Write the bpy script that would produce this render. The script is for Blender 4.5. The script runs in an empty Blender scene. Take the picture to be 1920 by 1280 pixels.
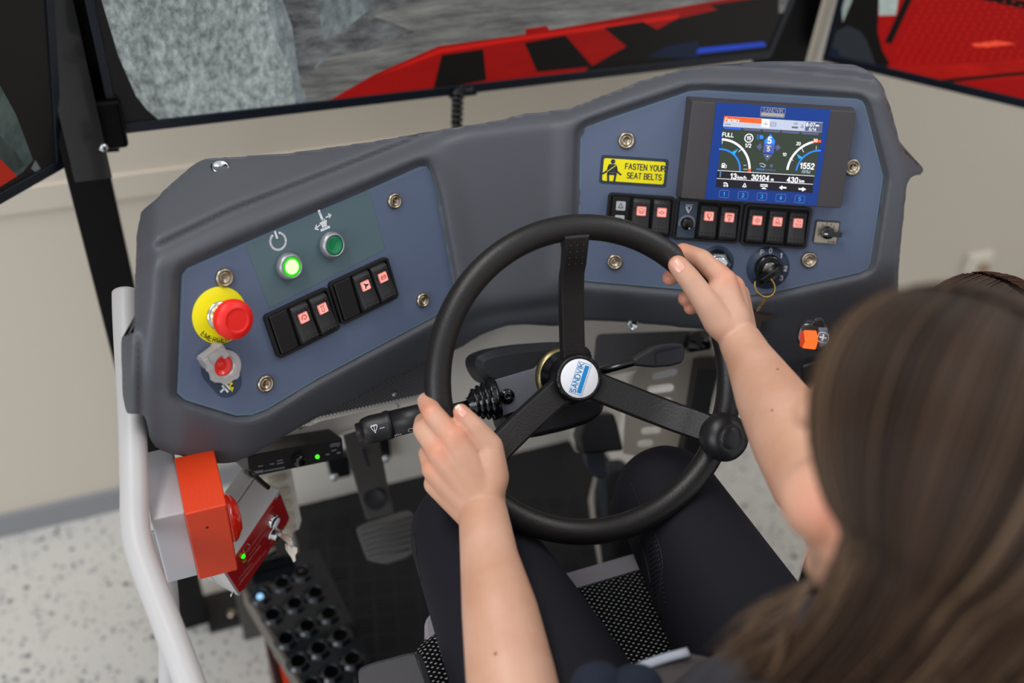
import bpy, bmesh, math, random
from math import sin, cos, pi, radians
from mathutils import Vector as V, Matrix, Quaternion, noise
from mathutils.geometry import delaunay_2d_cdt, tessellate_polygon

# ------------------------------------------------------------------ camera
S = bpy.context.scene
COL = S.collection
EYE = V((-0.404, -0.673, 1.40))
AX = V((0.92729031, -0.36833444, 0.06680138))     # camera right
AY = V((-0.19037673, -0.61766511, -0.76305079))   # camera down
AZ = V((0.32231877, 0.69485217, -0.64287718))     # viewing direction
FPX = 1866.7
cam = bpy.data.cameras.new('camera')
camo = bpy.data.objects.new('camera', cam)
COL.objects.link(camo)
camo.matrix_world = Matrix(((AX.x, -AY.x, -AZ.x, EYE.x), (AX.y, -AY.y, -AZ.y, EYE.y), (AX.z, -AY.z, -AZ.z, EYE.z), (0, 0, 0, 1)))
cam.lens = 35.0
cam.sensor_width = 36.0
cam.clip_start = 0.02
cam.dof.use_dof = True
cam.dof.focus_distance = 1.08
cam.dof.aperture_fstop = 2.2
S.camera = camo

# ------------------------------------------------------------------ light and exposure
S.view_settings.view_transform = 'Standard'
S.view_settings.look = 'None'
S.view_settings.gamma = 1.0
S.view_settings.exposure = 0.34
S.view_settings.use_curve_mapping = False
w = bpy.data.worlds.new('room_light')
S.world = w
w.use_nodes = True
bg = w.node_tree.nodes['Background']
bg.inputs['Color'].default_value = (0.90, 0.93, 1.0, 1)
bg.inputs['Strength'].default_value = 0.60


def area(name, loc, target, sx, sy, power, col):
    l = bpy.data.lights.new(name, 'AREA')
    l.shape = 'RECTANGLE'
    l.size = sx
    l.size_y = sy
    l.energy = power
    l.color = col
    o = bpy.data.objects.new(name, l)
    COL.objects.link(o)
    o.location = loc
    o.rotation_euler = (V(target) - V(loc)).to_track_quat('-Z', 'Y').to_euler()
    return o


area('ceiling_lamp', (-0.9, 0.2, 2.75), (-0.5, 0.1, 0), 1.6, 0.5, 20, (1.0, 0.97, 0.93))
area('ceiling_lamp', (1.6, -0.2, 2.75), (1.0, 0.0, 0), 1.6, 0.5, 12, (1.0, 0.97, 0.93))
area('window_daylight', (-3.2, -1.6, 1.9), (0, 0.2, 0.6), 2.2, 1.6, 40, (0.90, 0.95, 1.0))


# ------------------------------------------------------------------ pixel rays (used to lay out real points on real planes)
def ray(px, py):
    return (AX * ((px - 960) / FPX) + AY * ((py - 640) / FPX) + AZ)


def at(px, py, d):
    return EYE + ray(px, py) * d


def hit(px, py, P, N):
    r = ray(px, py)
    return EYE + r * ((V(P) - EYE).dot(N) / r.dot(N))


def hy(px, py, y):
    return hit(px, py, (0, y, 0), V((0, 1, 0)))


def hz(px, py, z):
    return hit(px, py, (0, 0, z), V((0, 0, 1)))


def hx(px, py, x):
    return hit(px, py, (x, 0, 0), V((1, 0, 0)))


def toframe(O, u, v, n):
    return Matrix(((u.x, v.x, n.x, O.x), (u.y, v.y, n.y, O.y), (u.z, v.z, n.z, O.z), (0, 0, 0, 1)))


def panel_frame(O, az, tilt):
    a = radians(az)
    u = V((sin(a), cos(a), 0))
    nh = V((sin(a + pi / 2), cos(a + pi / 2), 0))
    t = radians(tilt)
    n = nh * cos(t) + V((0, 0, 1)) * sin(t)
    return toframe(O, u, n.cross(u), n)


def uv(M, px, py, w=0.0):
    n = M.col[2].to_3d()
    p = hit(px, py, M.translation + n * w, n)
    return M.inverted() @ p


# ------------------------------------------------------------------ materials
def lin(c):
    if isinstance(c, str):
        c = tuple(int(c[i:i + 2], 16) / 255 for i in (0, 2, 4))
    return tuple(x / 12.92 if x <= 0.04045 else ((x + 0.055) / 1.055) ** 2.4 for x in c[:3]) + (1,)


MATS = {}


def mat(name, col='808080', rough=0.5, metal=0.0, emit=0.0, bump=None, coat=0.0, spec=0.5, trans=0.0, sss=0.0, var=None, ecol=None, ior=1.45):
    if name in MATS:
        return MATS[name]
    m = bpy.data.materials.new(name)
    m.use_nodes = True
    nt = m.node_tree
    b = nt.nodes['Principled BSDF']
    b.inputs['Base Color'].default_value = lin(col)
    b.inputs['Roughness'].default_value = rough
    b.inputs['Metallic'].default_value = metal
    b.inputs['Specular IOR Level'].default_value = spec
    b.inputs['IOR'].default_value = ior
    b.inputs['Coat Weight'].default_value = coat
    b.inputs['Transmission Weight'].default_value = trans
    if sss:
        b.inputs['Subsurface Weight'].default_value = sss
        b.inputs['Subsurface Radius'].default_value = (0.012, 0.005, 0.003)
        b.inputs['Subsurface Scale'].default_value = 1.0
    if emit:
        b.inputs['Emission Color'].default_value = lin(ecol or col)
        b.inputs['Emission Strength'].default_value = emit
    if bump or var:
        tc = nt.nodes.new('ShaderNodeTexCoord')
    if bump:
        sc, st, dist = bump
        nz = nt.nodes.new('ShaderNodeTexNoise')
        nz.inputs['Scale'].default_value = sc
        nz.inputs['Detail'].default_value = 3
        bp = nt.nodes.new('ShaderNodeBump')
        bp.inputs['Strength'].default_value = st
        bp.inputs['Distance'].default_value = dist
        nt.links.new(tc.outputs['Object'], nz.inputs['Vector'])
        nt.links.new(nz.outputs['Fac'], bp.inputs['Height'])
        nt.links.new(bp.outputs['Normal'], b.inputs['Normal'])
    if var:
        sc, c2 = var
        nz = nt.nodes.new('ShaderNodeTexNoise')
        nz.inputs['Scale'].default_value = sc
        nz.inputs['Detail'].default_value = 5
        rp = nt.nodes.new('ShaderNodeValToRGB')
        rp.color_ramp.elements[0].position = 0.38
        rp.color_ramp.elements[1].position = 0.62
        rp.color_ramp.elements[0].color = lin(col)
        rp.color_ramp.elements[1].color = lin(c2)
        nt.links.new(tc.outputs['Object'], nz.inputs['Vector'])
        nt.links.new(nz.outputs['Fac'], rp.inputs['Fac'])
        nt.links.new(rp.outputs['Color'], b.inputs['Base Color'])
    MATS[name] = m
    return m


def emis(name, col, s=1.0):
    if name in MATS:
        return MATS[name]
    m = bpy.data.materials.new(name)
    m.use_nodes = True
    b = m.node_tree.nodes['Principled BSDF']
    b.inputs['Base Color'].default_value = (0.01, 0.01, 0.01, 1)
    b.inputs['Roughness'].default_value = 0.35
    b.inputs['Specular IOR Level'].default_value = 0.2
    b.inputs['Emission Color'].default_value = lin(col)
    b.inputs['Emission Strength'].default_value = s
    MATS[name] = m
    return m


# ------------------------------------------------------------------ object helpers
MW = {}


def thing(name, label, cat, M=None, group=None):
    o = bpy.data.objects.new(name, None)
    o.empty_display_size = 0.02
    COL.objects.link(o)
    if M is None:
        M = Matrix.Identity(4)
    if isinstance(M, V):
        M = Matrix.Translation(M)
    o.matrix_world = M
    MW[o.name] = M.copy()
    tag(o, label, cat, group)
    return o


def tag(o, label, cat, group=None):
    o['label'] = label
    o['category'] = cat
    if group:
        o['group'] = group
    return o


class MB:
    def __init__(s):
        s.v, s.f, s.m, s.s = [], [], [], []

    def add(s, vs, fs, mat=0, smooth=False, M=None):
        b = len(s.v)
        for p in vs:
            p = V(p)
            s.v.append(M @ p if M is not None else p)
        for f in fs:
            s.f.append([i + b for i in f])
            s.m.append(mat)
            s.s.append(smooth)
        return s

    def box(s, c, d, M=None, mat=0):
        x, y, z = d[0] / 2, d[1] / 2, d[2] / 2
        vs = [V(c) + V((a * x, b_ * y, e * z)) for a in (-1, 1) for b_ in (-1, 1) for e in (-1, 1)]
        return s.add(vs, [(0, 1, 3, 2), (4, 6, 7, 5), (0, 4, 5, 1), (2, 3, 7, 6), (0, 2, 6, 4), (1, 5, 7, 3)], mat, False, M)

    def prism(s, poly, z0, z1, M=None, mat=0, inset=0.0, smooth=False):
        """polygon in local xy from z0 to z1; poly counter-clockwise; inset chamfers the top edge"""
        n = len(poly)
        if area2(poly) < 0:
            poly = poly[::-1]
        vs = [(p[0], p[1], z0) for p in poly]
        fs = []
        if inset:
            vs += [(p[0], p[1], z1 - inset) for p in poly]
            q = offset(poly, -inset)
            vs += [(p[0], p[1], z1) for p in q]
            for k in (0, 1):
                fs += [(k * n + i, k * n + (i + 1) % n, (k + 1) * n + (i + 1) % n, (k + 1) * n + i) for i in range(n)]
            t = 2 * n
        else:
            vs += [(p[0], p[1], z1) for p in poly]
            fs += [(i, (i + 1) % n, n + (i + 1) % n, n + i) for i in range(n)]
            t = n
        s.add(vs, fs, mat, smooth, M)
        b = len(s.v) - len(vs)
        for loop in (list(range(n))[::-1], list(range(t, t + n))):
            s.f.append([i + b for i in loop])
            s.m.append(mat)
            s.s.append(False)
        return s

    def lathe(s, prof, seg=32, M=None, mat=0, smooth=True, cap=True):
        vs, fs = [], []
        k = len(prof)
        for i in range(seg):
            a = 2 * pi * i / seg
            for r, z in prof:
                vs.append((r * cos(a), r * sin(a), z))
        for i in range(seg):
            j = (i + 1) % seg
            for q in range(k - 1):
                fs.append((i * k + q, j * k + q, j * k + q + 1, i * k + q + 1))
        s.add(vs, fs, mat, smooth, M)
        if cap:
            b = len(s.v) - len(vs)
            if prof[0][0] > 1e-6:
                s.f.append([b + i * k for i in range(seg)][::-1]); s.m.append(mat); s.s.append(False)
            if prof[-1][0] > 1e-6:
                s.f.append([b + i * k + k - 1 for i in range(seg)]); s.m.append(mat); s.s.append(False)
        return s

    def tube(s, pts, r, seg=12, closed=False, M=None, mat=0, cap=True, flat=1.0):
        pts = [V(p) for p in pts]
        n = len(pts)
        rs = r if isinstance(r, (list, tuple)) else [r] * n
        vs, fs = [], []
        t0 = (pts[1] - pts[0]).normalized()
        up = V((0, 0, 1)) if abs(t0.z) < 0.9 else V((1, 0, 0))
        nx = t0.cross(up).normalized()
        for i in range(n):
            if closed:
                t = (pts[(i + 1) % n] - pts[i - 1]).normalized()
            else:
                t = (pts[min(i + 1, n - 1)] - pts[max(i - 1, 0)]).normalized()
            nx = (nx - t * nx.dot(t)).normalized()
            ny = t.cross(nx)
            for j in range(seg):
                a = 2 * pi * j / seg
                vs.append(pts[i] + (nx * cos(a) + ny * sin(a) * flat) * rs[i])
        m = n if closed else n - 1
        for i in range(m):
            k = (i + 1) % n
            for j in range(seg):
                l = (j + 1) % seg
                fs.append((i * seg + j, i * seg + l, k * seg + l, k * seg + j))
        if cap and not closed:
            fs.append(list(range(seg))[::-1])
            fs.append([(n - 1) * seg + j for j in range(seg)])
        return s.add(vs, fs, mat, True, M)

    def poly(s, pts, M=None, mat=0):
        return s.add(pts, [list(range(len(pts)))], mat, False, M)

    def stroke(s, pts, wd, z=0.0, mat=0, M=None, fn=None, closed=False):
        pts = [V((p[0], p[1])) for p in pts]
        if closed:
            pts = pts + [pts[0]]
        for a, b in zip(pts, pts[1:]):
            d = (b - a)
            if d.length < 1e-9:
                continue
            d.normalize()
            nn = V((-d.y, d.x)) * wd / 2
            e = d * wd * 0.3
            q = [a - e - nn, b + e - nn, b + e + nn, a - e + nn]
            s.add([(p.x, p.y, (fn(p.y) if fn else 0) + z) for p in q], [(0, 1, 2, 3)], mat, False, M)
        return s

    def text(s, t, size, x=0, y=0, z=0, M=None, mat=0, align='CENTER', rot=0, squash=1.0, bold=0.0):
        if all(c in GL for c in t):
            return glyph_text(s, t, size, x, y, z, M, mat, align, rot, squash, 0.12 + min(bold, .03) * 2.6)
        vs, fs = textmesh(t, align, bold)
        R = Matrix.Translation((x, y, z)) @ Matrix.Rotation(rot, 4, 'Z') @ Matrix.Diagonal((size * squash, size, 1, 1))
        return s.add(vs, fs, mat, False, (M @ R) if M is not None else R)

    def sphere(s, c, r, seg=16, M=None, mat=0, sc=(1, 1, 1)):
        prof = [(r * cos(a), r * sin(a)) for a in [(-pi / 2 + pi * i / (seg // 2)) for i in range(seg // 2 + 1)]]
        prof[0] = (0, -r)
        prof[-1] = (0, r)
        T = Matrix.Translation(c) @ Matrix.Diagonal((*sc, 1))
        return s.lathe(prof, seg, (M @ T) if M is not None else T, mat, True, False)

    def build(s, name, mats, parent=None, world=False, bevel=None, kind=None, label=None, sub=0, auto=None):
        me = bpy.data.meshes.new(name)
        vs = s.v
        if parent is not None and world:
            I = MW[parent.name].inverted()
            vs = [I @ p for p in vs]
        me.from_pydata([tuple(p) for p in vs], [], s.f)
        if not isinstance(mats, (list, tuple)):
            mats = [mats]
        for m in mats:
            me.materials.append(m)
        me.polygons.foreach_set('material_index', s.m)
        me.polygons.foreach_set('use_smooth', s.s)
        bm = bmesh.new()
        bm.from_mesh(me)
        bmesh.ops.remove_doubles(bm, verts=bm.verts, dist=1e-6)
        bm.to_mesh(me)
        bm.free()
        me.update()
        o = bpy.data.objects.new(name, me)
        COL.objects.link(o)
        if parent is not None:
            o.parent = parent
            MW[o.name] = MW[parent.name]
        else:
            MW[o.name] = Matrix.Identity(4)
        if bevel:
            b = o.modifiers.new('bevel', 'BEVEL')
            b.width = bevel
            b.segments = 3
            b.limit_method = 'ANGLE'
            b.angle_limit = radians(35)
            b.harden_normals = False
            for p in me.polygons:
                p.use_smooth = True
            wn = o.modifiers.new('normals', 'WEIGHTED_NORMAL')
            wn.keep_sharp = False
        if sub:
            m_ = o.modifiers.new('sub', 'SUBSURF')
            m_.levels = m_.render_levels = sub
        if kind:
            o['kind'] = kind
        if label:
            o['label'] = label
        return o


def area2(p):
    return sum(a[0] * b[1] - b[0] * a[1] for a, b in zip(p, list(p[1:]) + [p[0]]))


def offset(poly, d):
    """offset a counter-clockwise polygon outwards by d"""
    n = len(poly)
    out = []
    for i in range(n):
        a, b, c = V(poly[i - 1][:2]), V(poly[i][:2]), V(poly[(i + 1) % n][:2])
        e1, e2 = (b - a).normalized(), (c - b).normalized()
        n1, n2 = V((e1.y, -e1.x)), V((e2.y, -e2.x))
        k = (n1 + n2)
        L = k.length
        k = n1 if L < 1e-6 else k / L
        out.append(b + k * d / max(0.4, k.dot(n1)))
    return [(p.x, p.y) for p in out]


def rrect(w_, h, r, seg=4, cx=0, cy=0):
    out = []
    for qx, qy, a0 in ((1, -1, -90), (1, 1, 0), (-1, 1, 90), (-1, -1, 180)):
        for k in range(seg + 1):
            a = radians(a0 + 90 * k / seg)
            out.append((cx + qx * (w_ / 2 - r) + r * cos(a), cy + qy * (h / 2 - r) + r * sin(a)))
    return out


def circ(r, seg=24, cx=0, cy=0, a0=0, a1=360, incl=False):
    n = seg + (1 if incl else 0)
    return [(cx + r * cos(radians(a0 + (a1 - a0) * i / seg)), cy + r * sin(radians(a0 + (a1 - a0) * i / seg))) for i in range(n)]


def roundpoly(pts, r, seg=3):
    """round the corners of a polygon"""
    n = len(pts)
    out = []
    for i in range(n):
        a, b, c = V(pts[i - 1]), V(pts[i]), V(pts[(i + 1) % n])
        d1 = min(r, (a - b).length * 0.45)
        d2 = min(r, (c - b).length * 0.45)
        p, q = b + (a - b).normalized() * d1, b + (c - b).normalized() * d2
        for k in range(seg + 1):
            t = k / seg
            out.append(tuple(p * (1 - t) ** 2 + b * 2 * t * (1 - t) + q * t * t))
    return out


_TXT = {}


def textmesh(t, align, bold=0.0):
    k = (t, align, bold)
    if k not in _TXT:
        c = bpy.data.curves.new('t', 'FONT')
        c.body = t
        c.size = 1
        c.align_x = align
        c.align_y = 'CENTER'
        c.resolution_u = 3
        c.offset = bold
        o = bpy.data.objects.new('t', c)
        COL.objects.link(o)
        me = bpy.data.meshes.new_from_object(o.evaluated_get(bpy.context.evaluated_depsgraph_get()))
        _TXT[k] = ([v.co.copy() for v in me.vertices], [list(p.vertices) for p in me.polygons])
        bpy.data.objects.remove(o)
        bpy.data.curves.remove(c)
        bpy.data.meshes.remove(me)
    return _TXT[k]


def holes_plate(outer, holes, z0, z1):
    """flat plate (2D outline with real holes) between z0 and z1"""
    mb = MB()
    if area2(outer) < 0:
        outer = outer[::-1]
    holes = [h if area2(h) < 0 else h[::-1] for h in holes]
    loops = [outer] + holes
    flat = [p for l in loops for p in l]
    tris = tessellate_polygon([[V((p[0], p[1], 0)) for p in l] for l in loops])
    n = len(flat)
    vs = [(p[0], p[1], z1) for p in flat] + [(p[0], p[1], z0) for p in flat]
    fs = []
    for t in tris:
        a, b, c = t
        ar = (flat[b][0] - flat[a][0]) * (flat[c][1] - flat[a][1]) - (flat[c][0] - flat[a][0]) * (flat[b][1] - flat[a][1])
        if ar < 0:
            a, c = c, a
        fs.append((a, b, c))
        fs.append((c + n, b + n, a + n))
    k = 0
    for l in loops:
        m = len(l)
        for i in range(m):
            j = (i + 1) % m
            fs.append((k + i, k + n + i, k + n + j, k + j))
        k += m
    mb.add(vs, fs)
    return mb


def catmull(pts, n=6, closed=False):
    pts = [V(p) for p in pts]
    out = []
    m = len(pts)
    for i in range(m if closed else m - 1):
        p1, p2 = pts[i], pts[(i + 1) % m]
        p0 = pts[i - 1] if (closed or i > 0) else p1 * 2 - p2
        p3 = pts[(i + 2) % m] if (closed or i + 2 < m) else p2 * 2 - p1
        for k in range(n):
            t = k / n
            out.append(0.5 * ((2 * p1) + (p2 - p0) * t + (2 * p0 - 5 * p1 + 4 * p2 - p3) * t * t + (3 * p1 - p0 - 3 * p2 + p3) * t ** 3))
    if not closed:
        out.append(pts[-1])
    return out


def sdist(px, py, poly):
    """distance in the plane to a polygon, negative inside"""
    best = 1e9
    inside = False
    n = len(poly)
    x1, y1 = poly[-1]
    for x2, y2 in poly:
        dx, dy = x2 - x1, y2 - y1
        t = max(0.0, min(1.0, ((px - x1) * dx + (py - y1) * dy) / (dx * dx + dy * dy + 1e-12)))
        d = (px - x1 - t * dx) ** 2 + (py - y1 - t * dy) ** 2
        if d < best:
            best = d
        if (y1 > py) != (y2 > py) and px < (x2 - x1) * (py - y1) / (y2 - y1) + x1:
            inside = not inside
        x1, y1 = x2, y2
    return -math.sqrt(best) if inside else math.sqrt(best)


def smooth(a, b, x):
    t = max(0.0, min(1.0, (x - a) / (b - a)))
    return t * t * (3 - 2 * t)


def smax(a, b, k):
    h = max(k - abs(a - b), 0.0) / k
    return max(a, b) + h * h * k * 0.25


def smin(a, b, k):
    return -smax(-a, -b, k)


def axisM(P, z, x=None):
    z = V(z).normalized()
    if x is None:
        x = V((0, 0, 1)) if abs(z.z) < 0.9 else V((1, 0, 0))
    x = (V(x) - z * V(x).dot(z)).normalized()
    return toframe(V(P), x, z.cross(x), z)


def _a(cx, cy, rx, ry, a0, a1, n=8):
    return [(cx + rx * cos(radians(a0 + (a1 - a0) * i / n)), cy + ry * sin(radians(a0 + (a1 - a0) * i / n))) for i in range(n + 1)]


GL = {
    'A': (.72, [[(0, 0), (.36, 1), (.72, 0)], [(.13, .34), (.59, .34)]]),
    'B': (.66, [[(0, 0), (0, 1), (.38, 1)] + _a(.38, .76, .22, .24, 90, -90, 6) + [(0, .52)], [(.38, .52)] + _a(.40, .26, .24, .26, 90, -90, 6) + [(0, 0)]]),
    'C': (.70, [_a(.38, .5, .36, .5, 45, 315, 14)]),
    'D': (.70, [[(0, 0), (0, 1), (.3, 1)] + _a(.3, .5, .38, .5, 90, -90, 10) + [(0, 0)]]),
    'E': (.60, [[(.58, 1), (0, 1), (0, 0), (.6, 0)], [(0, .53), (.53, .53)]]),
    'F': (.57, [[(.57, 1), (0, 1), (0, 0)], [(0, .52), (.5, .52)]]),
    'G': (.74, [_a(.38, .5, .36, .5, 50, 330, 14) + [(.72, .46), (.42, .46)]]),
    'H': (.66, [[(0, 0), (0, 1)], [(.66, 0), (.66, 1)], [(0, .52), (.66, .52)]]),
    'I': (.10, [[(.05, 0), (.05, 1)]]),
    'K': (.66, [[(0, 0), (0, 1)], [(.64, 1), (0, .36)], [(.24, .58), (.68, 0)]]),
    'L': (.54, [[(0, 1), (0, 0), (.54, 0)]]),
    'M': (.80, [[(0, 0), (0, 1), (.40, .1), (.80, 1), (.80, 0)]]),
    'N': (.66, [[(0, 0), (0, 1), (.66, 0), (.66, 1)]]),
    'O': (.76, [_a(.38, .5, .38, .5, 0, 360, 18)]),
    'P': (.62, [[(0, 0), (0, 1), (.36, 1)] + _a(.36, .73, .25, .27, 90, -90, 6) + [(0, .46)]]),
    'R': (.66, [[(0, 0), (0, 1), (.38, 1)] + _a(.38, .75, .24, .25, 90, -90, 6) + [(0, .50)], [(.40, .50), (.64, 0)]]),
    'S': (.62, [_a(.31, .74, .27, .26, 25, 250, 10) + _a(.31, .26, .30, .27, 75, -160, 10)]),
    'T': (.62, [[(0, 1), (.62, 1)], [(.31, 1), (.31, 0)]]),
    'U': (.66, [[(0, 1), (0, .33)] + _a(.33, .33, .33, .33, 180, 360, 8) + [(.66, 1)]]),
    'V': (.68, [[(0, 1), (.34, 0), (.68, 1)]]),
    'Y': (.68, [[(0, 1), (.34, .44), (.68, 1)], [(.34, .44), (.34, 0)]]),
    '0': (.56, [_a(.28, .5, .27, .5, 0, 360, 16)]),
    '1': (.34, [[(.0, .76), (.24, 1), (.24, 0)]]),
    '2': (.56, [_a(.28, .72, .26, .28, 170, -30, 8) + [(.02, 0), (.56, 0)]]),
    '3': (.56, [_a(.26, .74, .24, .25, 160, -80, 8) + _a(.27, .26, .28, .26, 85, -165, 9)]),
    '4': (.58, [[(.42, 0), (.42, 1), (0, .30), (.58, .30)]]),
    '5': (.56, [[(.50, 1), (.10, 1), (.04, .52)] + _a(.27, .32, .28, .31, 130, -150, 9)]),
    '6': (.56, [_a(.28, .30, .27, .29, 0, 360, 12), _a(.42, .42, .42, .58, 75, 170, 6)]),
    '7': (.54, [[(0, 1), (.54, 1), (.18, 0)]]),
    '8': (.56, [_a(.28, .75, .22, .24, 0, 360, 12), _a(.28, .26, .27, .26, 0, 360, 12)]),
    '-': (.34, [[(0, .40), (.34, .40)]]), '/': (.34, [[(0, 0), (.34, 1)]]), ':': (.12, [[(.06, .08), (.06, .14)], [(.06, .56), (.06, .62)]]), ' ': (.22, []),
    'a': (.50, [_a(.22, .30, .22, .30, 0, 360, 10), [(.46, .64), (.46, 0)]]),
    'c': (.46, [_a(.26, .32, .25, .32, 50, 310, 9)]),
    't': (.30, [[(.14, .85), (.14, .08), (.28, .02)], [(0, .62), (.28, .62)]]),
    'o': (.52, [_a(.26, .32, .26, .32, 0, 360, 12)]),
    'r': (.32, [[(.04, 0), (.04, .64)], [(.04, .42), (.16, .62), (.30, .62)]]),
    'y': (.48, [[(0, .64), (.24, .02)], [(.48, .64), (.16, -.25), (.04, -.25)]]),
    'k': (.46, [[(0, 0), (0, 1)], [(.42, .64), (0, .24)], [(.16, .38), (.46, 0)]]),
    'm': (.74, [[(0, 0), (0, .64)], [(0, .5), (.18, .64), (.36, .5), (.36, 0)], [(.36, .5), (.54, .64), (.73, .5), (.73, 0)]]),
    'h': (.50, [[(0, 0), (0, 1)], [(0, .46), (.24, .64), (.48, .48), (.48, 0)]]),
    'x': (.46, [[(0, .64), (.46, 0)], [(0, 0), (.46, .64)]]),
    'p': (.50, [[(0, .64), (0, -.25)], _a(.24, .32, .24, .32, 0, 360, 10)]),
}


def glyph_text(mb, t, size, x, y, z, M, mat, align, rot, squash, wt):
    h = size * 0.72
    gap = 0.20 if wt < .15 else 0.24
    adv = sum(GL[c][0] for c in t) + gap * (len(t) - 1)
    x0 = {'CENTER': -adv / 2, 'LEFT': 0}[align]
    T = Matrix.Translation((x, y, z)) @ Matrix.Rotation(rot, 4, 'Z')
    if M is not None:
        T = M @ T
    for c in t:
        for st in GL[c][1]:
            mb.stroke([((x0 + p[0]) * h * squash, (p[1] - 0.5) * h) for p in st], wt * h, 0, mat, T)
        x0 += GL[c][0] + gap
    return mb


# ------------------------------------------------------------------ the materials of the place
M_wall = mat('wall_paint', 'd0c7b8', 0.85, bump=(60, 0.05, 0.002))
M_base = mat('baseboard_grey', '8e8f93', 0.6)
M_dash = mat('dash_plastic', '4e5056', 0.5, bump=(900, 0.25, 0.0006))
M_plate = mat('plate_blue', '5a667e', 0.45, bump=(1500, 0.12, 0.0003))
M_plate_edge = mat('plate_edge', '5d7480', 0.4)
M_black = mat('black_plastic', '151517', 0.42, bump=(900, 0.1, 0.0003))
M_gloss = mat('gloss_black', '0c0d0f', 0.18, coat=0.4)
M_rocker = mat('rocker_black', '262526', 0.5, bump=(1400, 0.15, 0.0003))
M_silver = mat('turned_nickel', 'b0a48f', 0.32, 1.0)
M_chrome = mat('chrome', 'd8dcdf', 0.12, 1.0)
M_steelg = mat('satin_collar', '9ea2a6', 0.42, 0.7)
M_yellow = mat('yellow_label', 'f5e600', 0.5)
M_red = mat('red_plastic', 'e8211a', 0.42)
M_white = mat('white_print', 'e6e8ec', 0.5)
M_dk = mat('dark_print', '1a1c22', 0.5)
M_label = mat('label_greengrey', '556a70', 0.45, bump=(1500, 0.1, 0.0003))
M_navy = mat('label_navy', '38445a', 0.45)
M_cream = mat('cream_powdercoat', 'ddd8cd', 0.45, bump=(500, 0.05, 0.0004))
M_tube = mat('white_powdercoat', 'bfbdbc', 0.4, bump=(400, 0.06, 0.0004))
M_mat = mat('rubber_mat', '0b0c0e', 0.6)
M_wheel = mat('wheel_rubber', '1b1918', 0.40, bump=(420, 0.4, 0.0007))
M_bezel = mat('tv_bezel', '141d28', 0.35)

# ------------------------------------------------------------------ room shell
ZF = -0.35      # room floor; the cab's own floor is z = 0
YW = 0.95       # front wall


def terrazzo():
    m = bpy.data.materials.new('terrazzo')
    m.use_nodes = True
    nt = m.node_tree
    b = nt.nodes['Principled BSDF']
    b.inputs['Roughness'].default_value = 0.38
    tc = nt.nodes.new('ShaderNodeTexCoord')
    prev = None
    for sc, th, c, seed in ((70, 0.26, 'b3b2ad', 0), (60, 0.24, 'a1a3a3', 7), (45, 0.17, '848a8e', 3), (32, 0.13, '474f56', 11)):
        mp = nt.nodes.new('ShaderNodeMapping')
        mp.inputs['Location'].default_value = (seed, seed * 1.7, 0)
        nt.links.new(tc.outputs['Object'], mp.inputs['Vector'])
        nz = nt.nodes.new('ShaderNodeTexNoise')
        nz.inputs['Scale'].default_value = sc * 1.3
        ad = nt.nodes.new('ShaderNodeVectorMath')
        ad.operation = 'MULTIPLY_ADD'
        ad.inputs[1].default_value = (0.012, 0.012, 0.012)
        nt.links.new(mp.outputs[0], nz.inputs['Vector'])
        nt.links.new(nz.outputs['Color'], ad.inputs[0])
        nt.links.new(mp.outputs[0], ad.inputs[2])
        vo = nt.nodes.new('ShaderNodeTexVoronoi')
        vo.inputs['Scale'].default_value = sc
        nt.links.new(ad.outputs[0], vo.inputs['Vector'])
        ri = nt.nodes.new('ShaderNodeSeparateColor')
        nt.links.new(vo.outputs['Color'], ri.inputs[0])
        mu = nt.nodes.new('ShaderNodeMath')      # size of the chip varies with the cell
        mu.operation = 'MULTIPLY'
        mu.inputs[1].default_value = th * 1.5
        nt.links.new(ri.outputs[0], mu.inputs[0])
        lt = nt.nodes.new('ShaderNodeMapRange')
        lt.inputs['From Min'].default_value = -0.04
        lt.inputs['From Max'].default_value = 0.04
        su = nt.nodes.new('ShaderNodeMath')
        su.operation = 'SUBTRACT'
        nt.links.new(mu.outputs[0], su.inputs[0])
        nt.links.new(vo.outputs['Distance'], su.inputs[1])
        nt.links.new(su.outputs[0], lt.inputs['Value'])
        mx = nt.nodes.new('ShaderNodeMix')
        mx.data_type = 'RGBA'
        mx.inputs[6].default_value = lin('cdcbc5')
        if prev is not None:
            nt.links.new(prev, mx.inputs[6])
        mx.inputs[7].default_value = lin(c)
        nt.links.new(lt.outputs[0], mx.inputs[0])
        prev = mx.outputs[2]
    nt.links.new(prev, b.inputs['Base Color'])
    return m


def struct(name, mb, m):
    o = mb.build(name, m)
    o['kind'] = 'structure'
    return o


struct('floor', MB().box((0.2, -1.2, ZF - 0.03), (7.6, 4.4, 0.06)), terrazzo())
struct('wall_front', MB().box((0.2, YW + 0.06, 1.05), (7.6, 0.12, 2.9)), M_wall)
struct('wall_right', MB().box((3.95, -1.2, 1.05), (0.12, 4.3, 2.9)), M_wall)
struct('baseboard_front', MB().box((0.2, YW - 0.006, ZF + 0.03), (7.4, 0.012, 0.06)), M_base)
# shallow ledge that runs along the wall at table height
struct('trim_1', MB().box((-1.7, YW - 0.004, hy(33, 373, YW).z), (4.0, 0.008, 0.045)), M_wall)

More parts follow.
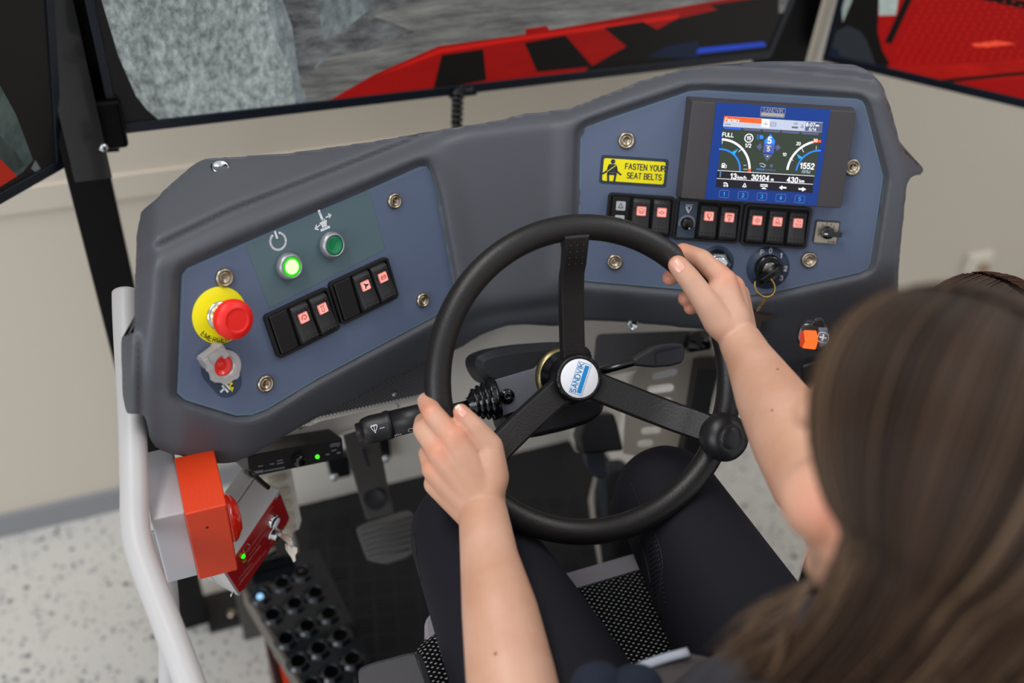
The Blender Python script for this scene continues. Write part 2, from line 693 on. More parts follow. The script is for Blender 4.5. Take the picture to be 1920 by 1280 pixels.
# ------------------------------------------------------------------ dashboard housing
ML = panel_frame(EYE + ray(590, 560).normalized() * 1.0895, 67.5, 23.5)
MR = panel_frame(EYE + ray(1380, 370).normalized() * 1.2240, 112.5, 23.5)
nL, nR = ML.col[2].to_3d(), MR.col[2].to_3d()
pc1 = hit(812, 318, ML.translation, nL)
pc2 = hit(846, 520, ML.translation, nL)
pc3 = hit(1086, 420, MR.translation, nR)
pc4 = hit(1088, 250, MR.translation, nR)
nC = (pc2 - pc1).cross((pc3 + pc4) / 2 - pc1).normalized()
if nC.y > 0:
    nC = -nC
PL = [(330, 737), (338, 515), (348, 502), (455, 455), (684, 357), (785, 312), (798, 310), (805, 322), (818, 367), (847, 525), (856, 566), (850, 576), (815, 592), (593, 710), (500, 766), (470, 778), (440, 779), (345, 750)]
PR = [(1087, 252), (1092, 241), (1103, 234), (1292, 170), (1320, 168), (1605, 184), (1616, 188), (1622, 198), (1656, 331), (1632, 492), (1628, 503), (1612, 511), (1440, 550), (1405, 553), (1272, 542), (1110, 528), (1086, 525), (1081, 515)]
OUT = [(385, 294), (540, 284), (700, 262), (850, 236), (940, 222), (985, 209), (1010, 208), (1070, 200), (1130, 177), (1200, 149), (1290, 124), (1380, 115), (1450, 111), (1520, 112), (1605, 117), (1640, 132), (1662, 160), (1672, 190), (1696, 282), (1708, 292), (1730, 312), (1738, 322), (1736, 330), (1712, 336), (1706, 348), (1699, 420), (1691, 500), (1688, 600), (1672, 700), (1640, 790), (1580, 800), (1500, 775), (1460, 718), (1400, 668), (1327, 624), (1200, 612), (1101, 606), (1046, 619), (986, 614), (949, 617), (911, 631), (874, 653), (845, 668), (795, 687), (669, 755), (598, 788), (528, 830), (470, 862), (430, 877), (400, 876), (300, 852), (277, 836), (268, 786), (236, 784), (229, 770), (224, 745), (222, 640), (232, 633), (247, 630), (247, 520), (250, 440), (259, 393), (282, 376), (326, 336), (366, 302)]
RIDGE = [(200, 515), (262, 508), (284, 490), (430, 420), (640, 339), (800, 276), (875, 251), (960, 240), (1036, 232), (1087, 215), (1180, 180), (1280, 148), (1414, 147), (1606, 166), (1660, 178), (1740, 200)]
LIP = [(200, 700), (305, 735), (345, 768), (440, 797), (470, 797), (505, 784), (600, 722), (820, 606), (870, 582), (920, 567), (1030, 552), (1107, 544), (1272, 556), (1406, 567), (1440, 565), (1625, 524), (1740, 500)]


def interp(pl, x):
    if x <= pl[0][0]:
        return pl[0][1]
    for a, b in zip(pl, pl[1:]):
        if x <= b[0]:
            return a[1] + (b[1] - a[1]) * (x - a[0]) / (b[0] - a[0])
    return pl[-1][1]


def smoothline(pl, x, r=14):
    return sum(interp(pl, x + k * r / 2) * wt for k, wt in ((-2, 1), (-1, 2), (0, 3), (1, 2), (2, 1))) / 9


def pdepth(px, py, P, N):
    return (P - EYE).dot(N) / ray(px, py).dot(N)


def front(px, py):
    dl, dr, dc = pdepth(px, py, ML.translation, nL), pdepth(px, py, MR.translation, nR), pdepth(px, py, pc1, nC)
    a = smin(dl, dc, 0.008) if px < 1000 else dl + 9
    b = smin(dr, dc, 0.008) if px > 950 else dr + 9
    return min(a, b) if 950 < px < 1000 else (a if px <= 950 else b)


def dash_depth(px, py):
    s = min(sdist(px, py, PL), sdist(px, py, PR))
    yr, yl = smoothline(RIDGE, px), smoothline(LIP, px)
    h = 0.011 * smooth(2, 13, s)
    if 800 < px < 1100:
        h *= 1 - 0.55 * smooth(20, 60, s)
    d = front(px, py) - h
    dr_ = front(px, yr) - 0.009
    z = (EYE + ray(px, yr) * dr_).z
    back = yr - py
    zz = z - 0.001 + 0.010 * smooth(22, 34, back)
    rz = ray(px, py).z
    dt = (zz - EYE.z) / rz if rz < -0.05 else 5
    d = smax(d, dt, 0.012)
    # the face below the lip turns under
    P = EYE + ray(px, yl) * (front(px, yl) - 0.009)
    t = smooth(800, 1120, px)
    az = radians(157.5 + 45 * t)
    e = radians(-10)
    N = V((sin(az) * cos(e), cos(az) * cos(e), sin(e)))
    db = pdepth(px, py, P, N)
    if py > yl - 60:
        d = smax(d, db, 0.014)
    # centre: the bottom is set back in a shallow step
    c = smooth(850, 900, px) * (1 - smooth(1050, 1120, px))
    if c > 0:
        d += 0.010 * c * smooth(yl + 8, yl + 20, py) - 0.006 * c * smooth(yl + 26, yl + 34, py)
    # outer flanks fall away
    xl = 287 - 17 * smooth(505, 716, py)
    if px < xl + 8:
        d += 0.0011 * (max(0, xl + 8 - px) ** 2 / (16 + max(0, xl + 8 - px)))
    if px < 264 and py > 600:
        d -= 0.02 * smooth(264, 252, px) * smooth(600, 640, py)
    xr = 1652 + 44 * smooth(180, 350, py) - 10 * smooth(350, 520, py)
    if px > xr - 8:
        d += 0.0009 * (max(0, px - xr + 8) ** 2 / (16 + max(0, px - xr + 8)))
    if px > 1350 and py > 610:
        d += 0.012 * smooth(0, 14, py - (700 - 0.22 * (px - 1400))) - 0.008 * smooth(0, 10, py - (735 - 0.35 * (px - 1400)))
    return d


def build_dash():
    pts, edges = [], []

    def loop(pl, close=True, step=9):
        res = []
        n = len(pl)
        for i in range(n):
            a, b = V(pl[i]), V(pl[(i + 1) % n])
            k = max(1, int((b - a).length / step))
            res += [tuple(a.lerp(b, j / k)) for j in range(k)]
        b0 = len(pts)
        pts.extend(res)
        m = len(res)
        edges.extend((b0 + i, b0 + (i + 1) % m) for i in range(m))
        return b0, m
    o0, om = loop(roundpoly(OUT, 9, 2), step=7)
    for pl in (PL, PR):
        ccw = pl if area2(pl) > 0 else pl[::-1]
        for off in (1.5, 5, 9, 13.5):
            loop([tuple(p) for p in offset(ccw, off)], step=8)
    rnd = random.Random(4)
    y = 104.0
    row = 0
    while y < 890:
        x = 215.0 + (4 if row % 2 else 0)
        while x < 1745:
            s = min(sdist(x, y, PL), sdist(x, y, PR))
            if s > 17 or (s < -3 and rnd.random() < 0.04):
                if sdist(x, y, OUT) < -4:
                    pts.append((x + rnd.uniform(-.4, .4), y + rnd.uniform(-.4, .4)))
            x += 8
        y += 7
        row += 1
    r = delaunay_2d_cdt([V(p) for p in pts], edges, [], 1, 1e-3)
    vs2, fs = r[0], r[2]
    mapo = r[3]
    vo = [EYE + ray(p.x, p.y) * dash_depth(p.x, p.y) for p in vs2]
    outer = set()
    idx = {}
    for i, os_ in enumerate(mapo):
        for k in os_:
            idx[k] = i
    ring = [idx[k] for k in range(o0, o0 + om)]
    faces = []
    cenout = OUT
    for f in fs:
        c = sum((vs2[i] for i in f), V((0, 0))) / len(f)
        if sdist(c.x, c.y, cenout) < 3:
            faces.append(list(f)[::-1] if True else f)
    mb = MB()
    n0 = len(vo)
    mb.add(vo, faces, 0, True)
    # the shell turns back at its rim and has depth
    back1, back2 = [], []
    for i in ring:
        p = vs2[i]
        top = p.y < interp(RIDGE, p.x) + 10
        a = V((0, 0.022, -0.012)) if top else V((0, 0.03, 0.004))
        b = V((0, 0.03, -0.13)) if top else V((0, 0.10, 0.02))
        if p.x < 300:
            a = a + V((0.014, 0, 0))
            b = b + V((0.07, 0, 0))
        back1.append(vo[i] + a)
        back2.append(vo[i] + b)
    b0 = len(mb.v)
    m = len(ring)
    mb.add(back1 + back2, [], 0, True)
    for i in range(m):
        j = (i + 1) % m
        mb.f.append([ring[i], b0 + i, b0 + j, ring[j]])
        mb.f.append([b0 + i, b0 + m + i, b0 + m + j, b0 + j])
        mb.m += [0, 0]
        mb.s += [True, True]
    return mb


dash_pos = V((0.0, 0.28, 0.62))
dash = thing('dashboard', 'grey moulded dashboard shell wrapping round behind the steering wheel', 'dashboard', dash_pos)
dh = build_dash().build('housing', M_dash, dash, True)
sm_ = dh.modifiers.new('smooth', 'SMOOTH')
sm_.factor = 0.5
sm_.iterations = 3
# countersunk screws in the shell
for (px, py, d_, r_) in ((413, 313, None, 0.0075), (1187, 609, None, 0.006)):
    P = EYE + ray(px, py) * (dash_depth(px, py) - 0.001)
    N = V((0, -0.3, 1)) if py < 400 else V((-0.1, -0.9, 0.4))
    m = MB().lathe([(r_ * 1.25, -0.004), (r_ * 1.3, 0.0004), (r_ * 0.95, 0.0012), (r_ * 0.8, -0.0005), (r_ * 0.35, -0.0005), (r_ * 0.3, -0.002), (0, -0.002)], 24, axisM(P, N))
    m.build('screw', M_chrome, dash, True)

# ------------------------------------------------------------------ instrument panels
TH = 0.003


def faceplate(M, poly, parent):
    q = [tuple(uv(M, x, y)[:2]) for x, y in poly]
    if area2(q) < 0:
        q = q[::-1]
    mb = MB()
    mb.prism(q, -0.002, TH, inset=0.0008)
    o = mb.build('faceplate', [M_plate, M_plate_edge], parent)
    e = MB()
    n = len(q)
    a, b = offset(q, -0.0009), offset(q, -0.0026)
    for i in range(n):
        j = (i + 1) % n
        e.add([(*a[i], TH + 0.0001), (*a[j], TH + 0.0001), (*b[j], TH + 0.0001), (*b[i], TH + 0.0001)], [(0, 1, 2, 3)])
    e.build('edge_line', M_plate_edge, parent)
    return q


lp = thing('instrument_panel', 'blue faceplate to the left of the wheel with emergency stop and green buttons', 'panel', ML)
rp = thing('instrument_panel', 'blue faceplate to the right of the wheel carrying the lit colour display', 'panel', MR)
faceplate(ML, PL, lp)
faceplate(MR, PR, rp)


def fastener(M, px, py, r, parent, ang):
    c = uv(M, px, py, TH + 0.003)
    T = Matrix.Translation((c.x, c.y, TH)) @ Matrix.Rotation(ang, 4, 'Z')
    mb = MB()
    k = r / 0.010
    mb.lathe([(0.0100 * k, 0), (0.0100 * k, 0.0015), (0.0088 * k, 0.0034), (0.0070 * k, 0.0037), (0.0064 * k, 0.0018), (0.0056 * k, 0.0018), (0.0053 * k, 0.0032), (0.0045 * k, 0.0030), (0.0030 * k, 0.0012), (0, 0.0004)], 36, T)
    mb.box((0, 0, 0.0016), (0.0062 * k, 0.0011 * k, 0.0018), T)
    mb.build('panel_fastener', M_silver, parent)


for px, py, r, a in ((423, 521, .0098, .5), (742, 377, .0092, 2.1), (795, 563, .0088, 1.0), (500, 720, .0095, -.6)):
    fastener(ML, px, py, r, lp, a)
for px, py, r, a in ((1175, 264, .0102, 1.5), (1599, 314, .0102, 1.45), (1153, 492, .0096, .4), (1518, 488, .0100, .9)):
    fastener(MR, px, py, r, rp, a)

# printed field with its two pictograms
q = roundpoly([tuple(uv(ML, x, y)[:2]) for x, y in ((457, 458), (689, 356), (719, 467), (502, 577))], 0.003)
q = q if area2(q) > 0 else q[::-1]
lab = MB()
lab.prism(q, TH, TH + 0.0003).build('printed_field', M_label, lp)
pc = uv(ML, 521, 452, TH)
sy = MB()
sy.stroke([(pc.x + x, pc.y + y) for x, y in circ(0.0088, 24, 0, 0, 118, 422, True)], 0.0023, TH + 0.0005)
sy.stroke([(pc.x, pc.y + 0.0105), (pc.x, pc.y + 0.0035)], 0.0023, TH + 0.0005)
sy.build('power_symbol', M_white, lp)
sy = MB()
jc = uv(ML, 606, 417, TH)
for seg_, wd in (([(-.001, .0135), (-.001, .0115)], .003), ([(-.001, .0108), (0, .002)], .0028), ([(-.0005, .0028), (.0018, .0022)], .0024), ([(-.004, .0005), (.004, .0005)], .0018), ([(-.003, -.0012), (.003, -.0012)], .0022), ([(-.0025, -.0036), (.0025, -.0036)], .002), ([(-.0035, -.0058), (.0035, -.0058)], .0014), ([(-.0052, -.0068), (.0052, -.0068)], .0026),
                  ([(.0045, .004), (.0105, .0045)], .0013), ([(.0085, .0066), (.0112, .0044), (.0086, .0024)], .0013), ([(-.005, -.001), (-.0112, -.0028)], .0013), ([(-.0088, .0004), (-.0118, -.003), (-.0082, -.0048)], .0013)):
    sy.stroke([(jc.x + a, jc.y + b) for a, b in seg_], wd, TH + 0.0005)
sy.build('joystick_symbol', M_white, lp)


def local(M, px, py, w=TH):
    c = uv(M, px, py, w)
    return M @ Matrix.Translation((c.x, c.y, TH))


# ------------------------------------------------------------------ push buttons
M_greenlit = emis('green_lamp_rim', '23d400', 0.9)
M_greencore = emis('green_lamp_core', 'b8ff9a', 1.5)
M_green = mat('green_lens', '0b7a4b', 0.25, coat=0.5, emit=0.04)


def push_button(px, py, label, lens, core=None):
    M = local(ML, px, py, 0.006)
    t = thing('push_button', label, 'button', M, 'round push buttons on the left panel')
    MB().lathe([(0.0128, 0), (0.0128, 0.002), (0.0145, 0.0026), (0.0145, 0.005), (0.0138, 0.0085), (0.0122, 0.0108), (0.0108, 0.0112), (0.0104, 0.0098), (0.0104, 0.006)], 40, cap=False).build('collar', M_steelg, t)
    MB().lathe([(0.0104, 0.005), (0.0102, 0.0095), (0.0092, 0.0106), (0.0078, 0.0100), (0, 0.0094)], 40).build('lens', lens, t)
    if core:
        MB().lathe([(0.0078, 0.0101), (0.0076, 0.0106), (0, 0.0108)], 32).build('lamp', core, t)
    return t


push_button(541, 499, 'lit bright green push button below the power symbol', M_greenlit, M_greencore)
push_button(621, 459, 'unlit dark green push button below the joystick symbol', M_green)

# ------------------------------------------------------------------ emergency stop
t = thing('emergency_stop', 'red mushroom emergency stop button on a round yellow plate', 'emergency button', local(ML, 412, 591))
mb = MB()
mb.lathe([(0.0290, 0), (0.0290, 0.0008), (0.0286, 0.0011), (0.015, 0.0022), (0.0, 0.0022)], 64)
mb.build('yellow_plate', M_yellow, t)
mb = MB()
for i, ch in enumerate('EMERGENCY STOP'):
    a = radians(203 + i * 10.5)
    mb.text(ch, 0.0072, 0.0248 * cos(a), 0.0248 * sin(a), 0.0016, rot=a + pi / 2, squash=0.9, bold=0.01)
mb.build('lettering', M_dk, t)
MB().lathe([(0.0125, 0.001), (0.0150, 0.002), (0.0150, 0.0045), (0.0132, 0.0055), (0.0118, 0.0055), (0.0118, 0.018)], 40, cap=False).build('collar', M_chrome, t)
mb = MB()
mb.lathe([(0.0112, 0.004), (0.0112, 0.028)], 32, mat=0)
for i in range(22):
    a = 2 * pi * i / 22
    mb.box((0.0121 * cos(a), 0.0121 * sin(a), 0.0165), (0.0012, 0.0012, 0.022))
mb.build('ribbed_neck', mat('yellow_neck', 'e8dd30', 0.45), t)
mb = MB().lathe([(0.0110, 0.022), (0.0175, 0.0232), (0.0197, 0.0260), (0.0202, 0.0295), (0.0196, 0.0330), (0.0172, 0.0362), (0.0130, 0.0380), (0.0118, 0.0385), (0.0112, 0.0377), (0.0095, 0.0377), (0, 0.0384)], 56)
mb.build('mushroom_head', M_red, t)

# guarded red button
M_clear = mat('clear_guard', 'd8d4d2', 0.12, trans=0.55, coat=0.3, ior=1.3)
M_gb = local(ML, 409, 682)
c1, c2 = uv(ML, 410, 686), uv(ML, 424, 716)
o = M_gb.inverted() @ ML
a1, a2 = o @ V((c1.x, c1.y, 0)), o @ V((c2.x, c2.y, 0))
t = thing('guarded_button', 'red button under a clear flip guard below the emergency stop', 'button', M_gb)
hull = []
for c, r in ((a1, 0.0205), (a2, 0.0155)):
    hull += [(c.x + r * cos(2 * pi * i / 40), c.y + r * sin(2 * pi * i / 40)) for i in range(40)]


def convex(p):
    p = sorted(set(p))
    def half(p):
        h = []
        for q in p:
            while len(h) > 1 and (h[-1][0] - h[-2][0]) * (q[1] - h[-2][1]) - (h[-1][1] - h[-2][1]) * (q[0] - h[-2][0]) <= 0:
                h.pop()
            h.append(q)
        return h
    a, b = half(p), half(p[::-1])
    return a[:-1] + b[:-1]


MB().prism(convex(hull), 0, 0.0004).build('navy_plate', M_navy, t)
mb = MB()
P_ = lambda x, y: tuple((M_gb.inverted() @ (ML @ uv(ML, x, y)))[:2])
mb.stroke([P_(411, 733), P_(418, 726)], 0.0022, 0.0008)
mb.stroke([P_(414, 722), P_(424, 733)], 0.0022, 0.0008)
mb.stroke([P_(419, 718), P_(428, 728)], 0.0018, 0.0008)
mb.stroke([P_(430, 712), P_(440, 705)], 0.0022, 0.0008)
mb.build('pictogram', M_white, t)
mb = MB()
mb.stroke([P_(424, 715), P_(432, 717), P_(427, 722), P_(431, 728)], 0.0016, 0.001)
mb.poly([(*P_(426, 725), 0.001), (*P_(435, 724), 0.001), (*P_(432, 733), 0.001)])
mb.build('warning_arrow', M_yellow, t)
MB().lathe([(0.0135, 0), (0.0135, 0.012), (0.0120, 0.014), (0.0108, 0.014), (0.0104, 0.009)], 36, cap=False).build('collar', mat('satin_grey', 'a9a6a4', 0.35, 0.4), t)
MB().lathe([(0.0104, 0.004), (0.0104, 0.0095), (0.0090, 0.0088), (0.0060, 0.0070), (0.0042, 0.0066), (0.0036, 0.0080), (0, 0.0084)], 36).build('lens', mat('red_lens', 'e01912', 0.25, coat=0.6, emit=0.12), t)
gd = MB()
ring_o, n_ = [], 32
for i in range(n_):
    a = 2 * pi * i / n_
    rr = 0.0160 + 0.0018 * (1 if (i // 2) % 2 and 1.2 < a < 5.6 else 0)
    ring_o.append((rr * cos(a), rr * sin(a)))
gd2 = holes_plate([(x * 1.05, y * 1.05) for x, y in ring_o], [circ(0.0118, 32)], 0.011, 0.0165)
gd.v += gd2.v; gd.f += gd2.f; gd.m += gd2.m; gd.s += gd2.s
gd.box((-0.004, 0.0165, 0.0095), (0.021, 0.010, 0.013), Matrix.Rotation(radians(12), 4, 'Z'))
gd.box((-0.013, 0.013, 0.009), (0.005, 0.012, 0.018), Matrix.Rotation(radians(12), 4, 'Z'))
gd.box((0.006, 0.015, 0.010), (0.006, 0.014, 0.018), Matrix.Rotation(radians(12), 4, 'Z'))
gd.build('flip_guard', M_clear, t, bevel=0.0008)

# ------------------------------------------------------------------ rocker switch banks
M_lens = emis('rocker_lens_lit', 'ffb3a8', 0.80)
M_lens_edge = emis('rocker_lens_edge', 'ff8a80', 0.62)
M_icon = emis('rocker_icon_glow', 'e0483c', 0.55)
M_lensoff = mat('lens_unlit', 'b5b9bb', 0.4)
A = lambda r, a0, a1, n=10, cx=0, cy=0: [(cx + x, cy + y) for x, y in circ(r, n, 0, 0, a0, a1, True)]
ICON = {
    'heater': [A(1.1, 50, 130, 8, 0, -.45), [(-.72, .4), (-.5, -.5)], [(.72, .4), (.5, -.5)], [(-.5, -.5), (.5, -.5)], [(-.3, -.3), (-.35, -.05), (-.25, .15)], [(0, -.3), (-.05, -.05), (.05, .15)], [(.3, -.3), (.25, -.05), (.35, .15)]],
    'lock': [A(.34, 0, 360, 14), [(-.85, .05), (-.36, 0)], [(.36, 0), (.85, -.05)]],
    'wiper': [A(1.1, 55, 125, 8, 0, -.45), [(-.63, .45), (-.2, -.45)], [(.63, .45), (.2, -.45)], [(-.2, -.35), (.2, -.35)], [(-.35, .4), (.05, -.6)], A(.1, 0, 360, 6, .05, -.7)],
    'washer': [A(1.1, 55, 125, 8, 0, -.55), [(-.63, .4), (-.25, -.45)], [(.63, .4), (.25, -.45)], [(-.25, -.45), (.25, -.45)], [(0, .55), (0, -.5)], A(.35, 20, 160, 6, -.3, .35), A(.35, 20, 160, 6, .3, .35), A(.1, 0, 360, 6, 0, -.75)],
    'light': [A(.32, 0, 360, 12)] + [[(.48 * cos(a), .48 * sin(a)), (.8 * cos(a), .8 * sin(a))] for a in [pi / 4 * k for k in range(8)]],
    'worklight': [A(.45, 0, 360, 12, -.1, .3), [(-.7, -.2), (.4, -.2)], [(-.5, -.35), (-.6, -.75)], [(-.2, -.35), (-.25, -.75)], [(.1, -.35), (.15, -.75)], [(.4, -.3), (.55, -.75)], [(.6, -.2), (.85, -.6)]],
    'gear': [[(-.6, .1), (-.5, -.7), (.7, -.7), (.7, -.2), (-.4, -.2)], [(-.45, .55), (-.35, .75), (-.35, .35)], [(-.05, .65), (.15, .65), (-.05, .35), (.15, .35)], [(.45, .65), (.65, .65), (.5, .5), (.65, .35), (.45, .35)]],
    'power': [A(.5, -40, 220, 12), A(.72, -30, 210, 12), [(-.1, .1), (0, -.5), (.1, -.2), (.3, -.6)]],
    'ski': [[(-.4, .7), (-.35, .2), (-.5, -.5), (0, -.7), (.3, -.4), (.1, 0), (.25, .4)], [(-.6, .7), (.6, .7)], [(-.1, .7), (-.1, .45)], [(.2, .7), (.2, .45)]],
    'fan': [[(0, .2), (-.45, .55), (.2, .05)], [(0, .1), (.7, .1), (.1, -.1)], [(0, .1), (-.3, -.6), (-.1, 0)], A(.12, 0, 360, 6, 0, .1)],
    'brake': [A(.55, 0, 360, 14), A(.75, 130, 230, 8), A(.75, -50, 50, 8), [(-.3, -.2), (-.3, .25), (-.1, .1)], [(0, -.25), (0, .25)], [(.1, .2), (.35, .2), (.25, -.2)]],
    'bell': [[(-.7, -.5), (.7, -.5)], [(-.65, -.45), (-.35, -.1), (-.3, .3), (-.1, .6), (.1, .6), (.3, .3), (.35, -.1), (.65, -.45)], [(-.12, -.65), (.12, -.65)], [(0, .6), (0, .8)]],
    'seat': [[(-.4, .5), (-.1, .5), (.1, -.1), (.5, -.1)], [(-.5, -.5), (.5, -.5)], [(.2, .5), (.6, .2)]],
}
for k_ in ('brake', 'fan'):
    pass
BW, BH, PITCH = 0.080, 0.0500, 0.0243


def rocker_w(v, press):
    # profile of a rocker: the lower end stands out, the top end is pushed in (or the other way round for press < 0)
    s = v / 0.022
    if press > 0:
        return 0.0095 + 0.0016 * (-s) * 1.6 + 0.0018 * s * s - 0.010 * max(0, s - 0.86) / 0.14 - 0.012 * max(0, -s - 0.88) / 0.12
    return 0.0085 + 0.0012 * (-s) + 0.0014 * s * s - 0.008 * max(0, abs(s) - 0.88) / 0.12


def rocker(M, cx, icon, parent, press=1, iconmat=None, nmat=None):
    mb = MB()
    hw, hh = 0.0102, 0.0225
    N = 18
    vs, fs = [], []
    for i in range(N + 1):
        v = -hh + 2 * hh * i / N
        w_ = max(0.002, rocker_w(v, press))
        for x, z in ((-hw, 0.001), (-hw, w_ - 0.001), (-hw + 0.001, w_), (hw - 0.001, w_), (hw, w_ - 0.001), (hw, 0.001)):
            vs.append((cx + x, v, z))
    for i in range(N):
        for k in range(5):
            a = i * 6 + k
            fs.append((a, a + 6, a + 7, a + 1))
    mb.add(vs, [f[::-1] for f in fs], 0, True)
    mb.add([vs[k] for k in range(6)], [(0, 1, 2, 3, 4, 5)], 0)
    mb.add([vs[N * 6 + k] for k in range(6)], [(5, 4, 3, 2, 1, 0)], 0)
    f = lambda v: rocker_w(v, press)
    dots = []
    for r_ in (0.0142,):
        dots += [(x, r_) for x in (-.0068, -.0023, .0023, .0068)]
    dots += [(-.0085, .0095), (.0085, .0095)]
    for r_ in (-0.0128, -0.0165):
        dots += [(x, r_) for x in (-.0068, -.0023, .0023, .0068)]
    for x, y in dots:
        T = Matrix.Translation((cx + x, y, f(y)))
        mb.lathe([(0.0011, -0.0002), (0.0009, 0.0008), (0, 0.0011)], 7, T)
    o = mb.build('rocker', M_rocker, parent)
    o['label'] = 'black rocker with a lit pink %s symbol' % {'heater': 'windscreen heater', 'lock': 'coupling', 'wiper': 'wiper', 'washer': 'washer', 'light': 'lamp', 'worklight': 'work light', 'gear': 'numbered gear', 'power': 'rings', 'ski': 'curved line', 'fan': 'three blade', 'brake': 'brake'}[icon]
    ln = MB()
    y0, y1, x0 = 0.0010, 0.0118, 0.0056
    R = rrect(2 * x0, y1 - y0, 0.0012, 3, 0, (y0 + y1) / 2)
    ln.add([(cx + a, b, f(b) + 0.0009) for a, b in R], [list(range(len(R)))], 1)
    R2 = rrect(2 * x0 - 0.0016, y1 - y0 - 0.0016, 0.001, 3, 0, (y0 + y1) / 2)
    ln.add([(cx + a, b, f(b) + 0.0012) for a, b in R2], [list(range(len(R2)))], 0)
    n = len(R)
    ln.add([(cx + a, b, f(b) + 0.0009) for a, b in R] + [(cx + a, b, f(b) - 0.001) for a, b in R], [(i, n + i, n + (i + 1) % n, (i + 1) % n) for i in range(n)], 1)
    mid = (y0 + y1) / 2
    for st in ICON[icon]:
        ln.stroke([(cx + a * 0.0046, mid + b * 0.0046) for a, b in st], 0.0007 if icon != 'fan' else 0.0014, 0.0015, 2, None, f)
    ln.build('lens', [M_lens, M_lens_edge, iconmat or M_icon], o)
    return o


def bank(M, corners, label, group):
    cs = [uv(M, x, y, TH + 0.003) for x, y in corners]
    cx, cy = sum(c.x for c in cs) / len(cs), sum(c.y for c in cs) / len(cs)
    T = M @ Matrix.Translation((cx, cy, TH))
    t = thing('switch_bank', label, 'switch bank', T, group)
    fr = holes_plate(rrect(BW, BH, 0.005, 5), [rrect(BW - 0.0062, BH - 0.0058, 0.003, 4)], 0.0, 0.0058)
    fr.build('frame', M_black, t, bevel=0.0012)
    MB().prism(rrect(BW - 0.005, BH - 0.005, 0.003, 4), 0.0, 0.0018).build('base', mat('bank_recess', '0a0a0b', 0.5), t)
    return t


b1 = bank(ML, ((493.5, 593.8), (612.9, 536.3), (638, 616), (518.6, 671)), 'bank of one blank and two rockers on the left panel, nearer the emergency stop', 'switch banks')
b2 = bank(ML, ((614.7, 530), (724.3, 480.7), (747.6, 557), (638, 609)), 'bank of one blank and two rockers on the left panel, nearer the wheel', 'switch banks')
b3 = bank(MR, ((1141.5, 361), (1265.5, 369), (1258.5, 447.5), (1134.5, 438)), 'switch bank with bell indicator under the yellow seat belt sticker, partly behind the wheel rim', 'switch banks')
b4 = bank(MR, ((1269, 369), (1391, 380), (1382, 457), (1262, 447)), 'middle switch bank under the display with a small round dimmer knob', 'switch banks')
b5 = bank(MR, ((1394, 380.6), (1525, 390), (1511, 467), (1386, 457.5)), 'switch bank of three lit rockers under the right half of the display', 'switch banks')
for b_, i1, i2 in ((b1, 'power', 'ski'), (b2, 'fan', 'brake')):
    mb = MB().prism(rrect(0.0212, 0.0436, 0.0012, 3, -PITCH), 0.001, 0.0062, inset=0.0008)
    mb.build('blank_cover', M_black, b_, label='blank black cover')
    rocker(None, 0, i1, b_, iconmat=emis('icon_dark', '4a1512', 0.4) if i1 == 'fan' else None)
    rocker(None, PITCH, i2, b_)
for b_, i1, i2 in ((b3, 'heater', 'lock'), (b4, 'wiper', 'washer')):
    rocker(None, 0, i1, b_)
    rocker(None, PITCH, i2, b_)
rocker(None, -PITCH, 'light', b5, -1)
rocker(None, 0, 'worklight', b5, -1)
rocker(None, PITCH, 'gear', b5, 1)
# indicator cell with bell
mb = MB().prism(rrect(0.0212, 0.0436, 0.0012, 3, -PITCH), 0.001, 0.0055, inset=0.0006)
cell = mb.build('indicator_cell', M_black, b3, label='black cell with two unlit indicator windows')
for k, ic in ((0.0105, 'bell'), (-0.0060, 'seat')):
    ln = MB().prism(rrect(0.0112, 0.0108, 0.0012, 3, -PITCH, k), 0.0055, 0.0061)
    for st in ICON[ic]:
        ln.stroke([(-PITCH + a * 0.0043, k + b * 0.0043) for a, b in st], 0.0006, 0.0063, 1)
    ln.build('indicator_window', [M_lensoff, M_dk], cell)
# dimmer cell
mb = MB().prism(rrect(0.0215, 0.0440, 0.0008, 3, -PITCH), 0.001, 0.0050, inset=0.0004)
cell = mb.build('dimmer_cell', mat('cell_slate', '3b4858', 0.45), b4, label='slate blue cell with a dimmer knob')
ln = MB()
for st in ICON['wiper']:
    ln.stroke([(-PITCH + a * 0.0055, 0.0125 + b * 0.0055) for a, b in st], 0.0009, 0.0053)
ln.stroke([(-PITCH - .004, 0.0175), (-PITCH - .0015, 0.0175)], 0.0006, 0.0053)
ln.stroke([(-PITCH - .0008, 0.0176), (-PITCH + .0015, 0.0176)], 0.0006, 0.0053)
ln.stroke([(-PITCH + .0022, 0.0177), (-PITCH + .0045, 0.0177)], 0.0006, 0.0053)
for i in range(23):
    a = radians(-20 + i * 10)
    ln.stroke([(-PITCH + .0082 * cos(a), -.0045 + .0082 * sin(a)), (-PITCH + .0098 * cos(a), -.0045 + .0098 * sin(a))], 0.0004, 0.0053)
ln.build('scale_marks', M_white, cell)
kn = MB().lathe([(0.0072, 0.005), (0.0072, 0.0085), (0.0068, 0.0115), (0.0058, 0.0125), (0, 0.0127)], 28, Matrix.Translation((-PITCH, -0.0045, 0)))
kn.lathe([(0.0009, 0.0127), (0.0008, 0.0130), (0, 0.0131)], 10, Matrix.Translation((-PITCH + 0.0022, -0.0092, 0)), 1)
kn.build('knob', [mat('knob_black', '070708', 0.3), M_white], cell)

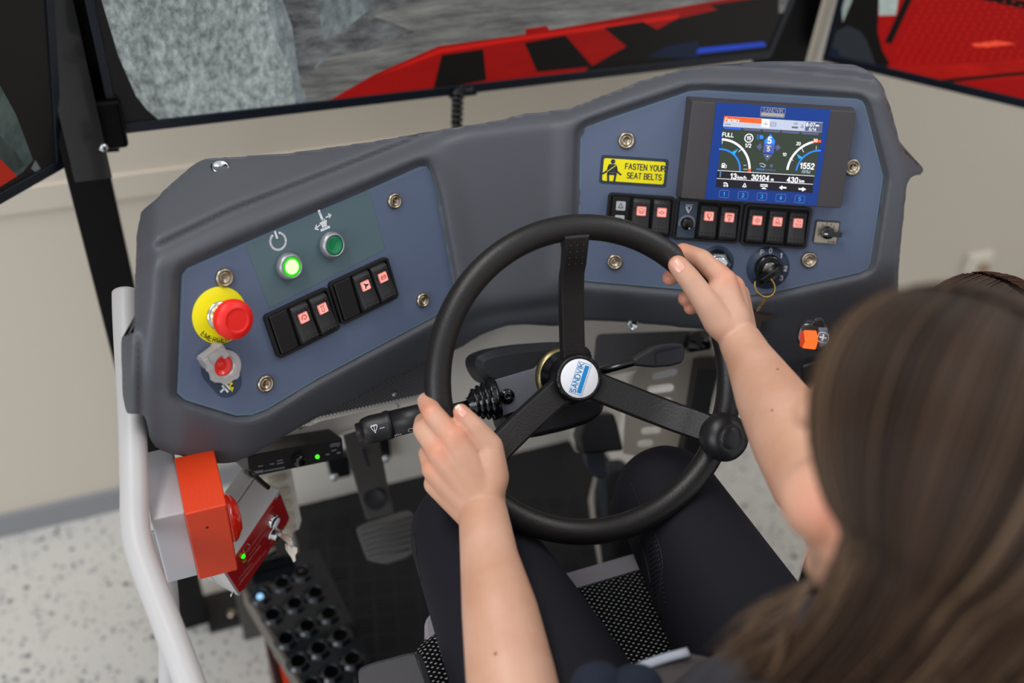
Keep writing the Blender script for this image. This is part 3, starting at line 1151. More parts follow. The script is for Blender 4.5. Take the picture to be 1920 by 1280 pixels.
# ------------------------------------------------------------------ seat belt sticker
cs = [uv(MR, x, y, TH) for x, y in ((1127, 291), (1253, 299), (1248.5, 351), (1124.5, 343))]
cx, cy = sum(c.x for c in cs) / 4, sum(c.y for c in cs) / 4
sw = ((cs[1] - cs[0]).length + (cs[2] - cs[3]).length) / 2
sh = ((cs[1] - cs[2]).length + (cs[0] - cs[3]).length) / 2
t = thing('sticker', 'yellow seat belt warning sticker beside the display', 'sticker', MR @ Matrix.Translation((cx, cy, TH)))
MB().prism(rrect(sw + 0.001, sh + 0.001, 0.0035, 5), 0, 0.0003).build('border', mat('sticker_border', '2b3644', 0.5), t)
MB().prism(rrect(sw - 0.0062, sh - 0.0062, 0.0022, 5), 0.0003, 0.0005).build('yellow_field', M_yellow, t)
mb = MB()
mb.text('FASTEN YOUR', 0.0088, 0.0128, 0.0054, 0.0007, squash=0.80, bold=0.022)
mb.text('SEAT BELTS', 0.0088, 0.0128, -0.0050, 0.0007, squash=0.80, bold=0.022)
mb.build('lettering', mat('sticker_ink', '25303f', 0.5), t)
mb = MB()
X0 = -0.0255
mb.add([(X0 + x, y + 0.0098, 0.0007) for x, y in circ(0.0027, 16)], [list(range(16))])
mb.poly([(X0 - .0045, .0068, .0007), (X0 - .0062, -.0025, .0007), (X0 + .0062, -.0025, .0007), (X0 + .0045, .0068, .0007)][::-1] and [(X0 - .0062, -.0025, .0007), (X0 + .0062, -.0025, .0007), (X0 + .0045, .0068, .0007), (X0 - .0045, .0068, .0007)])
for st, wd in (([(-.0105, -.005), (-.0055, -.001), (-.0045, .004)], .002), ([(.0105, -.005), (.0055, -.001), (.0045, .004)], .002), ([(-.0045, -.0045), (.0045, -.0045)], .003), ([(-.0045, -.0045), (-.0036, -.0128)], .0026), ([(.0045, -.0045), (.0036, -.0128)], .0026), ([(-.011, -.0045), (-.005, -.0022), (.005, -.0022), (.011, -.0045)], .0012)):
    mb.stroke([(X0 + a, b) for a, b in st], wd, 0.0007)
mb.build('seated_figure', MATS['sticker_ink'], t)
mb = MB()
mb.stroke([(X0 - .006, -.0022), (X0 + .0075, .0085)], 0.0007, 0.0009)
mb.build('belt_line', M_yellow, t)

# ------------------------------------------------------------------ display unit
DW = 0.026
cs = [uv(MR, x, y, TH + DW) for x, y in ((1343, 193), (1561, 205), (1530, 385), (1322, 370))]
cx, cy = sum(c.x for c in cs) / 4, sum(c.y for c in cs) / 4
e_ = ((cs[1] - cs[0]) + (cs[2] - cs[3])).normalized()
MD = MR @ Matrix.Translation((cx, cy, TH)) @ Matrix.Rotation(math.atan2(e_.y, e_.x), 4, 'Z')
t = thing('display_unit', 'grey framed display with blue border and lit gauge screen on the right panel', 'display', MD)


def D(px, py, w_=DW):
    p = uv(MD, px, py, w_)
    return (p.x, p.y)


def C5(x, y):      # reading scale of the display detail
    return D(1320 + x / 6.097, 180 + y / 6.097)


bl = [C5(150, 80), C5(1475, 150), C5(1262, 1258), C5(5, 1170)]
x0, x1 = (bl[0][0] + bl[3][0]) / 2, (bl[1][0] + bl[2][0]) / 2
y0, y1 = (bl[2][1] + bl[3][1]) / 2, (bl[0][1] + bl[1][1]) / 2
bl = [(x0, y0), (x1, y0), (x1, y1), (x0, y1)]
lo, ro = D(1298, 200)[0], D(1592, 300)[0] + 0.001
mb = MB()
# body: side cheeks slope back to the panel
sec = [(lo - 0.003, 0), (lo, DW - 0.004), (x0, DW - 0.0005), (x1, DW - 0.0005), (ro, DW - 0.004), (ro + 0.003, 0)]
yb, yt = y0 - 0.0015, y1 + 0.0035
vs = [(a, yb, b) for a, b in sec] + [(a, yt - 0.004 * (1 if b > 0.01 else 0), b) for a, b in sec]
mb.add(vs, [(i, i + 6, i + 7, i + 1) for i in range(5)] and [(i, i + 1, i + 7, i + 6) for i in range(5)] + [tuple(range(6))[::-1], tuple(range(6, 12))])
for f in mb.f:
    f.reverse()
mb.build('body', mat('display_body', '3f3c3d', 0.5, bump=(1200, 0.2, 0.0003)), t, bevel=0.0012)
MB().prism(bl, DW - 0.002, DW).build('blue_border', mat('display_blue', '053a8f', 0.35), t)
sc = [C5(238, 235), C5(1375, 295), C5(1225, 1108), C5(130, 1035)]
sx0, sx1 = (sc[0][0] + sc[3][0]) / 2, (sc[1][0] + sc[2][0]) / 2
sy0, sy1 = (sc[2][1] + sc[3][1]) / 2, (sc[0][1] + sc[1][1]) / 2
SC = {}
SWD, SHT = sx1 - sx0, sy1 - sy0
Hs = [(238, 235), (1375, 295), (1225, 1108), (130, 1035)]


def Q(x, y):
    """place on the screen in 0..1 (from left, from top)"""
    return (sx0 + SWD * x, sy1 - SHT * y)


def inv(x, y):
    """detail reading -> screen 0..1 by inverting the bilinear map"""
    s, t_ = 0.5, 0.5
    for _ in range(12):
        fx = [(Hs[0][k] * (1 - s) + Hs[1][k] * s) * (1 - t_) + (Hs[3][k] * (1 - s) + Hs[2][k] * s) * t_ for k in (0, 1)]
        ds = [(Hs[1][k] - Hs[0][k]) * (1 - t_) + (Hs[2][k] - Hs[3][k]) * t_ for k in (0, 1)]
        dt = [(Hs[3][k] - Hs[0][k]) * (1 - s) + (Hs[2][k] - Hs[1][k]) * s for k in (0, 1)]
        det = ds[0] * dt[1] - ds[1] * dt[0]
        ex, ey = x - fx[0], y - fx[1]
        s += (ex * dt[1] - ey * dt[0]) / det
        t_ += (ds[0] * ey - ds[1] * ex) / det
    return Q(s, t_)


E_ = lambda n, c, s=1.0: emis('screen_' + n, c, s)
cols = {'bg': E_('olive', '2f3a2e', 1.0), 'white': E_('white', 'f4f6fa', 1.1), 'grey': E_('grey', 'b7c0d4', 1.0), 'orange': E_('orange', 'ff5a1c', 1.1), 'blue': E_('blue', '2e7fe8', 1.1), 'black': E_('black', '17121c', 1.0), 'slate': E_('slate', '555a7c', 1.0), 'dgrey': E_('darkgrey', '5b6270', 1.0), 'cyan': E_('cyan', '17a8f0', 1.0), 'royal': E_('royal', '2a55c4', 1.1)}
ck = list(cols)
ZS = DW + 0.0002
scr = MB()
scr.add([(*Q(0, 0), ZS), (*Q(0, 1), ZS), (*Q(1, 1), ZS), (*Q(1, 0), ZS)], [(0, 1, 2, 3)], 0)
lay = [0]


def R_(pts, c):
    lay[0] += 1
    z = ZS + 0.00002 + lay[0] * 0.000004
    q = [inv(*p) for p in pts]
    if area2(q) < 0:
        q = q[::-1]
    scr.add([(a, b, z) for a, b in q], [list(range(len(q)))], ck.index(c))


def L_(pts, wd, c, closed=False):
    lay[0] += 1
    scr.stroke([inv(*p) for p in pts], wd, ZS + 0.00002 + lay[0] * 0.000004, ck.index(c), closed=closed)


def T_(s, x, y, h, c='white', al='CENTER', sq=1.0, bold=0.02):
    lay[0] += 1
    p = inv(x, y)
    scr.text(s, h, p[0], p[1], ZS + 0.00003 + lay[0] * 0.000004, mat=ck.index(c), align=al, squash=sq, bold=bold)


K = 0.0001005  # metres per reading unit
R_([(238, 235), (1375, 295), (1357, 408), (220, 350)], 'grey')
R_([(238, 235), (668, 262), (664, 318), (226, 290)], 'orange')
R_([(668, 265), (757, 270), (750, 360), (662, 352)], 'white')
R_([(1180, 290), (1374, 300), (1357, 405), (1160, 392)], 'slate')
T_('Factory', 248, 272, 0.0048, al='LEFT')
T_('---', 246, 322, 0.0055, 'black', al='LEFT')
T_('8:07', 1230, 322, 0.0054); T_('am', 1308, 328, 0.0036)
T_('6/14', 1252, 375, 0.0046, bold=0.0)
for i in range(5):
    x = 222 + i * 223
    y = 352 + i * 13
    R_([(x, y), (x + 214, y + 11), (x + 205, y + 32), (x + 195, y + 37), (x + 20, y + 26), (x + 8, y + 20)], 'royal' if i == 0 else 'slate')
L_([(700, 300), (722, 302)], .0008, 'grey'); L_([(712, 290), (710, 345)], .0008, 'grey'); L_([(688, 318), (738, 322)], .0008, 'slate')


def ring(cx_, cy_, r_, a0, a1, wd, c, n=28, kx=1.0, ky=1.0):
    p = inv(cx_, cy_)
    lay[0] += 1
    scr.stroke([(p[0] + x, p[1] + y) for x, y in circ(r_, n, 0, 0, a0, a1, True)], wd, ZS + 0.00002 + lay[0] * 0.000004, ck.index(c))


ring(798, 322, .0024, 0, 360, .0004, 'dgrey'); ring(798, 322, .0033, 130, 230, .0004, 'dgrey'); ring(798, 322, .0033, -50, 50, .0004, 'dgrey')
T_('P', 798, 323, 0.0034, 'dgrey', bold=0)
for r_ in (.0016, .0026, .0036):
    ring(1053, 338, r_, 45, 135, .0004, 'dgrey')
R_([(1012, 343), (1085, 347), (1083, 368), (1010, 364)], 'dgrey')
for st in ICON['bell']:
    p = inv(1132, 342)
    scr.stroke([(p[0] + a * .0023, p[1] + b * .0023) for a, b in st], .0004, ZS + .0004, ck.index('black'))
T_('FULL', 214, 440, 0.0058, al='LEFT')
L_([(212, 500), (208, 545)], .0004, 'white')
# fuel gauge arcs
pf = inv(165, 850)
for r_, wd, c, a0, a1 in ((.0355, .0024, 'white', 90, 6), (.0355, .0026, 'orange', 6, -2), (.0245, .0018, 'blue', 95, 0)):
    lay[0] += 1
    scr.stroke([(pf[0] + (x * (1 if r_ > .03 else 1.0)), pf[1] + y) for x, y in circ(r_, 24, 0, 0, a0, a1, True)], wd, ZS + 0.00002 + lay[0] * 0.000004, ck.index(c))
R_([(392, 600), (345, 668), (318, 638)], 'cyan')
L_([(395, 635), (430, 605)], .0005, 'white'); L_([(450, 787), (480, 787)], .0004, 'white'); L_([(447, 831), (490, 833)], .0004, 'white')
p = inv(225, 790)
lay[0] += 1
R_([(202, 768), (234, 760), (234, 818), (196, 814)], 'white'); R_([(208, 775), (228, 770), (227, 785), (206, 787)], 'bg'); L_([(236, 778), (254, 788), (250, 815), (240, 818)], .0006, 'white')
# rev gauge
pr = inv(1290, 865)
for r_, wd, c, a0, a1 in ((.0350, .0024, 'white', 178, 106), (.0350, .0026, 'orange', 106, 93), (.0245, .0018, 'blue', 178, 91)):
    lay[0] += 1
    scr.stroke([(pr[0] + x, pr[1] + y) for x, y in circ(r_, 24, 0, 0, a0, a1, True)], wd, ZS + 0.00002 + lay[0] * 0.000004, ck.index(c))
R_([(1060, 655), (1135, 700), (1085, 712)], 'cyan')
L_([(1120, 590), (1140, 635)], .0005, 'white'); L_([(980, 705), (1015, 730)], .0005, 'white'); L_([(1290, 565), (1284, 605)], .0004, 'white')
T_('10', 920, 662, 0.0046); T_('20', 1084, 538, 0.0046); T_('30', 1280, 500, 0.0046)
T_('1552', 1176, 795, 0.0084, sq=.95, bold=.03); T_('RPM', 1160, 862, 0.0050, 'grey', bold=0)
ring(515, 480, .0046, 0, 360, .0010, 'white'); T_('15', 515, 480, 0.0052, bold=.03); T_('1/2', 505, 562, 0.0052, bold=.03)
R_([(640, 445), (665, 443), (682, 455), (684, 470), (675, 487), (640, 488)], 'blue')
for k in range(3):
    L_([(606, 445 + k * 20), (630, 447 + k * 20)], .0006, 'blue')
R_([(765, 430), (818, 510), (795, 650), (672, 640), (695, 500)], 'royal')
R_([(768, 432), (812, 508), (806, 548), (690, 540), (698, 500)], 'blue')
R_([(697, 548), (790, 553), (779, 632), (684, 626)], 'slate')
R_([(672, 655), (788, 662), (716, 742)], 'slate')
T_('5', 752, 502, 0.0092, bold=.03); T_('max', 742, 562, 0.0038, 'grey', bold=0); T_('5', 736, 602, 0.0066, bold=.01); T_('-', 725, 680, 0.006)
R_([(596, 575), (655, 530), (650, 560), (662, 563), (655, 595), (645, 593), (640, 620)], 'slate')
R_([(882, 585), (840, 545), (838, 565), (820, 565), (816, 592), (830, 597), (824, 625)], 'slate')
L_([(632, 770), (665, 765), (700, 790), (680, 808), (640, 795)], .0007, 'grey')
p = inv(766, 792)
R_([(750, 780), (775, 772), (786, 790), (778, 810), (755, 810), (745, 797)], 'slate')
for k in range(10):
    x, y = 604 + k * 22, 832 + k * 1.4
    R_([(x - 8, y - 8), (x + 8, y - 8), (x + 8, y + 8), (x - 8, y + 8)], 'blue' if k < 4 else 'slate')
R_([(153, 848), (1250, 912), (1225, 1108), (130, 1035)], 'black')
L_([(153, 846), (1250, 910)], .0005, 'white'); L_([(142, 938), (1232, 1006)], .0005, 'white')
ring(185, 870, .0006, 0, 360, .0008, 'blue', 8); ring(182, 892, .0006, 0, 360, .0003, 'grey', 8); ring(180, 912, .0006, 0, 360, .0003, 'grey', 8)
T_('13', 332, 912, 0.0078, bold=.03); T_('km/h', 428, 928, 0.0050); T_('30104', 636, 930, 0.0078, bold=.03); T_('m', 772, 948, 0.005); T_('430', 1002, 955, 0.0078, bold=.03); T_('km', 1108, 968, 0.005)
L_([(218, 990), (240, 988), (258, 1000), (258, 1030)], .0011, 'white'); ring(228, 1020, .0010, 0, 360, .0006, 'white', 10); R_([(244, 1020), (272, 1020), (258, 1038)], 'white')
p = inv(455, 1018)
for st in ICON['bell']:
    scr.stroke([(p[0] + a * .0031, p[1] + b * .0031) for a, b in st], .0007, ZS + .0004, ck.index('white'))
R_([(634, 1003), (718, 1008), (716, 1018), (633, 1012)], 'white'); R_([(634, 1022), (672, 1024), (671, 1034), (633, 1031)], 'white'); R_([(680, 1024), (718, 1026), (716, 1036), (679, 1034)], 'white'); R_([(674, 1040), (706, 1062), (640, 1058)], 'white')
R_([(846, 1045), (885, 1018), (885, 1035), (930, 1038), (928, 1056), (883, 1053), (880, 1072)], 'white')
R_([(1154, 1066), (1112, 1038), (1110, 1054), (1068, 1050), (1066, 1069), (1108, 1072), (1106, 1090)], 'white')
scr.build('screen', [cols[k] for k in ck], t)
# logo plate and the five keys
mb = MB()
lg = [C5(655, 132), C5(930, 148), C5(916, 243), C5(645, 225)]
cx_, cy_ = sum(p[0] for p in lg) / 4, sum(p[1] for p in lg) / 4
M_logo = mat('logo_silver', 'b7b3ae', 0.4, 0.3)
mb.stroke(rrect(0.0276, 0.0102, 0.0002, 1, cx_, cy_), 0.0004, DW + .0003, closed=True)
mb.text('SANDVIK', 0.0062, cx_, cy_ + 0.0022, DW + .0003, squash=0.98, bold=0.0)
mb.poly([(cx_ - .0130, cy_ - .0044, DW + .0003), (cx_ + .0130, cy_ - .0044, DW + .0003), (cx_ + .0130, cy_ - .0006, DW + .0003), (cx_ - .0130, cy_ - .0006, DW + .0003)])
mb.build('maker_logo', M_logo, t)
for k in range(5):
    p = C5(229 + k * 216, 1118 + k * 15)
    mb = MB()
    mb.stroke(rrect(0.0112, 0.0084, 0.0016, 3, p[0], p[1]), 0.0003, DW + .0003, closed=True)
    mb.text(str(k + 1), 0.0058, p[0], p[1], DW + .0003, mat=1, bold=.015)
    mb.build('key', [mat('key_outline', '8ba0d8', 0.5), mat('key_number', '1fb0f2', 0.5, emit=0.25)], t)

# ------------------------------------------------------------------ rotary selector on a silver plate
MS = local(MR, 1548, 434)
t = thing('rotary_selector', 'black rotary selector on a square silver plate right of the rockers', 'selector switch', MS)
MB().prism(rrect(0.0290, 0.0270, 0.0022, 4), 0, 0.0030).build('base', M_gloss, t)
MB().prism(rrect(0.0268, 0.0250, 0.0012, 4, 0, -0.0006), 0.0030, 0.0040).build('silver_plate', mat('silver_plate', 'b3a896', 0.35, 0.8), t)
mb = MB()
for ch, a in (('0', 200), ('1', 165), ('2', 128), ('3', 98), ('4', 68), ('5', 40)):
    mb.text(ch, 0.0036, 0.0100 * cos(radians(a)), 0.0104 * sin(radians(a)), 0.0042, bold=.01)
mb.text('EATON', 0.0026, 0.0075, -0.0112, 0.0042, bold=.03)
mb.build('lettering', M_dk, t)
MB().lathe([(0.0078, 0.004), (0.0078, 0.008), (0.0074, 0.011), (0.0066, 0.012), (0, 0.012)], 32).build('knob', M_gloss, t)
mb = MB().prism(roundpoly([(-0.0078, -0.0036), (0.0145, -0.0030), (0.0145, 0.0030), (-0.0078, 0.0036)], 0.0015), 0.008, 0.018)
mb.build('lever', M_gloss, t, bevel=0.0008)
MB().box((-0.0052, 0.0, 0.0182), (0.0036, 0.0014, 0.0006)).build('pointer_mark', M_white, t)

# ------------------------------------------------------------------ ignition switch with key
MI = local(MR, 1440, 502)
t = thing('ignition_switch', 'black ignition switch with key on a dark round plate marked P 0 1 2 3', 'ignition switch', MI)
MB().lathe([(0.0262, 0), (0.0262, 0.0004), (0, 0.0005)], 56).build('plate', M_navy, t)
mb = MB()
for ch, a in (('P', 118), ('0', 90), ('1', 50), ('2', 2), ('3', -32)):
    mb.text(ch, 0.0078, 0.0212 * cos(radians(a)), 0.0212 * sin(radians(a)), 0.0008, bold=.02)
mb.build('lettering', M_white, t)
MB().lathe([(0.0165, 0), (0.0170, 0.001), (0.0168, 0.006), (0.0150, 0.0085), (0.0132, 0.009), (0.0125, 0.008), (0.0120, 0.0082)], 40).build('bezel', M_gloss, t)
MB().lathe([(0.0090, 0.007), (0.0088, 0.0100), (0.0080, 0.0108), (0, 0.0108)], 36).build('lock_barrel', mat('barrel', '8f8c86', 0.25, 1.0), t)
R45 = Matrix.Rotation(radians(45), 4, 'Z')
mb = MB()
# key grip: flat bow standing up from the barrel and leaning to the lower left
bow = roundpoly([(-0.021, 0.010), (-0.0235, 0.018), (-0.019, 0.028), (0.004, 0.030), (0.0105, 0.024), (0.0110, 0.012), (0.004, 0.010)], 0.004, 4)
Mk = Matrix.Rotation(radians(43), 4, 'Z') @ Matrix(((1, 0, 0, 0), (0, 0, -1, -0.0), (0, 1, 0, 0), (0, 0, 0, 1)))
mb.prism(bow, -0.0034, 0.0034, Mk)
mb.build('key', mat('key_grip', '0a0b0d', 0.35), t, bevel=0.0016)

# key ring with chain and leather tag (hangs from the ignition key)
PW = 0.020
rc = MR @ uv(MR, 1434, 537, PW)
t = thing('key_ring', 'brass key ring with short chain and brown leather tag hanging from the ignition key', 'key ring', rc)
M_brass = mat('brass', 'b18f45', 0.3, 1.0)
Mr_ = axisM(rc, nR * 0.72 + V((0, 0, 0.55)) + V((0.25, 0, 0)), V((1, 0, 0)))
MB().tube([(0.0132 * cos(a), 0.0132 * sin(a), 0) for a in [2 * pi * i / 48 for i in range(48)]], 0.0011, 10, True, Mr_).build('ring', M_brass, t, True)
pa, pb = (1438, 557), (1420, 582)
A0, B0 = MR @ uv(MR, *pa, PW - 0.004), MR @ uv(MR, *pb, PW - 0.010)
ch = MB()
dirc = (B0 - A0)
for i in range(8):
    c = A0 + dirc * (i + 0.5) / 8
    Mx = axisM(c, (nR if i % 2 else nR.cross(dirc.normalized())), dirc)
    ch.tube([(0.0019 * 1.25 * cos(a), 0.0012 * sin(a), 0) for a in [2 * pi * k / 14 for k in range(14)]], 0.00045, 6, True, Mx)
ch.build('chain', M_brass, t, True, kind='stuff')
M_lea = mat('tag_leather', '352b1f', 0.55, bump=(300, 0.3, 0.0005))
tg = [MR @ uv(MR, x, y, PW - 0.012 - 0.002 * abs(y - 590) / 15) for x, y in ((1396, 570), (1406, 580), (1421, 588), (1440, 592), (1456, 592), (1454, 597), (1438, 600), (1428, 602), (1424, 618), (1419, 636), (1408, 630), (1392, 610))]
mb = MB()
n_ = len(tg)
bk = [p - nR * 0.0018 for p in tg]
mb.add(tg + bk, [list(range(n_))[::-1], list(range(n_, 2 * n_))] + [(i, (i + 1) % n_, n_ + (i + 1) % n_, n_ + i) for i in range(n_)])
mb.build('leather_tag', M_lea, t, True)

# chromed plug seen past the right hand
MC = local(MR, 1344, 492)
t = thing('threaded_cap', 'bright chromed hexagonal cap on a navy ring behind the right hand', 'cap', MC)
MB().lathe([(0.0205, 0), (0.0205, 0.0005), (0, 0.0006)], 40).build('navy_ring', M_navy, t)
MB().lathe([(0.0168, 0), (0.0170, 0.0025), (0.0150, 0.0035), (0.0150, 0.004)], 40, cap=False).build('washer', mat('passivated', '8fb0ac', 0.25, 1.0), t)
mb = MB().prism(circ(0.0150, 6), 0.0035, 0.0110, inset=0.0012)
mb.lathe([(0.0105, 0.011), (0.0105, 0.017), (0.009, 0.0185), (0, 0.0185)], 32)
mb.build('hexagon', M_chrome, t)

# ------------------------------------------------------------------ steering wheel
WC = EYE + ray(1103.5, 711).normalized() * 1.05
az, el = radians(188.1), radians(40.2)
nW = V((sin(az) * cos(el), cos(az) * cos(el), sin(el)))
uW = V((0, 0, 1)).cross(nW).normalized()
MWh = toframe(WC, uW, nW.cross(uW), nW)
RW, RT = 0.1600, 0.0138
W_ = lambda px, py, w_=0.0: uv(MWh, px, py, w_)
wheel = thing('steering_wheel', 'black three-spoke steering wheel with a white hub badge and spinner knob', 'steering wheel', MWh)
MB().tube([(RW * cos(2 * pi * i / 128), RW * sin(2 * pi * i / 128), 0) for i in range(128)], RT, 24, True).build('rim', M_wheel, wheel)
HM = Matrix.Translation((0, 0, -0.011))


def spoke(ang, wd0, wd1, dots=False):
    mb = MB()
    a = radians(ang)
    T = Matrix.Rotation(a, 4, 'Z')
    # stations: radius, height, half width, half thickness
    st = [(0.012, -0.050, wd0, 0.006), (0.040, -0.046, wd0, 0.0058), (0.085, -0.034, (wd0 * 2 + wd1) / 3, 0.0055), (0.112, -0.0225, wd1, 0.0055), (0.122, -0.012, wd1, 0.006), (0.138, -0.001, wd1, 0.007), (0.148, 0.003, wd1 + 0.001, 0.008), (0.156, 0.0, wd1 + 0.006, 0.009)]
    vs, fs = [], []
    prof = [(-1, -1), (-1, 0.35), (-0.86, 1), (0.86, 1), (1, 0.35), (1, -1)]
    for r, z, wd, th in st:
        for px_, pz in prof:
            vs.append((r, px_ * wd, z + pz * th))
    k = len(prof)
    for i in range(len(st) - 1):
        for j in range(k):
            l = (j + 1) % k
            fs.append((i * k + j, i * k + l, (i + 1) * k + l, (i + 1) * k + j))
    fs = [f[::-1] for f in fs]
    mb.add(vs, fs, 0, False, T)
    if dots:
        for i in range(4):
            for j in (-1, 0, 1):
                mb.lathe([(0.0011, -0.0002), (0.0009, 0.0004), (0, 0.0006)], 8, T @ Matrix.Translation((0.122 + i * 0.0062, j * 0.0072, -0.0055 + i * 0.0043 + 0.0002)))
    return mb.build('spoke', M_wheel, wheel, bevel=0.0012)


for ang, wd0, wd1, dt in ((90, 0.0135, 0.0135, True), (212, 0.0155, 0.0155, False), (332, 0.0160, 0.0160, False)):
    spoke(ang, wd0, wd1, dt)
mb = MB().lathe([(0.018, -0.075), (0.0225, -0.072), (0.0250, -0.050), (0.0265, -0.035), (0.0265, -0.026), (0.0250, -0.0225), (0.0225, -0.0215), (0.0215, -0.0225), (0, -0.0225)], 56, HM)
mb.build('hub', mat('hub_black', '0f0f10', 0.3, bump=(260, 0.9, 0.0015)), wheel)
MB().lathe([(0.0212, -0.0230), (0.0212, -0.0216), (0.0206, -0.0212), (0, -0.0210)], 56, HM).build('badge', mat('badge_white', 'e9eaee', 0.35), wheel, label='white round badge with blue lettering')
mb = MB()
TB = HM @ Matrix.Rotation(radians(66), 4, 'Z')
M_bb = mat('badge_blue', '1487c8', 0.4)
mb.text('SANDVIK', 0.0080, 0, 0.0030, -0.0207, M=TB, squash=1.02, bold=.012)
mb.poly([TB @ V(p) for p in ((-.0155, -.0062, -.0207), (.0155, -.0062, -.0207), (.0155, -.0014, -.0207), (-.0155, -.0014, -.0207))])
mb.stroke(rrect(0.0350, 0.0148, 0.0002, 1, 0, -0.0004), 0.00035, -0.0207, closed=True, M=TB)
mb.build('badge_lettering', M_bb, wheel)
kp = W_(1357, 819, 0.030)
KM = Matrix.Translation((kp.x, kp.y, 0))
mb = MB().lathe([(0.008, -0.004), (0.009, 0.010), (0.016, 0.013), (0.0232, 0.019), (0.0258, 0.027), (0.0255, 0.035), (0.0225, 0.042), (0.0165, 0.0465), (0.0122, 0.0478), (0.0118, 0.0474), (0.0114, 0.0480), (0.006, 0.0488), (0, 0.0490)], 56, KM)
mb.build('spinner_knob', mat('knob_rubber', '1c1b1d', 0.38, bump=(500, 0.15, 0.0004)), wheel, label='ball shaped spinner knob with a flat round cap')

# ------------------------------------------------------------------ steering column, stalks and covers
def wpoly(pts, w0, w1, M=None, r=0, name=None, **k):
    q = [tuple(W_(x, y, w1)[:2]) for x, y in pts]
    if r:
        q = roundpoly(q, r, 4)
    return MB().prism(q, w0, w1, **k)


col = thing('steering_column', 'black steering column covers and grey switch bracket beneath the wheel hub', 'steering column', MWh)
wpoly(((892, 690), (893, 668), (925, 655), (980, 646), (1060, 640), (1110, 650), (1120, 700), (1040, 730), (912, 722)), -0.175, -0.105, r=0.010, inset=0.008).build('upper_cover', mat('cover_black', '17191d', 0.5, bump=(700, 0.15, 0.0004)), col, bevel=0.004)
wpoly(((886, 668), (905, 660), (915, 662), (912, 722), (893, 705), (886, 695)), -0.178, -0.150, r=0.003).build('side_bracket', M_black, col)
wpoly(((935, 775), (1000, 752), (1085, 742), (1135, 745), (1135, 770), (1115, 790), (1070, 806), (1000, 822), (950, 822)), -0.165, -0.112, r=0.012, inset=0.005).build('lower_cover', mat('cover_black', '17191d', 0.5), col, bevel=0.004)
MB().lathe([(0.020, -0.16), (0.0235, -0.155), (0.0235, -0.090), (0.030, -0.088), (0.030, -0.083), (0.0215, -0.080), (0.0215, -0.060)], 40).build('column_tube', M_gloss, col)
MB().lathe([(0.0335, -0.100), (0.0335, -0.093), (0.029, -0.091)], 40, cap=False).build('brass_washer', mat('old_brass', '9a8e66', 0.3, 1.0), col)
wpoly(((911, 717), (1003, 690), (1022, 668), (1045, 655), (1062, 700), (1030, 745), (928, 786)), -0.104, -0.098, r=0.002).build('switch_bracket', mat('bracket_grey', '70727a', 0.42), col, bevel=0.001)
bc = W_(951, 743, -0.095)
MB().lathe([(0.0088, -0.099), (0.0088, -0.0955), (0.0084, -0.095), (0.0050, -0.095), (0.0048, -0.092), (0.0040, -0.0912), (0.0016, -0.0912), (0.0014, -0.0935), (0, -0.0935)], 32, Matrix.Translation((bc.x, bc.y, 0))).build('bolt', M_gloss, col)

# multifunction stalk with rubber boot
stw = -0.100
p0, p1 = MWh @ W_(926, 748, stw), MWh @ W_(848, 765, stw)
ax = (p1 - p0).normalized()
SM = axisM(p0, ax, nW)
L = (p1 - p0).length
t = thing('column_stalk', 'black multifunction stalk with ribbed boot and symbols left of the wheel hub', 'control stalk', SM)
mb = MB()
prof = [(0.023, -0.004), (0.0235, 0.0)]
for i, r_ in enumerate((0.0225, 0.0205, 0.0185, 0.0160)):
    z = 0.003 + i * 0.0062
    prof += [(r_ + .001, z), (r_ + .001, z + 0.0022), (r_ - 0.003, z + 0.0036), (r_ - 0.003, z + 0.0045)]
prof += [(0.0085, 0.029), (0.0085, 0.031)]
mb.lathe(prof, 40)
mb.build('ribbed_boot', M_gloss, t)
e0 = SM.inverted() @ (MWh @ W_(690, 806, stw - 0.002))
sh = MB()
q0 = V((0, 0, 0.028))
sh.tube([q0, q0.lerp(e0, 0.15), q0.lerp(e0, 0.35)], [0.0055, 0.0055, 0.0065], 16)
sh.build('shaft', M_gloss, t)
dr = (e0 - q0).normalized()
HS = axisM(q0.lerp(e0, 0.33), dr, V((1, 0, 0)))
hl = (e0 - q0).length * 0.67
MB().lathe([(0.0070, 0), (0.0120, 0.010), (0.0146, 0.020), (0.0150, hl - 0.026)], 32, HS, cap=True).build('grip', M_black, t)
MB().lathe([(0.0156, hl - 0.026), (0.0162, hl - 0.024), (0.0162, hl - 0.021), (0.0152, hl - 0.019), (0.0156, hl - 0.004), (0.0142, hl + 0.004), (0.0122, hl + 0.007), (0.0110, hl + 0.007), (0.0104, hl + 0.012), (0.0092, hl + 0.013), (0, hl + 0.013)], 32, HS).build('rotary_end', M_black, t)


def onsurf(ctr_px, lst, rad, T, sc_):
    """marks wrapped on the round stalk at the place seen at ctr_px"""
    r_ = (MW[t.name] @ T)
    inv_ = r_.inverted()
    o_, d_ = inv_ @ EYE, (inv_.to_3x3() @ ray(*ctr_px)).normalized()
    a_, b_, c_ = d_.x ** 2 + d_.y ** 2, 2 * (o_.x * d_.x + o_.y * d_.y), o_.x ** 2 + o_.y ** 2 - rad ** 2
    disc = b_ * b_ - 4 * a_ * c_
    k = (-b_ - math.sqrt(max(disc, 0))) / (2 * a_)
    h = o_ + d_ * k
    an = math.atan2(h.y, h.x)
    m_ = MB()
    for st in lst:
        m_.stroke([(p[0] * sc_, p[1] * sc_) for p in st], 0.0005)
    vs = [T @ V(((rad + 0.0002) * cos(an + v.y / rad), (rad + 0.0002) * sin(an + v.y / rad), h.z - v.x)) for v in m_.v]
    return MB().add(vs, m_.f)


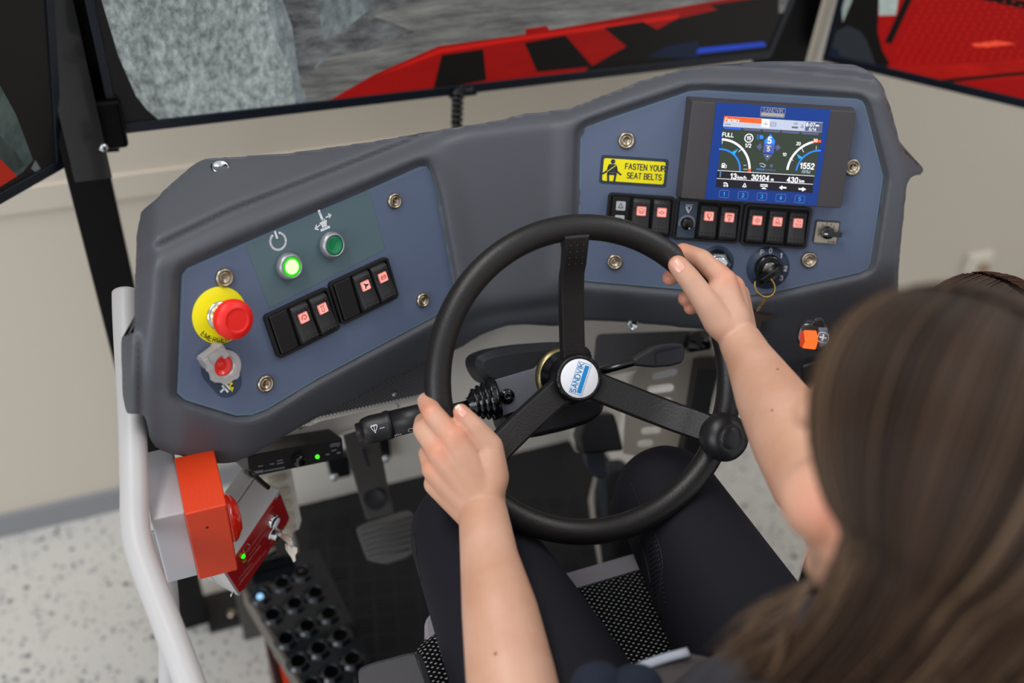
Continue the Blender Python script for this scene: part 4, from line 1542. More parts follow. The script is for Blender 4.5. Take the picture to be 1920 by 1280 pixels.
mk = MB()
for cpx, ic, sc_, rad in (((702, 803), ICON['washer'], .0056, .0158), ((716, 802), [[(-.5, 0), (.6, 0)]], .0046, .0158), ((742, 816), [A(.5, 0, 360, 8, -.6, 0), A(.4, 0, 360, 8, .5, .1), [(1.2, .5), (1.6, -.6)]], .0040, .0152), ((770, 806), [A(.7, 0, 300, 10)], .0040, .0152)):
    m_ = onsurf(cpx, ic, rad, HS, sc_)
    mk.add(m_.v, m_.f)
for st in ([(-.9, -.4), (-.9, .4), (-.1, .5), (.8, 1.0), (.8, -1.0), (-.1, -.5), (-.9, -.4)], [(-.1, .5), (-.1, -.5)]):
    mk.stroke([(a * .0038, b * .0038) for a, b in st], 0.0008, hl + 0.0132, M=HS)
mk.build('symbols', M_white, t)

# right hand stalk
rw = -0.085
a_, b_ = MWh @ W_(1105, 702, rw), MWh @ W_(1194, 678, rw)
t = thing('column_stalk', 'dark grey flat paddle stalk to the right of the wheel hub', 'control stalk', axisM(a_, b_ - a_, nW))
MB().tube([a_, b_, b_ + (b_ - a_) * 0.3], 0.0042, 14).build('shaft', M_gloss, t, True)
q = [tuple(W_(x, y, rw + 0.006)[:2]) for x, y in ((1187, 676), (1191, 671), (1226, 650), (1246, 645), (1272, 643), (1281, 646), (1285, 655), (1283, 674), (1277, 681), (1256, 687), (1226, 689), (1192, 686))]
I_ = MW[t.name].inverted() @ MWh
mb = MB().prism(roundpoly(q, 0.002, 3), rw - 0.010, rw + 0.007, I_, inset=0.0025)
mb.build('paddle', mat('paddle_grey', '2c2d31', 0.42, bump=(900, 0.12, 0.0004)), t, bevel=0.0015)
q = [tuple(W_(x, y, rw + 0.007)[:2]) for x, y in ((1228, 686), (1226, 662), (1231, 657), (1276, 648), (1277, 651), (1234, 661), (1230, 666), (1231, 686))]
MB().prism(q, rw + 0.0065, rw + 0.0074, I_).build('groove', M_dk, t)

# ------------------------------------------------------------------ cab structure under the dashboard
YG = 0.335                                # plane of the cream panel carrying the grilles
tl = radians(28)
GN = V((0, -cos(tl), sin(tl)))
GO = hit(900, 745, (0, 0.30, 0.62), GN)
MG = toframe(GO, V((1, 0, 0)), GN.cross(V((1, 0, 0))), GN)
G_ = lambda x, y, w_=0.0: tuple(uv(MG, x, y, w_)[:2])
cab = thing('cab_frame', 'cream painted sheet metal frame under the dashboard with black mesh grilles', 'cab frame', MG)
outl = [G_(x, y) for x, y in ((480, 858), (470, 835), (560, 760), (700, 660), (860, 560), (1060, 560), (1110, 590), (1330, 600), (1400, 610), (1400, 655), (1330, 668), (1130, 706), (1000, 732), (850, 772), (790, 774), (700, 796), (600, 830))]
gr1 = [G_(x, y) for x, y in ((560, 808), (560, 780), (640, 715), (740, 680), (822, 660), (826, 740), (790, 748), (600, 790))]
gr2 = roundpoly([G_(x, y) for x, y in ((1112, 690), (1118, 626), (1332, 618), (1332, 640), (1300, 662), (1210, 682), (1130, 696))], 0.008, 4)
holes_plate(outl, [gr1, gr2], -0.002, 0.0).build('panel', M_cream, cab)
for g in (gr1, gr2):
    nm = mat('mesh_black', '8c8c8e', 0.35, 0.3)
    g_ = g if area2(g) > 0 else g[::-1]
    big = offset(g_, 0.002)
    xs, ys = [p[0] for p in g], [p[1] for p in g]
    mb = MB()
    stp = 0.0046
    cx0, cy0 = min(xs), min(ys)
    nx_, ny_ = int((max(xs) - cx0) / stp) + 2, int((max(ys) - cy0) / (stp * 0.6)) + 2
    for j in range(ny_):
        for i in range(nx_):
            x, y = cx0 + (i + (j % 2) * 0.5) * stp, cy0 + j * stp * 0.6
            if sdist(x, y, g) > -0.001:
                continue
            for dx, dy in ((stp / 2, stp * 0.6), (-stp / 2, stp * 0.6)):
                mb.stroke([(x, y), (x + dx, y + dy)], 0.0011, -0.0015)
    mb.build('mesh_grille', nm, cab, kind='stuff')
    MB().prism(big, -0.030, -0.028).build('grille_shadow_sheet', mat('shadow_black', '08090a', 0.7), cab)  # black sheet behind the mesh stands for the shadow in the opening
# folded lower lip of the panel
lip = [G_(x, y) for x, y in ((600, 830), (700, 796), (790, 774), (850, 772), (1000, 732), (1130, 706), (1330, 668))]
mb = MB()
for a, b in zip(lip, lip[1:]):
    mb.add([(*a, 0), (*b, 0), (b[0], b[1] - .004, -.05), (a[0], a[1] - .004, -.05)], [(0, 1, 2, 3)])
    mb.add([(a[0], a[1] + .005, .0035), (b[0], b[1] + .005, .0035), (*b, .001), (*a, .001)], [(0, 3, 2, 1)])
mb.build('folded_lip', M_cream, cab)
for px, py in ((739, 739), (744, 760)):
    g = G_(px, py)
    MB().lathe([(0.003, 0), (0.0028, 0.002), (0, 0.0028)], 12, Matrix.Translation((*g, 0))).build('screw', M_chrome, cab)

g = G_(1304, 642)
MB().lathe([(0.018, -0.002), (0.018, 0.010), (0.012, 0.014), (0.012, 0.026), (0.008, 0.030), (0, 0.030)], 20, Matrix.Translation((*g, 0))).build('black_clip', M_gloss, cab)

# firewall at the front of the foot well
YFW = hz(700, 913, 0.0).y
fw = thing('firewall', 'cream sheet metal firewall at the front edge of the black floor mat', 'panel', V((0, YFW, 0)))
x0_, x1_ = hy(548, 940, YFW).x, hy(1165, 780, YFW).x
MB().box(((x0_ + x1_) / 2, YFW + 0.004, 0.245), (x1_ - x0_, 0.006, 0.49)).build('sheet', M_cream, fw, True)
# boss on which the shoe side rib of the firewall stands
a = hy(1088, 838, YFW - 0.03)
MB().box((a.x, YFW - 0.02, 0.10), (0.022, 0.035, 0.20)).build('rib', M_cream, fw, True, bevel=0.004)

# floor platform, mat and its ribs
plat = thing('cab_floor', 'black rubber floor mat with ribbed checker pattern on the cab platform', 'floor mat', V((0, -0.1, 0)))
MB().box((0.045, (YFW - 0.95) / 2, -0.03), (0.61, YFW + 0.95, 0.06)).build('platform', M_black, plat, True)
ang = radians(-12)
mb = MB()
ca, sa = cos(ang), sin(ang)
for i in range(-9, 10):
    for j in range(-14, 14):
        cx_, cy_ = i * 0.036, j * 0.036
        x, y = cx_ * ca - cy_ * sa, cx_ * sa + cy_ * ca - 0.05
        if not (-0.24 < x < 0.335 and -0.62 < y < YFW - 0.03):
            continue
        al = ang + (pi / 2 if (i + j) % 2 else 0)
        T = Matrix.Translation((x, y, 0)) @ Matrix.Rotation(al, 4, 'Z')
        for k in range(5):
            yy = (k - 2) * 0.0062
            mb.add([(-.0145, yy - .0016, 0), (.0145, yy - .0016, 0), (.0145, yy + .0016, 0), (-.0145, yy + .0016, 0), (-.0138, yy - .0007, .0016), (.0138, yy - .0007, .0016), (.0138, yy + .0007, .0016), (-.0138, yy + .0007, .0016)], [(0, 1, 5, 4), (1, 2, 6, 5), (2, 3, 7, 6), (3, 0, 4, 7), (4, 5, 6, 7)], 0, False, T)
mb.build('mat_ribs', mat('rubber_ribs', '1c1d20', 0.5), plat, True, kind='stuff')

# louvred side plates
def louvre_plate(name, label, M, outer, slots, holes=True):
    t = thing(name, label, 'vent plate', M)
    f = lambda x, y: tuple(uv(M, x, y)[:2])
    o_ = [f(*p) for p in outer]
    hs = []
    for (xa, ya, xb, yb, hw) in slots:
        a, b = V(f(xa, ya)), V(f(xb, yb))
        d = (b - a).normalized()
        n_ = V((-d.y, d.x))
        k = []
        for c, s0 in ((b, -90), (a, 90)):
            for i in range(7):
                an = radians(s0 + 30 * i)
                k.append(tuple(c + (d * cos(an) + n_ * sin(an)) * hw))
        hs.append(k)
    holes_plate(o_, hs if holes else [], -0.0025, 0.0).build('plate', mat('vent_greige', 'a89f92', 0.45) if holes else M_cream, t)
    if not holes:
        for k in hs:
            m_ = MB()
            c = sum((V(p) for p in k), V((0, 0))) / len(k)
            in_ = [tuple(c.lerp(V(p), 0.72)) for p in k]
            n_ = len(k)
            kk = [(*p, 0.0) for p in k]
            ii = [(p[0], p[1] + 0.001, 0.006) for p in in_]
            m_.add(kk + ii, [(i, (i + 1) % n_, n_ + (i + 1) % n_, n_ + i) for i in range(n_)] + [tuple(range(n_, 2 * n_))], 0, True)
            m_.build('louvre', mat('louvre_cream', 'd8cfbb', 0.45), t)
    return t


NV = V((-0.42, -0.80, 0.42)).normalized()
PV = hz(1240, 760, 0.42)
PV = at(1240, 760, 1.40)
MV = axisM(PV, NV, V((1, -0.5, 0)))
louvre_plate('vent_plate', 'grey cream plate with rounded slots seen through the right of the wheel', MV,
             ((1188, 700), (1230, 672), (1338, 655), (1340, 690), (1302, 700), (1268, 850), (1225, 860), (1168, 850), (1172, 780), (1180, 740)),
             [(1230, 706, 1263, 698, .0056), (1222, 731, 1256, 727, .0060), (1222, 754, 1252, 753, .0060), (1216, 782, 1240, 780, .0058), (1209, 808, 1232, 806, .0056), (1202, 832, 1218, 830, .0056)])
PV2 = at(525, 930, 1.32)
MV2 = axisM(PV2, V((0.25, -0.75, 0.6)), V((1, 0.3, 0)))
louvre_plate('vent_plate', 'cream plate with pressed louvres between the amplifier and the red control box', MV2,
             ((478, 890), (545, 872), (565, 975), (560, 992), (520, 1008), (470, 960)),
             [(500, 902, 529, 893, .0065), (520, 925, 536, 919, .0065), (524, 948, 541, 943, .0065), (527, 973, 545, 968, .0065), (533, 996, 548, 990, .0060)], False)
# dark upright between the vent plate and the wheel rim
P = at(1318, 740, 1.36)
MU = axisM(P, V((-0.35, -0.85, 0.2)), V((1, -0.3, 0)))
f = lambda x, y: tuple(uv(MU, x, y)[:2])
t = thing('flat_upright', 'dark grey flat upright behind the right side of the wheel rim', 'post', MU)
MB().prism([f(1306, 690), (f(1345, 688)), f(1345, 700), f(1316, 860), f(1280, 850)], -0.03, 0.0).build('upright', mat('graphite_paint', '2b2b2c', 0.5), t, bevel=0.002)

# ------------------------------------------------------------------ pedals
t = thing('brake_pedal', 'dark grey hanging pedal with a ribbed foot pad left of the driver', 'pedal', V((-0.19, 0.35, 0.15)))
M_ped = mat('pedal_grey', '514f4d', 0.45, bump=(500, 0.1, 0.0004))
PD = 1.50
f0 = at(720, 1010, PD)
PN = V((-0.12, -0.62, 0.78)).normalized()
MP = axisM(f0, PN, V((1, 0.1, 0)))
f = lambda x, y, w_=0: tuple(uv(MP, x, y, w_)[:2])
pad = roundpoly([f(667, 990), f(690, 978), f(766, 955), f(778, 965), f(778, 1036), f(760, 1047), f(725, 1058), f(692, 1052), f(684, 1040)], 0.006, 3)
MB().prism(pad, -0.012, 0.0).build('foot_pad', M_ped, t, True) if False else None
mb = MB().prism(pad, -0.014, 0.0, MP, inset=0.002)
mb.build('foot_pad', M_ped, t, True, bevel=0.0015)
mb = MB()
for k in range(6):
    a, b = V(f(670 + k * 3.5, 1000 + k * 9.5)), V(f(777, 967 + k * 11.5))
    if k > 4:
        b = V(f(770, 1028))
    mb.tube([(a.x, a.y, 0.0008), (b.x, b.y, 0.0008)], 0.0022, 8, M=MP)
mb.build('pad_ribs', M_ped, t, True, kind='stuff')
apts = [(674, 800, 1.33), (684, 850, 1.385), (697, 905, 1.44), (714, 968, 1.475)]
mb = MB()
cen = [at(*p) for p in apts]
vs = []
wd = (0.024, 0.0235, 0.0225, 0.021)
for c, w2 in zip(cen, wd):
    for sx, sd in ((-1, 0), (1, 0), (1, 0.008), (-1, 0.008)):
        vs.append(c + V((1, 0.0, 0)) * sx * w2 - PN * sd)
mb.add(vs, [(i * 4 + j, i * 4 + (j + 1) % 4, i * 4 + 4 + (j + 1) % 4, i * 4 + 4 + j) for i in range(3) for j in range(4)] + [(3, 2, 1, 0), (12, 13, 14, 15)])
mb.build('pedal_arm', M_ped, t, True, bevel=0.002)
c = at(702, 936, 1.445)
MB().lathe([(0.0165, -0.002), (0.0165, 0.0012), (0.014, 0.002), (0.0125, 0.0008), (0, 0.0008)], 28, axisM(c, PN)).build('pivot_disc', mat('pivot_dark', '222123', 0.5), t, True)
c = at(685, 852, 1.375)
MB().prism(rrect(0.005, 0.034, 0.0024, 3), -0.001, 0.0012, axisM(c, PN, V((1, 0.12, 0)))).build('arm_slot', M_dk, t, True)
for (xa, ya, xb, yb, sx_, sy_) in ((612, 862, 655, 900, 626, 893), (706, 826, 730, 866, 722, 859)):
    q = [(xa, ya), (xb, ya - 8), (xb + 4, yb - 8), (xa + 10, yb)]
    MBr = axisM(hy(xa, ya, YFW - 0.02), V((0, -1, 0)), V((1, 0, 0)))
    q2 = [tuple(uv(MBr, *p)[:2]) for p in q]
    tb = MB().prism(roundpoly(q2, 0.004, 3), -0.016, 0.0, MBr)
    tb.build('mounting_bracket', M_black, t, True, bevel=0.001)
    MB().lathe([(0.0075, 0), (0.0072, 0.004), (0.004, 0.0065), (0, 0.007)], 18, MBr @ Matrix.Translation((*uv(MBr, sx_, sy_)[:2], 0))).build('bolt', M_chrome, t, True)

t = thing('accelerator_pedal', 'black pedal block hanging above the dark shoe', 'pedal', V((0.2, 0.35, 0.1)))
PB = at(1128, 812, 1.42)
Mb_ = axisM(PB, V((-0.2, -0.7, 0.6)), V((1, 0, 0)))
f = lambda x, y: tuple(uv(Mb_, x, y)[:2])
MB().prism([f(1098, 780), f(1152, 775), f(1160, 800), f(1170, 845), f(1092, 852), f(1085, 820)], -0.05, 0.0, Mb_).build('housing', M_black, t, True, bevel=0.004)
MB().prism(roundpoly([f(1104, 848), f(1142, 846), f(1150, 900), f(1128, 905), f(1106, 880)], 0.006), -0.06, -0.03, Mb_).build('pedal_plate', mat('pedal_steelblue', '30333c', 0.4), t, True, bevel=0.003)

# ------------------------------------------------------------------ small black amplifier under the dashboard
Mamp = axisM(at(555, 858, 1.20), V((0.12, -0.86, 0.5)), V((1, 0.0, 0.02)))
f = lambda x, y, w_=0: tuple(uv(Mamp, x, y, w_)[:2])
aq = [f(462, 858), f(470, 891), f(646, 862), f(641, 817)]
a0, a1, a2, a3 = [V(p) for p in aq]
aw, ah = ((a3 - a0).length + (a2 - a1).length) / 2, ((a0 - a1).length + (a3 - a2).length) / 2
ac = (a0 + a1 + a2 + a3) / 4
ad_ = ((a3 - a0) + (a2 - a1)).normalized()
Mamp = Mamp @ Matrix.Translation((ac.x, ac.y, 0)) @ Matrix.Rotation(math.atan2(ad_.y, ad_.x), 4, 'Z')
t = thing('amplifier', 'small black amplifier box with a round knob and green light under the dashboard', 'amplifier', Mamp)
MB().box((0, 0, -0.045), (aw, ah, 0.09)).build('case', M_black, t, bevel=0.0015)
g = lambda x, y: tuple(uv(Mamp, x, y)[:2])
k = g(557, 860)
MB().lathe([(0.0075, 0), (0.0075, 0.010), (0.0068, 0.0125), (0, 0.0125)], 28, Matrix.Translation((*k, 0))).build('knob', M_gloss, t)
k = g(595, 856)
MB().lathe([(0.0026, 0), (0.0024, 0.001), (0, 0.0014)], 16, Matrix.Translation((*k, 0))).build('indicator_light', emis('led_green', '3dff1e', 1.6), t)
mb = MB()
k = g(628, 832)
mb.text('amp', 0.0075, *k, 0.0003, bold=.02)
for xa, ya, xb, yb, w_ in ((474, 886, 492, 883, .0032), (496, 883, 533, 876, .0016), (484, 874, 492, 873, .0014), (506, 870, 514, 869, .0014), (520, 864, 529, 862, .0014), (520, 869, 531, 867, .0014), (611, 852, 617, 851, .0014), (622, 845, 630, 843, .0012), (632, 849, 638, 848, .0014)):
    mb.stroke([g(xa, ya), g(xb, yb)], w_, 0.0003)
mb.build('lettering', mat('faint_print', '8b8c90', 0.5), t)

# ------------------------------------------------------------------ TV screens on their stand
def tv(name_label, P0, az, Wd, mk, corner, content, th=0.035, bz=0.011, H=0.62):
    """P0: lower corner nearest the camera view; corner -1 = P0 is the left corner, +1 the right one"""
    a = radians(az)
    u = V((sin(a), cos(a), 0))
    n = V((sin(a + pi / 2), cos(a + pi / 2), 0))
    O = P0 - u * (0 if corner < 0 else Wd)
    tt = radians(13)
    v = V((0, 0, 1)) * cos(tt) + n * sin(tt)
    M = toframe(O, u, v, u.cross(v))
    t = thing('television', name_label, 'television', M)
    MB().box((Wd / 2, H / 2, -th / 2), (Wd, H, th)).build('case', M_bezel, t, bevel=0.002)
    fr = holes_plate([(0, 0), (Wd, 0), (Wd, H), (0, H)], [[(bz, bz * 1.5), (bz, H - bz), (Wd - bz, H - bz), (Wd - bz, bz * 1.5)]], 0.0, 0.004)
    fr.build('bezel', M_bezel, t, bevel=0.001)
    scn = MB()
    mats_ = content[0]
    scn.add([(bz, bz * 1.5, 0.0012), (Wd - bz, bz * 1.5, 0.0012), (Wd - bz, H - bz, 0.0012), (bz, H - bz, 0.0012)], [(0, 1, 2, 3)], 0)
    X0, X1, Y0, Y1 = bz, Wd - bz, bz * 1.5, H - bz

    def clip(poly):
        for ax_, lim, sg in ((0, X0, 1), (0, X1, -1), (1, Y0, 1), (1, Y1, -1)):
            out = []
            for i in range(len(poly)):
                p, q_ = poly[i - 1], poly[i]
                ip, iq = (p[ax_] - lim) * sg >= 0, (q_[ax_] - lim) * sg >= 0
                if ip != iq:
                    s_ = (lim - p[ax_]) / (q_[ax_] - p[ax_])
                    out.append((p[0] + (q_[0] - p[0]) * s_, p[1] + (q_[1] - p[1]) * s_))
                if iq:
                    out.append(q_)
            poly = out
            if not poly:
                return []
        return poly
    for k, (mi, pts) in enumerate(content[1]):
        q = [tuple(uv(M, x, y, 0.0012)[:2]) for x, y in pts]
        if not pts:
            continue
        q = clip(q)
        if len(q) > 2:
            if area2(q) < 0:
                q = q[::-1]
            scn.add([(x, y, 0.0013 + k * 0.00003) for x, y in q], [list(range(len(q)))], mi)
    scn.build('screen', mats_, t)
    return t, M


def rockmat(name, c1, c2, sc, stretch, s_=1.0, dark=0.5):
    m = bpy.data.materials.new(name)
    m.use_nodes = True
    nt = m.node_tree
    b = nt.nodes['Principled BSDF']
    b.inputs['Base Color'].default_value = (0.01, 0.01, 0.01, 1)
    b.inputs['Roughness'].default_value = 0.3
    b.inputs['Specular IOR Level'].default_value = 0.2
    tc = nt.nodes.new('ShaderNodeTexCoord')
    mp = nt.nodes.new('ShaderNodeMapping')
    mp.inputs['Scale'].default_value = stretch
    mp.inputs['Rotation'].default_value = (0, 0, radians(-12))
    nt.links.new(tc.outputs['Object'], mp.inputs['Vector'])
    n1 = nt.nodes.new('ShaderNodeTexNoise')
    n1.inputs['Scale'].default_value = sc
    n1.inputs['Detail'].default_value = 8
    n1.inputs['Roughness'].default_value = 0.7
    n2 = nt.nodes.new('ShaderNodeTexNoise')
    n2.inputs['Scale'].default_value = sc * 0.13
    n2.inputs['Detail'].default_value = 4
    n2.inputs['Distortion'].default_value = 1.2
    for n_ in (n1, n2):
        nt.links.new(mp.outputs[0], n_.inputs['Vector'])
    r1 = nt.nodes.new('ShaderNodeValToRGB')
    r1.color_ramp.elements[0].position, r1.color_ramp.elements[1].position = 0.36, 0.66
    r1.color_ramp.elements[0].color, r1.color_ramp.elements[1].color = lin(c1), lin(c2)
    r2 = nt.nodes.new('ShaderNodeValToRGB')
    r2.color_ramp.elements[0].position, r2.color_ramp.elements[1].position = 0.38, 0.55
    r2.color_ramp.elements[0].color, r2.color_ramp.elements[1].color = (dark, dark, dark, 1), (1, 1, 1, 1)
    nt.links.new(n1.outputs['Fac'], r1.inputs['Fac'])
    nt.links.new(n2.outputs['Fac'], r2.inputs['Fac'])
    mx = nt.nodes.new('ShaderNodeMix')
    mx.data_type = 'RGBA'
    mx.blend_type = 'MULTIPLY'
    mx.inputs[0].default_value = 1
    nt.links.new(r1.outputs['Color'], mx.inputs[6])
    nt.links.new(r2.outputs['Color'], mx.inputs[7])
    nt.links.new(mx.outputs[2], b.inputs['Emission Color'])
    b.inputs['Emission Strength'].default_value = s_
    return m


s_dark = emis('tv_dark', '1b1818', 0.25)
s_rock = rockmat('tv_rock', '6a7271', 'b4bdbd', 110, (1, .55, 1), 0.66, 0.76)
s_road = rockmat('tv_road', '565656', '868682', 30, (.4, 2.4, 1), 0.70, 0.8)
s_shadow = rockmat('tv_shadow', '3f3f40', '6d6f70', 40, (.7, 1.4, 1), 0.85, 0.7)
s_red = rockmat('tv_red', '9c0b07', 'b0100b', 8, (.6, 2.5, 1), 0.55, 0.8)
s_redl = emis('tv_red_light', 'c4170f', 0.65)
s_black = emis('tv_black', '15120f', 0.3)
s_blue = emis('tv_blue', '1d3fb0', 0.8)
s_navy = emis('tv_navy', '0f1c34', 0.6)
P0 = hy(212, 250, 0.63)
x1_ = hy(1443, 106, 0.63).x
main = [(1, [(-190, -1250), (184, -20), (222, 105), (255, 180), (275, 205), (297, 224), (500, 215), (640, 190), (812, 95), (985, 60), (1100, 20), (1290, -10), (1500, -80), (1700, -1250)]),
        (9, [(480, -1250), (520, -80), (500, 20), (520, 80), (545, 130), (560, 230), (640, 200), (700, 140), (640, 20), (620, -80), (600, -1250)]),
        (2, [(590, 215), (560, 150), (640, 90), (700, 20), (860, -300), (1300, -330), (1500, -200), (1500, 20), (1100, 60), (812, 100), (620, 200)]),
        (3, [(600, -1250), (540, -80), (530, 0), (548, 50), (560, 140), (575, 150), (600, 110), (690, 95), (780, 60), (700, 30), (820, -10), (860, -280), (840, -1250)]),
        (9, [(760, -500), (600, -80), (590, -10), (608, 75), (640, 60), (690, 20), (760, -120), (860, -500)]),
        (4, [(610, 192), (700, 140), (822, 86), (985, 64), (985, 54), (1025, 48), (1030, 56), (1285, 11), (1460, -20), (1460, 120), (600, 240)]),
        (5, [(700, 146), (824, 91), (985, 67), (1290, 24), (1440, -10), (1440, -4), (1290, 32), (985, 74), (826, 99)]),
        (6, [(812, 168), (828, 103), (906, 92), (912, 150)]),
        (6, [(983, 80), (1060, 66), (1112, 125), (1007, 135)]),
        (6, [(1132, 52), (1205, 40), (1248, 64), (1178, 90)]),
        (6, [(1098, 130), (1150, 100), (1250, 45), (1310, 12), (1460, -10), (1460, 120), (1100, 140)]),
        (4, [(1268, 18), (1330, 10), (1345, 18), (1275, 34)]),
        (8, [(1215, 105), (1250, 86), (1310, 76), (1310, 110)]),
        (7, [(1305, 100), (1310, 90), (1432, 78), (1436, 86), (1320, 99)])]
tmain, MT = tv('wide front television showing grey rock wall and red machine hood with black stripes', P0, 90, x1_ - P0.x, None, -1,
               ([s_dark, s_rock, s_road, s_shadow, s_red, s_redl, s_black, s_blue, s_navy, rockmat('tv_rock_dim', '565d61', '8f989b', 55, (1, .5, 1), 0.70, 0.6)], main))
# maker mark under the screen
mb = MB()
g = uv(MT, 873, 167, 0.004)
mb.stroke(circ(0.0038, 16, g.x - 0.006, g.y), 0.0012, 0.0045, closed=True)
mb.text('LG', 0.0085, g.x + 0.0065, g.y, 0.0045, bold=.02)
mb.build('maker_logo', mat('tv_logo', '8c939c', 0.4), tmain)
g = uv(MT, 872, 176, 0.004)
MB().box((g.x, -0.004, -0.008), (0.045, 0.012, 0.014)).build('sensor_foot', M_bezel, tmain, bevel=0.002)
# left screen
PLc = hy(116, 313, 0.60)
left = [(1, [(-900, -1200), (-200, -900), (0, 160), (30, 215), (62, 300), (40, 325), (0, 345), (-900, 800)]), (2, [(-60, 250), (0, 255), (30, 285), (45, 310), (20, 330), (-400, 560), (-500, 100)]), (3, [(-20, 280), (0, 298), (20, 318), (32, 330), (0, 350), (-300, 520), (-260, 300)]), (4, [(58, 316), (66, 300), (76, 316), (66, 322)])]
ls_g = rockmat('tv_left_grey', '2a3432', '46524f', 20, (1, .6, 1), 0.8, 0.7)
ls_g2 = rockmat('tv_left_grey2', '1e2625', '39423f', 14, (2, .5, 1), 0.8, 0.7)
tv('left television turned inward, mostly dark with a dim grey and red picture', PLc, 48, 1.1, None, 1, ([s_dark, ls_g, ls_g2, emis('tv_red_dim', '8e1d0c', 0.8), emis('tv_grey_dim', '5c6260', 0.6)], left))
# right screen
PRc = hy(1541, 112, 0.62)
right = [(3, [(1690, -200), (1750, -1200), (3000, -1000), (3000, -180), (2300, -230)]), (2, [(1575, -60), (1605, -60), (1598, 0), (1580, 42), (1578, 0)]),
         (5, [(1545, 112), (1565, 60), (1590, 48), (1612, 58), (1625, 75), (1655, 160), (1600, 150)]),
         (6, [(1550, 112), (1562, 88), (1572, 95), (1580, 130)]),
         (1, [(1662, -60), (1648, 0), (1646, 60), (1655, 95), (1672, 125), (1700, 150), (1740, 158), (2000, 230), (3000, 640), (3000, -200), (2300, -260), (1750, -200)]),
         (4, [(1662, 122), (1800, 120), (2600, 60), (2600, 100), (1740, 158), (1700, 150)]),
         (3, [(1648, -40), (1690, -40), (1680, 28), (1648, 29)]),
         (0, [(1730, 152), (1960, 130), (1960, 136), (1745, 158)]),
         (0, [(1700, -10), (1714, -10), (1672, 82), (1658, 80)]),
         (0, [(1810, -20), (1990, 16), (1990, 32), (1900, 12), (1815, -6)]),
         (7, [(1820, 82), (1870, 76), (1905, 82), (1850, 88), (1828, 87)])]


s_redr = emis('tv_red_deck', 'a80705', 0.58)
s_bump = emis('tv_red_bump', 'cc2a1c', 0.62)
for j in range(13):
    for i in range(16):
        x = 1665 + i * 17 + j * 3 + (j % 2) * 6 - 12
        y = 6 + j * 9 - i * 0.9
        if 1662 < x < 1915 and y < 125 and sdist(x, y, [(1655, 80), (1705, -10), (1722, -10), (1675, 90)]) > 3 and sdist(x, y, [(1650, -30), (1686, -30), (1686, 34), (1650, 34)]) > 2:
            right.append((8, [(x - 3.2, y), (x - 1, y - 1.5), (x + 3.2, y - .5), (x + 2, y + 1.5)]))
tv('right television turned inward showing a red dimpled steel deck', PRc, 136, 1.1, None, -1,
   ([s_black, s_redr, rockmat('tv_pale', '77837f', '98a49f', 30, (1, 1, 1), 0.8, 0.8), MATS.get('x') or rockmat('tv_pale2', '8d9a96', 'a9b5b0', 30, (1, 1, 1), 0.85, 0.9), rockmat('tv_red_edge', 'a50e08', 'c61a10', 9, (.5, 2, 1), 0.62, 0.9), emis('tv_slate', '2b3036', 0.6), s_navy, emis('tv_orange', 'e04a30', 0.9), s_bump], right))

# stand posts
t = thing('screen_stand', 'black square stand post between the left and front televisions', 'stand post', V((hz(365, 1150, ZF).x, hz(365, 1150, ZF).y, ZF)))
YP = 0.585
a, b = hy(116, 300, YP), hy(200, 300, YP)
zt = 1.25
MB().box(((a.x + b.x) / 2, YP + 0.03, (zt + ZF) / 2), (b.x - a.x, 0.06, zt - ZF)).build('post', mat('stand_black', '060607', 0.35, spec=0.2), t, True, bevel=0.002)
c = hy(172, 200, YP - 0.004)
c1 = hy(125, 335, YP - 0.004)
MB().box(((hy(116, 240, YP).x + hy(190, 240, YP).x) / 2, YP - 0.004, 1.0), (hy(190, 240, YP).x - hy(116, 240, YP).x, 0.006, 0.30 + 2 * (1.0 - 0.15 - hy(160, 335, YP).z))).build('clamp_plate', M_gloss, t, True, bevel=0.001)
bp = [hy(x, y, 0.665) for x, y in ((0, -60), (205, -60), (222, 240), (224, 284), (150, 290), (60, 100))]
n_ = len(bp)
MB().add(bp + [p + V((0, 0.012, 0)) for p in bp], [tuple(range(n_))[::-1], tuple(range(n_, 2 * n_))] + [(i, (i + 1) % n_, n_ + (i + 1) % n_, n_ + i) for i in range(n_)]).build('back_plate', mat('stand_black', '060607', 0.35, spec=0.2), t, True)
c = hy(203, 268, 0.60)
MB().box((c.x, 0.612, c.z + 0.02), (0.05, 0.012, 0.07)).build('arm_plate', mat('stand_black', '060607', 0.35, spec=0.2), t, True, bevel=0.006)
c = hy(190, 273, 0.585)
MB().lathe([(0.0065, -0.01), (0.0065, 0.006), (0.004, 0.010), (0, 0.010)], 20, axisM(c, V((0.4, -1, 0)))).build('bolt', M_chrome, t, True)
fp = hz(423, 1145, ZF)
MB().box((fp.x, fp.y, ZF + 0.006), (0.075, 0.09, 0.010)).build('foot_plate', M_black, t, True, bevel=0.002)
MB().lathe([(0.010, 0), (0.010, 0.006), (0, 0.008)], 6, Matrix.Translation((fp.x + .01, fp.y - 0.02, ZF + 0.011))).build('bolt', M_silver, t, True)

xr0, xr1 = hy(1468, 80, 0.64).x, hy(1528, 80, 0.64).x
t = thing('screen_stand', 'black stand post between the front and right televisions', 'stand post', V(((xr0 + xr1) / 2, 0.66, ZF)))
MB().box(((xr0 + xr1) / 2 - 0.004, 0.675, (zt + ZF) / 2), (xr1 - xr0 + 0.01, 0.05, zt - ZF)).build('post', mat('stand_black', '060607', 0.35, spec=0.2), t, True, bevel=0.002)
t = thing('wall_conduit', 'thin white vertical trunking seen between the front and right televisions', 'trunking', V((hy(1545, 60, 0.72).x, 0.72, ZF)))
MB().box((hy(1543, 60, 0.72).x, 0.72, (zt + ZF) / 2), (0.013, 0.02, zt - ZF)).build('trunking', M_cream, t, True, bevel=0.001)

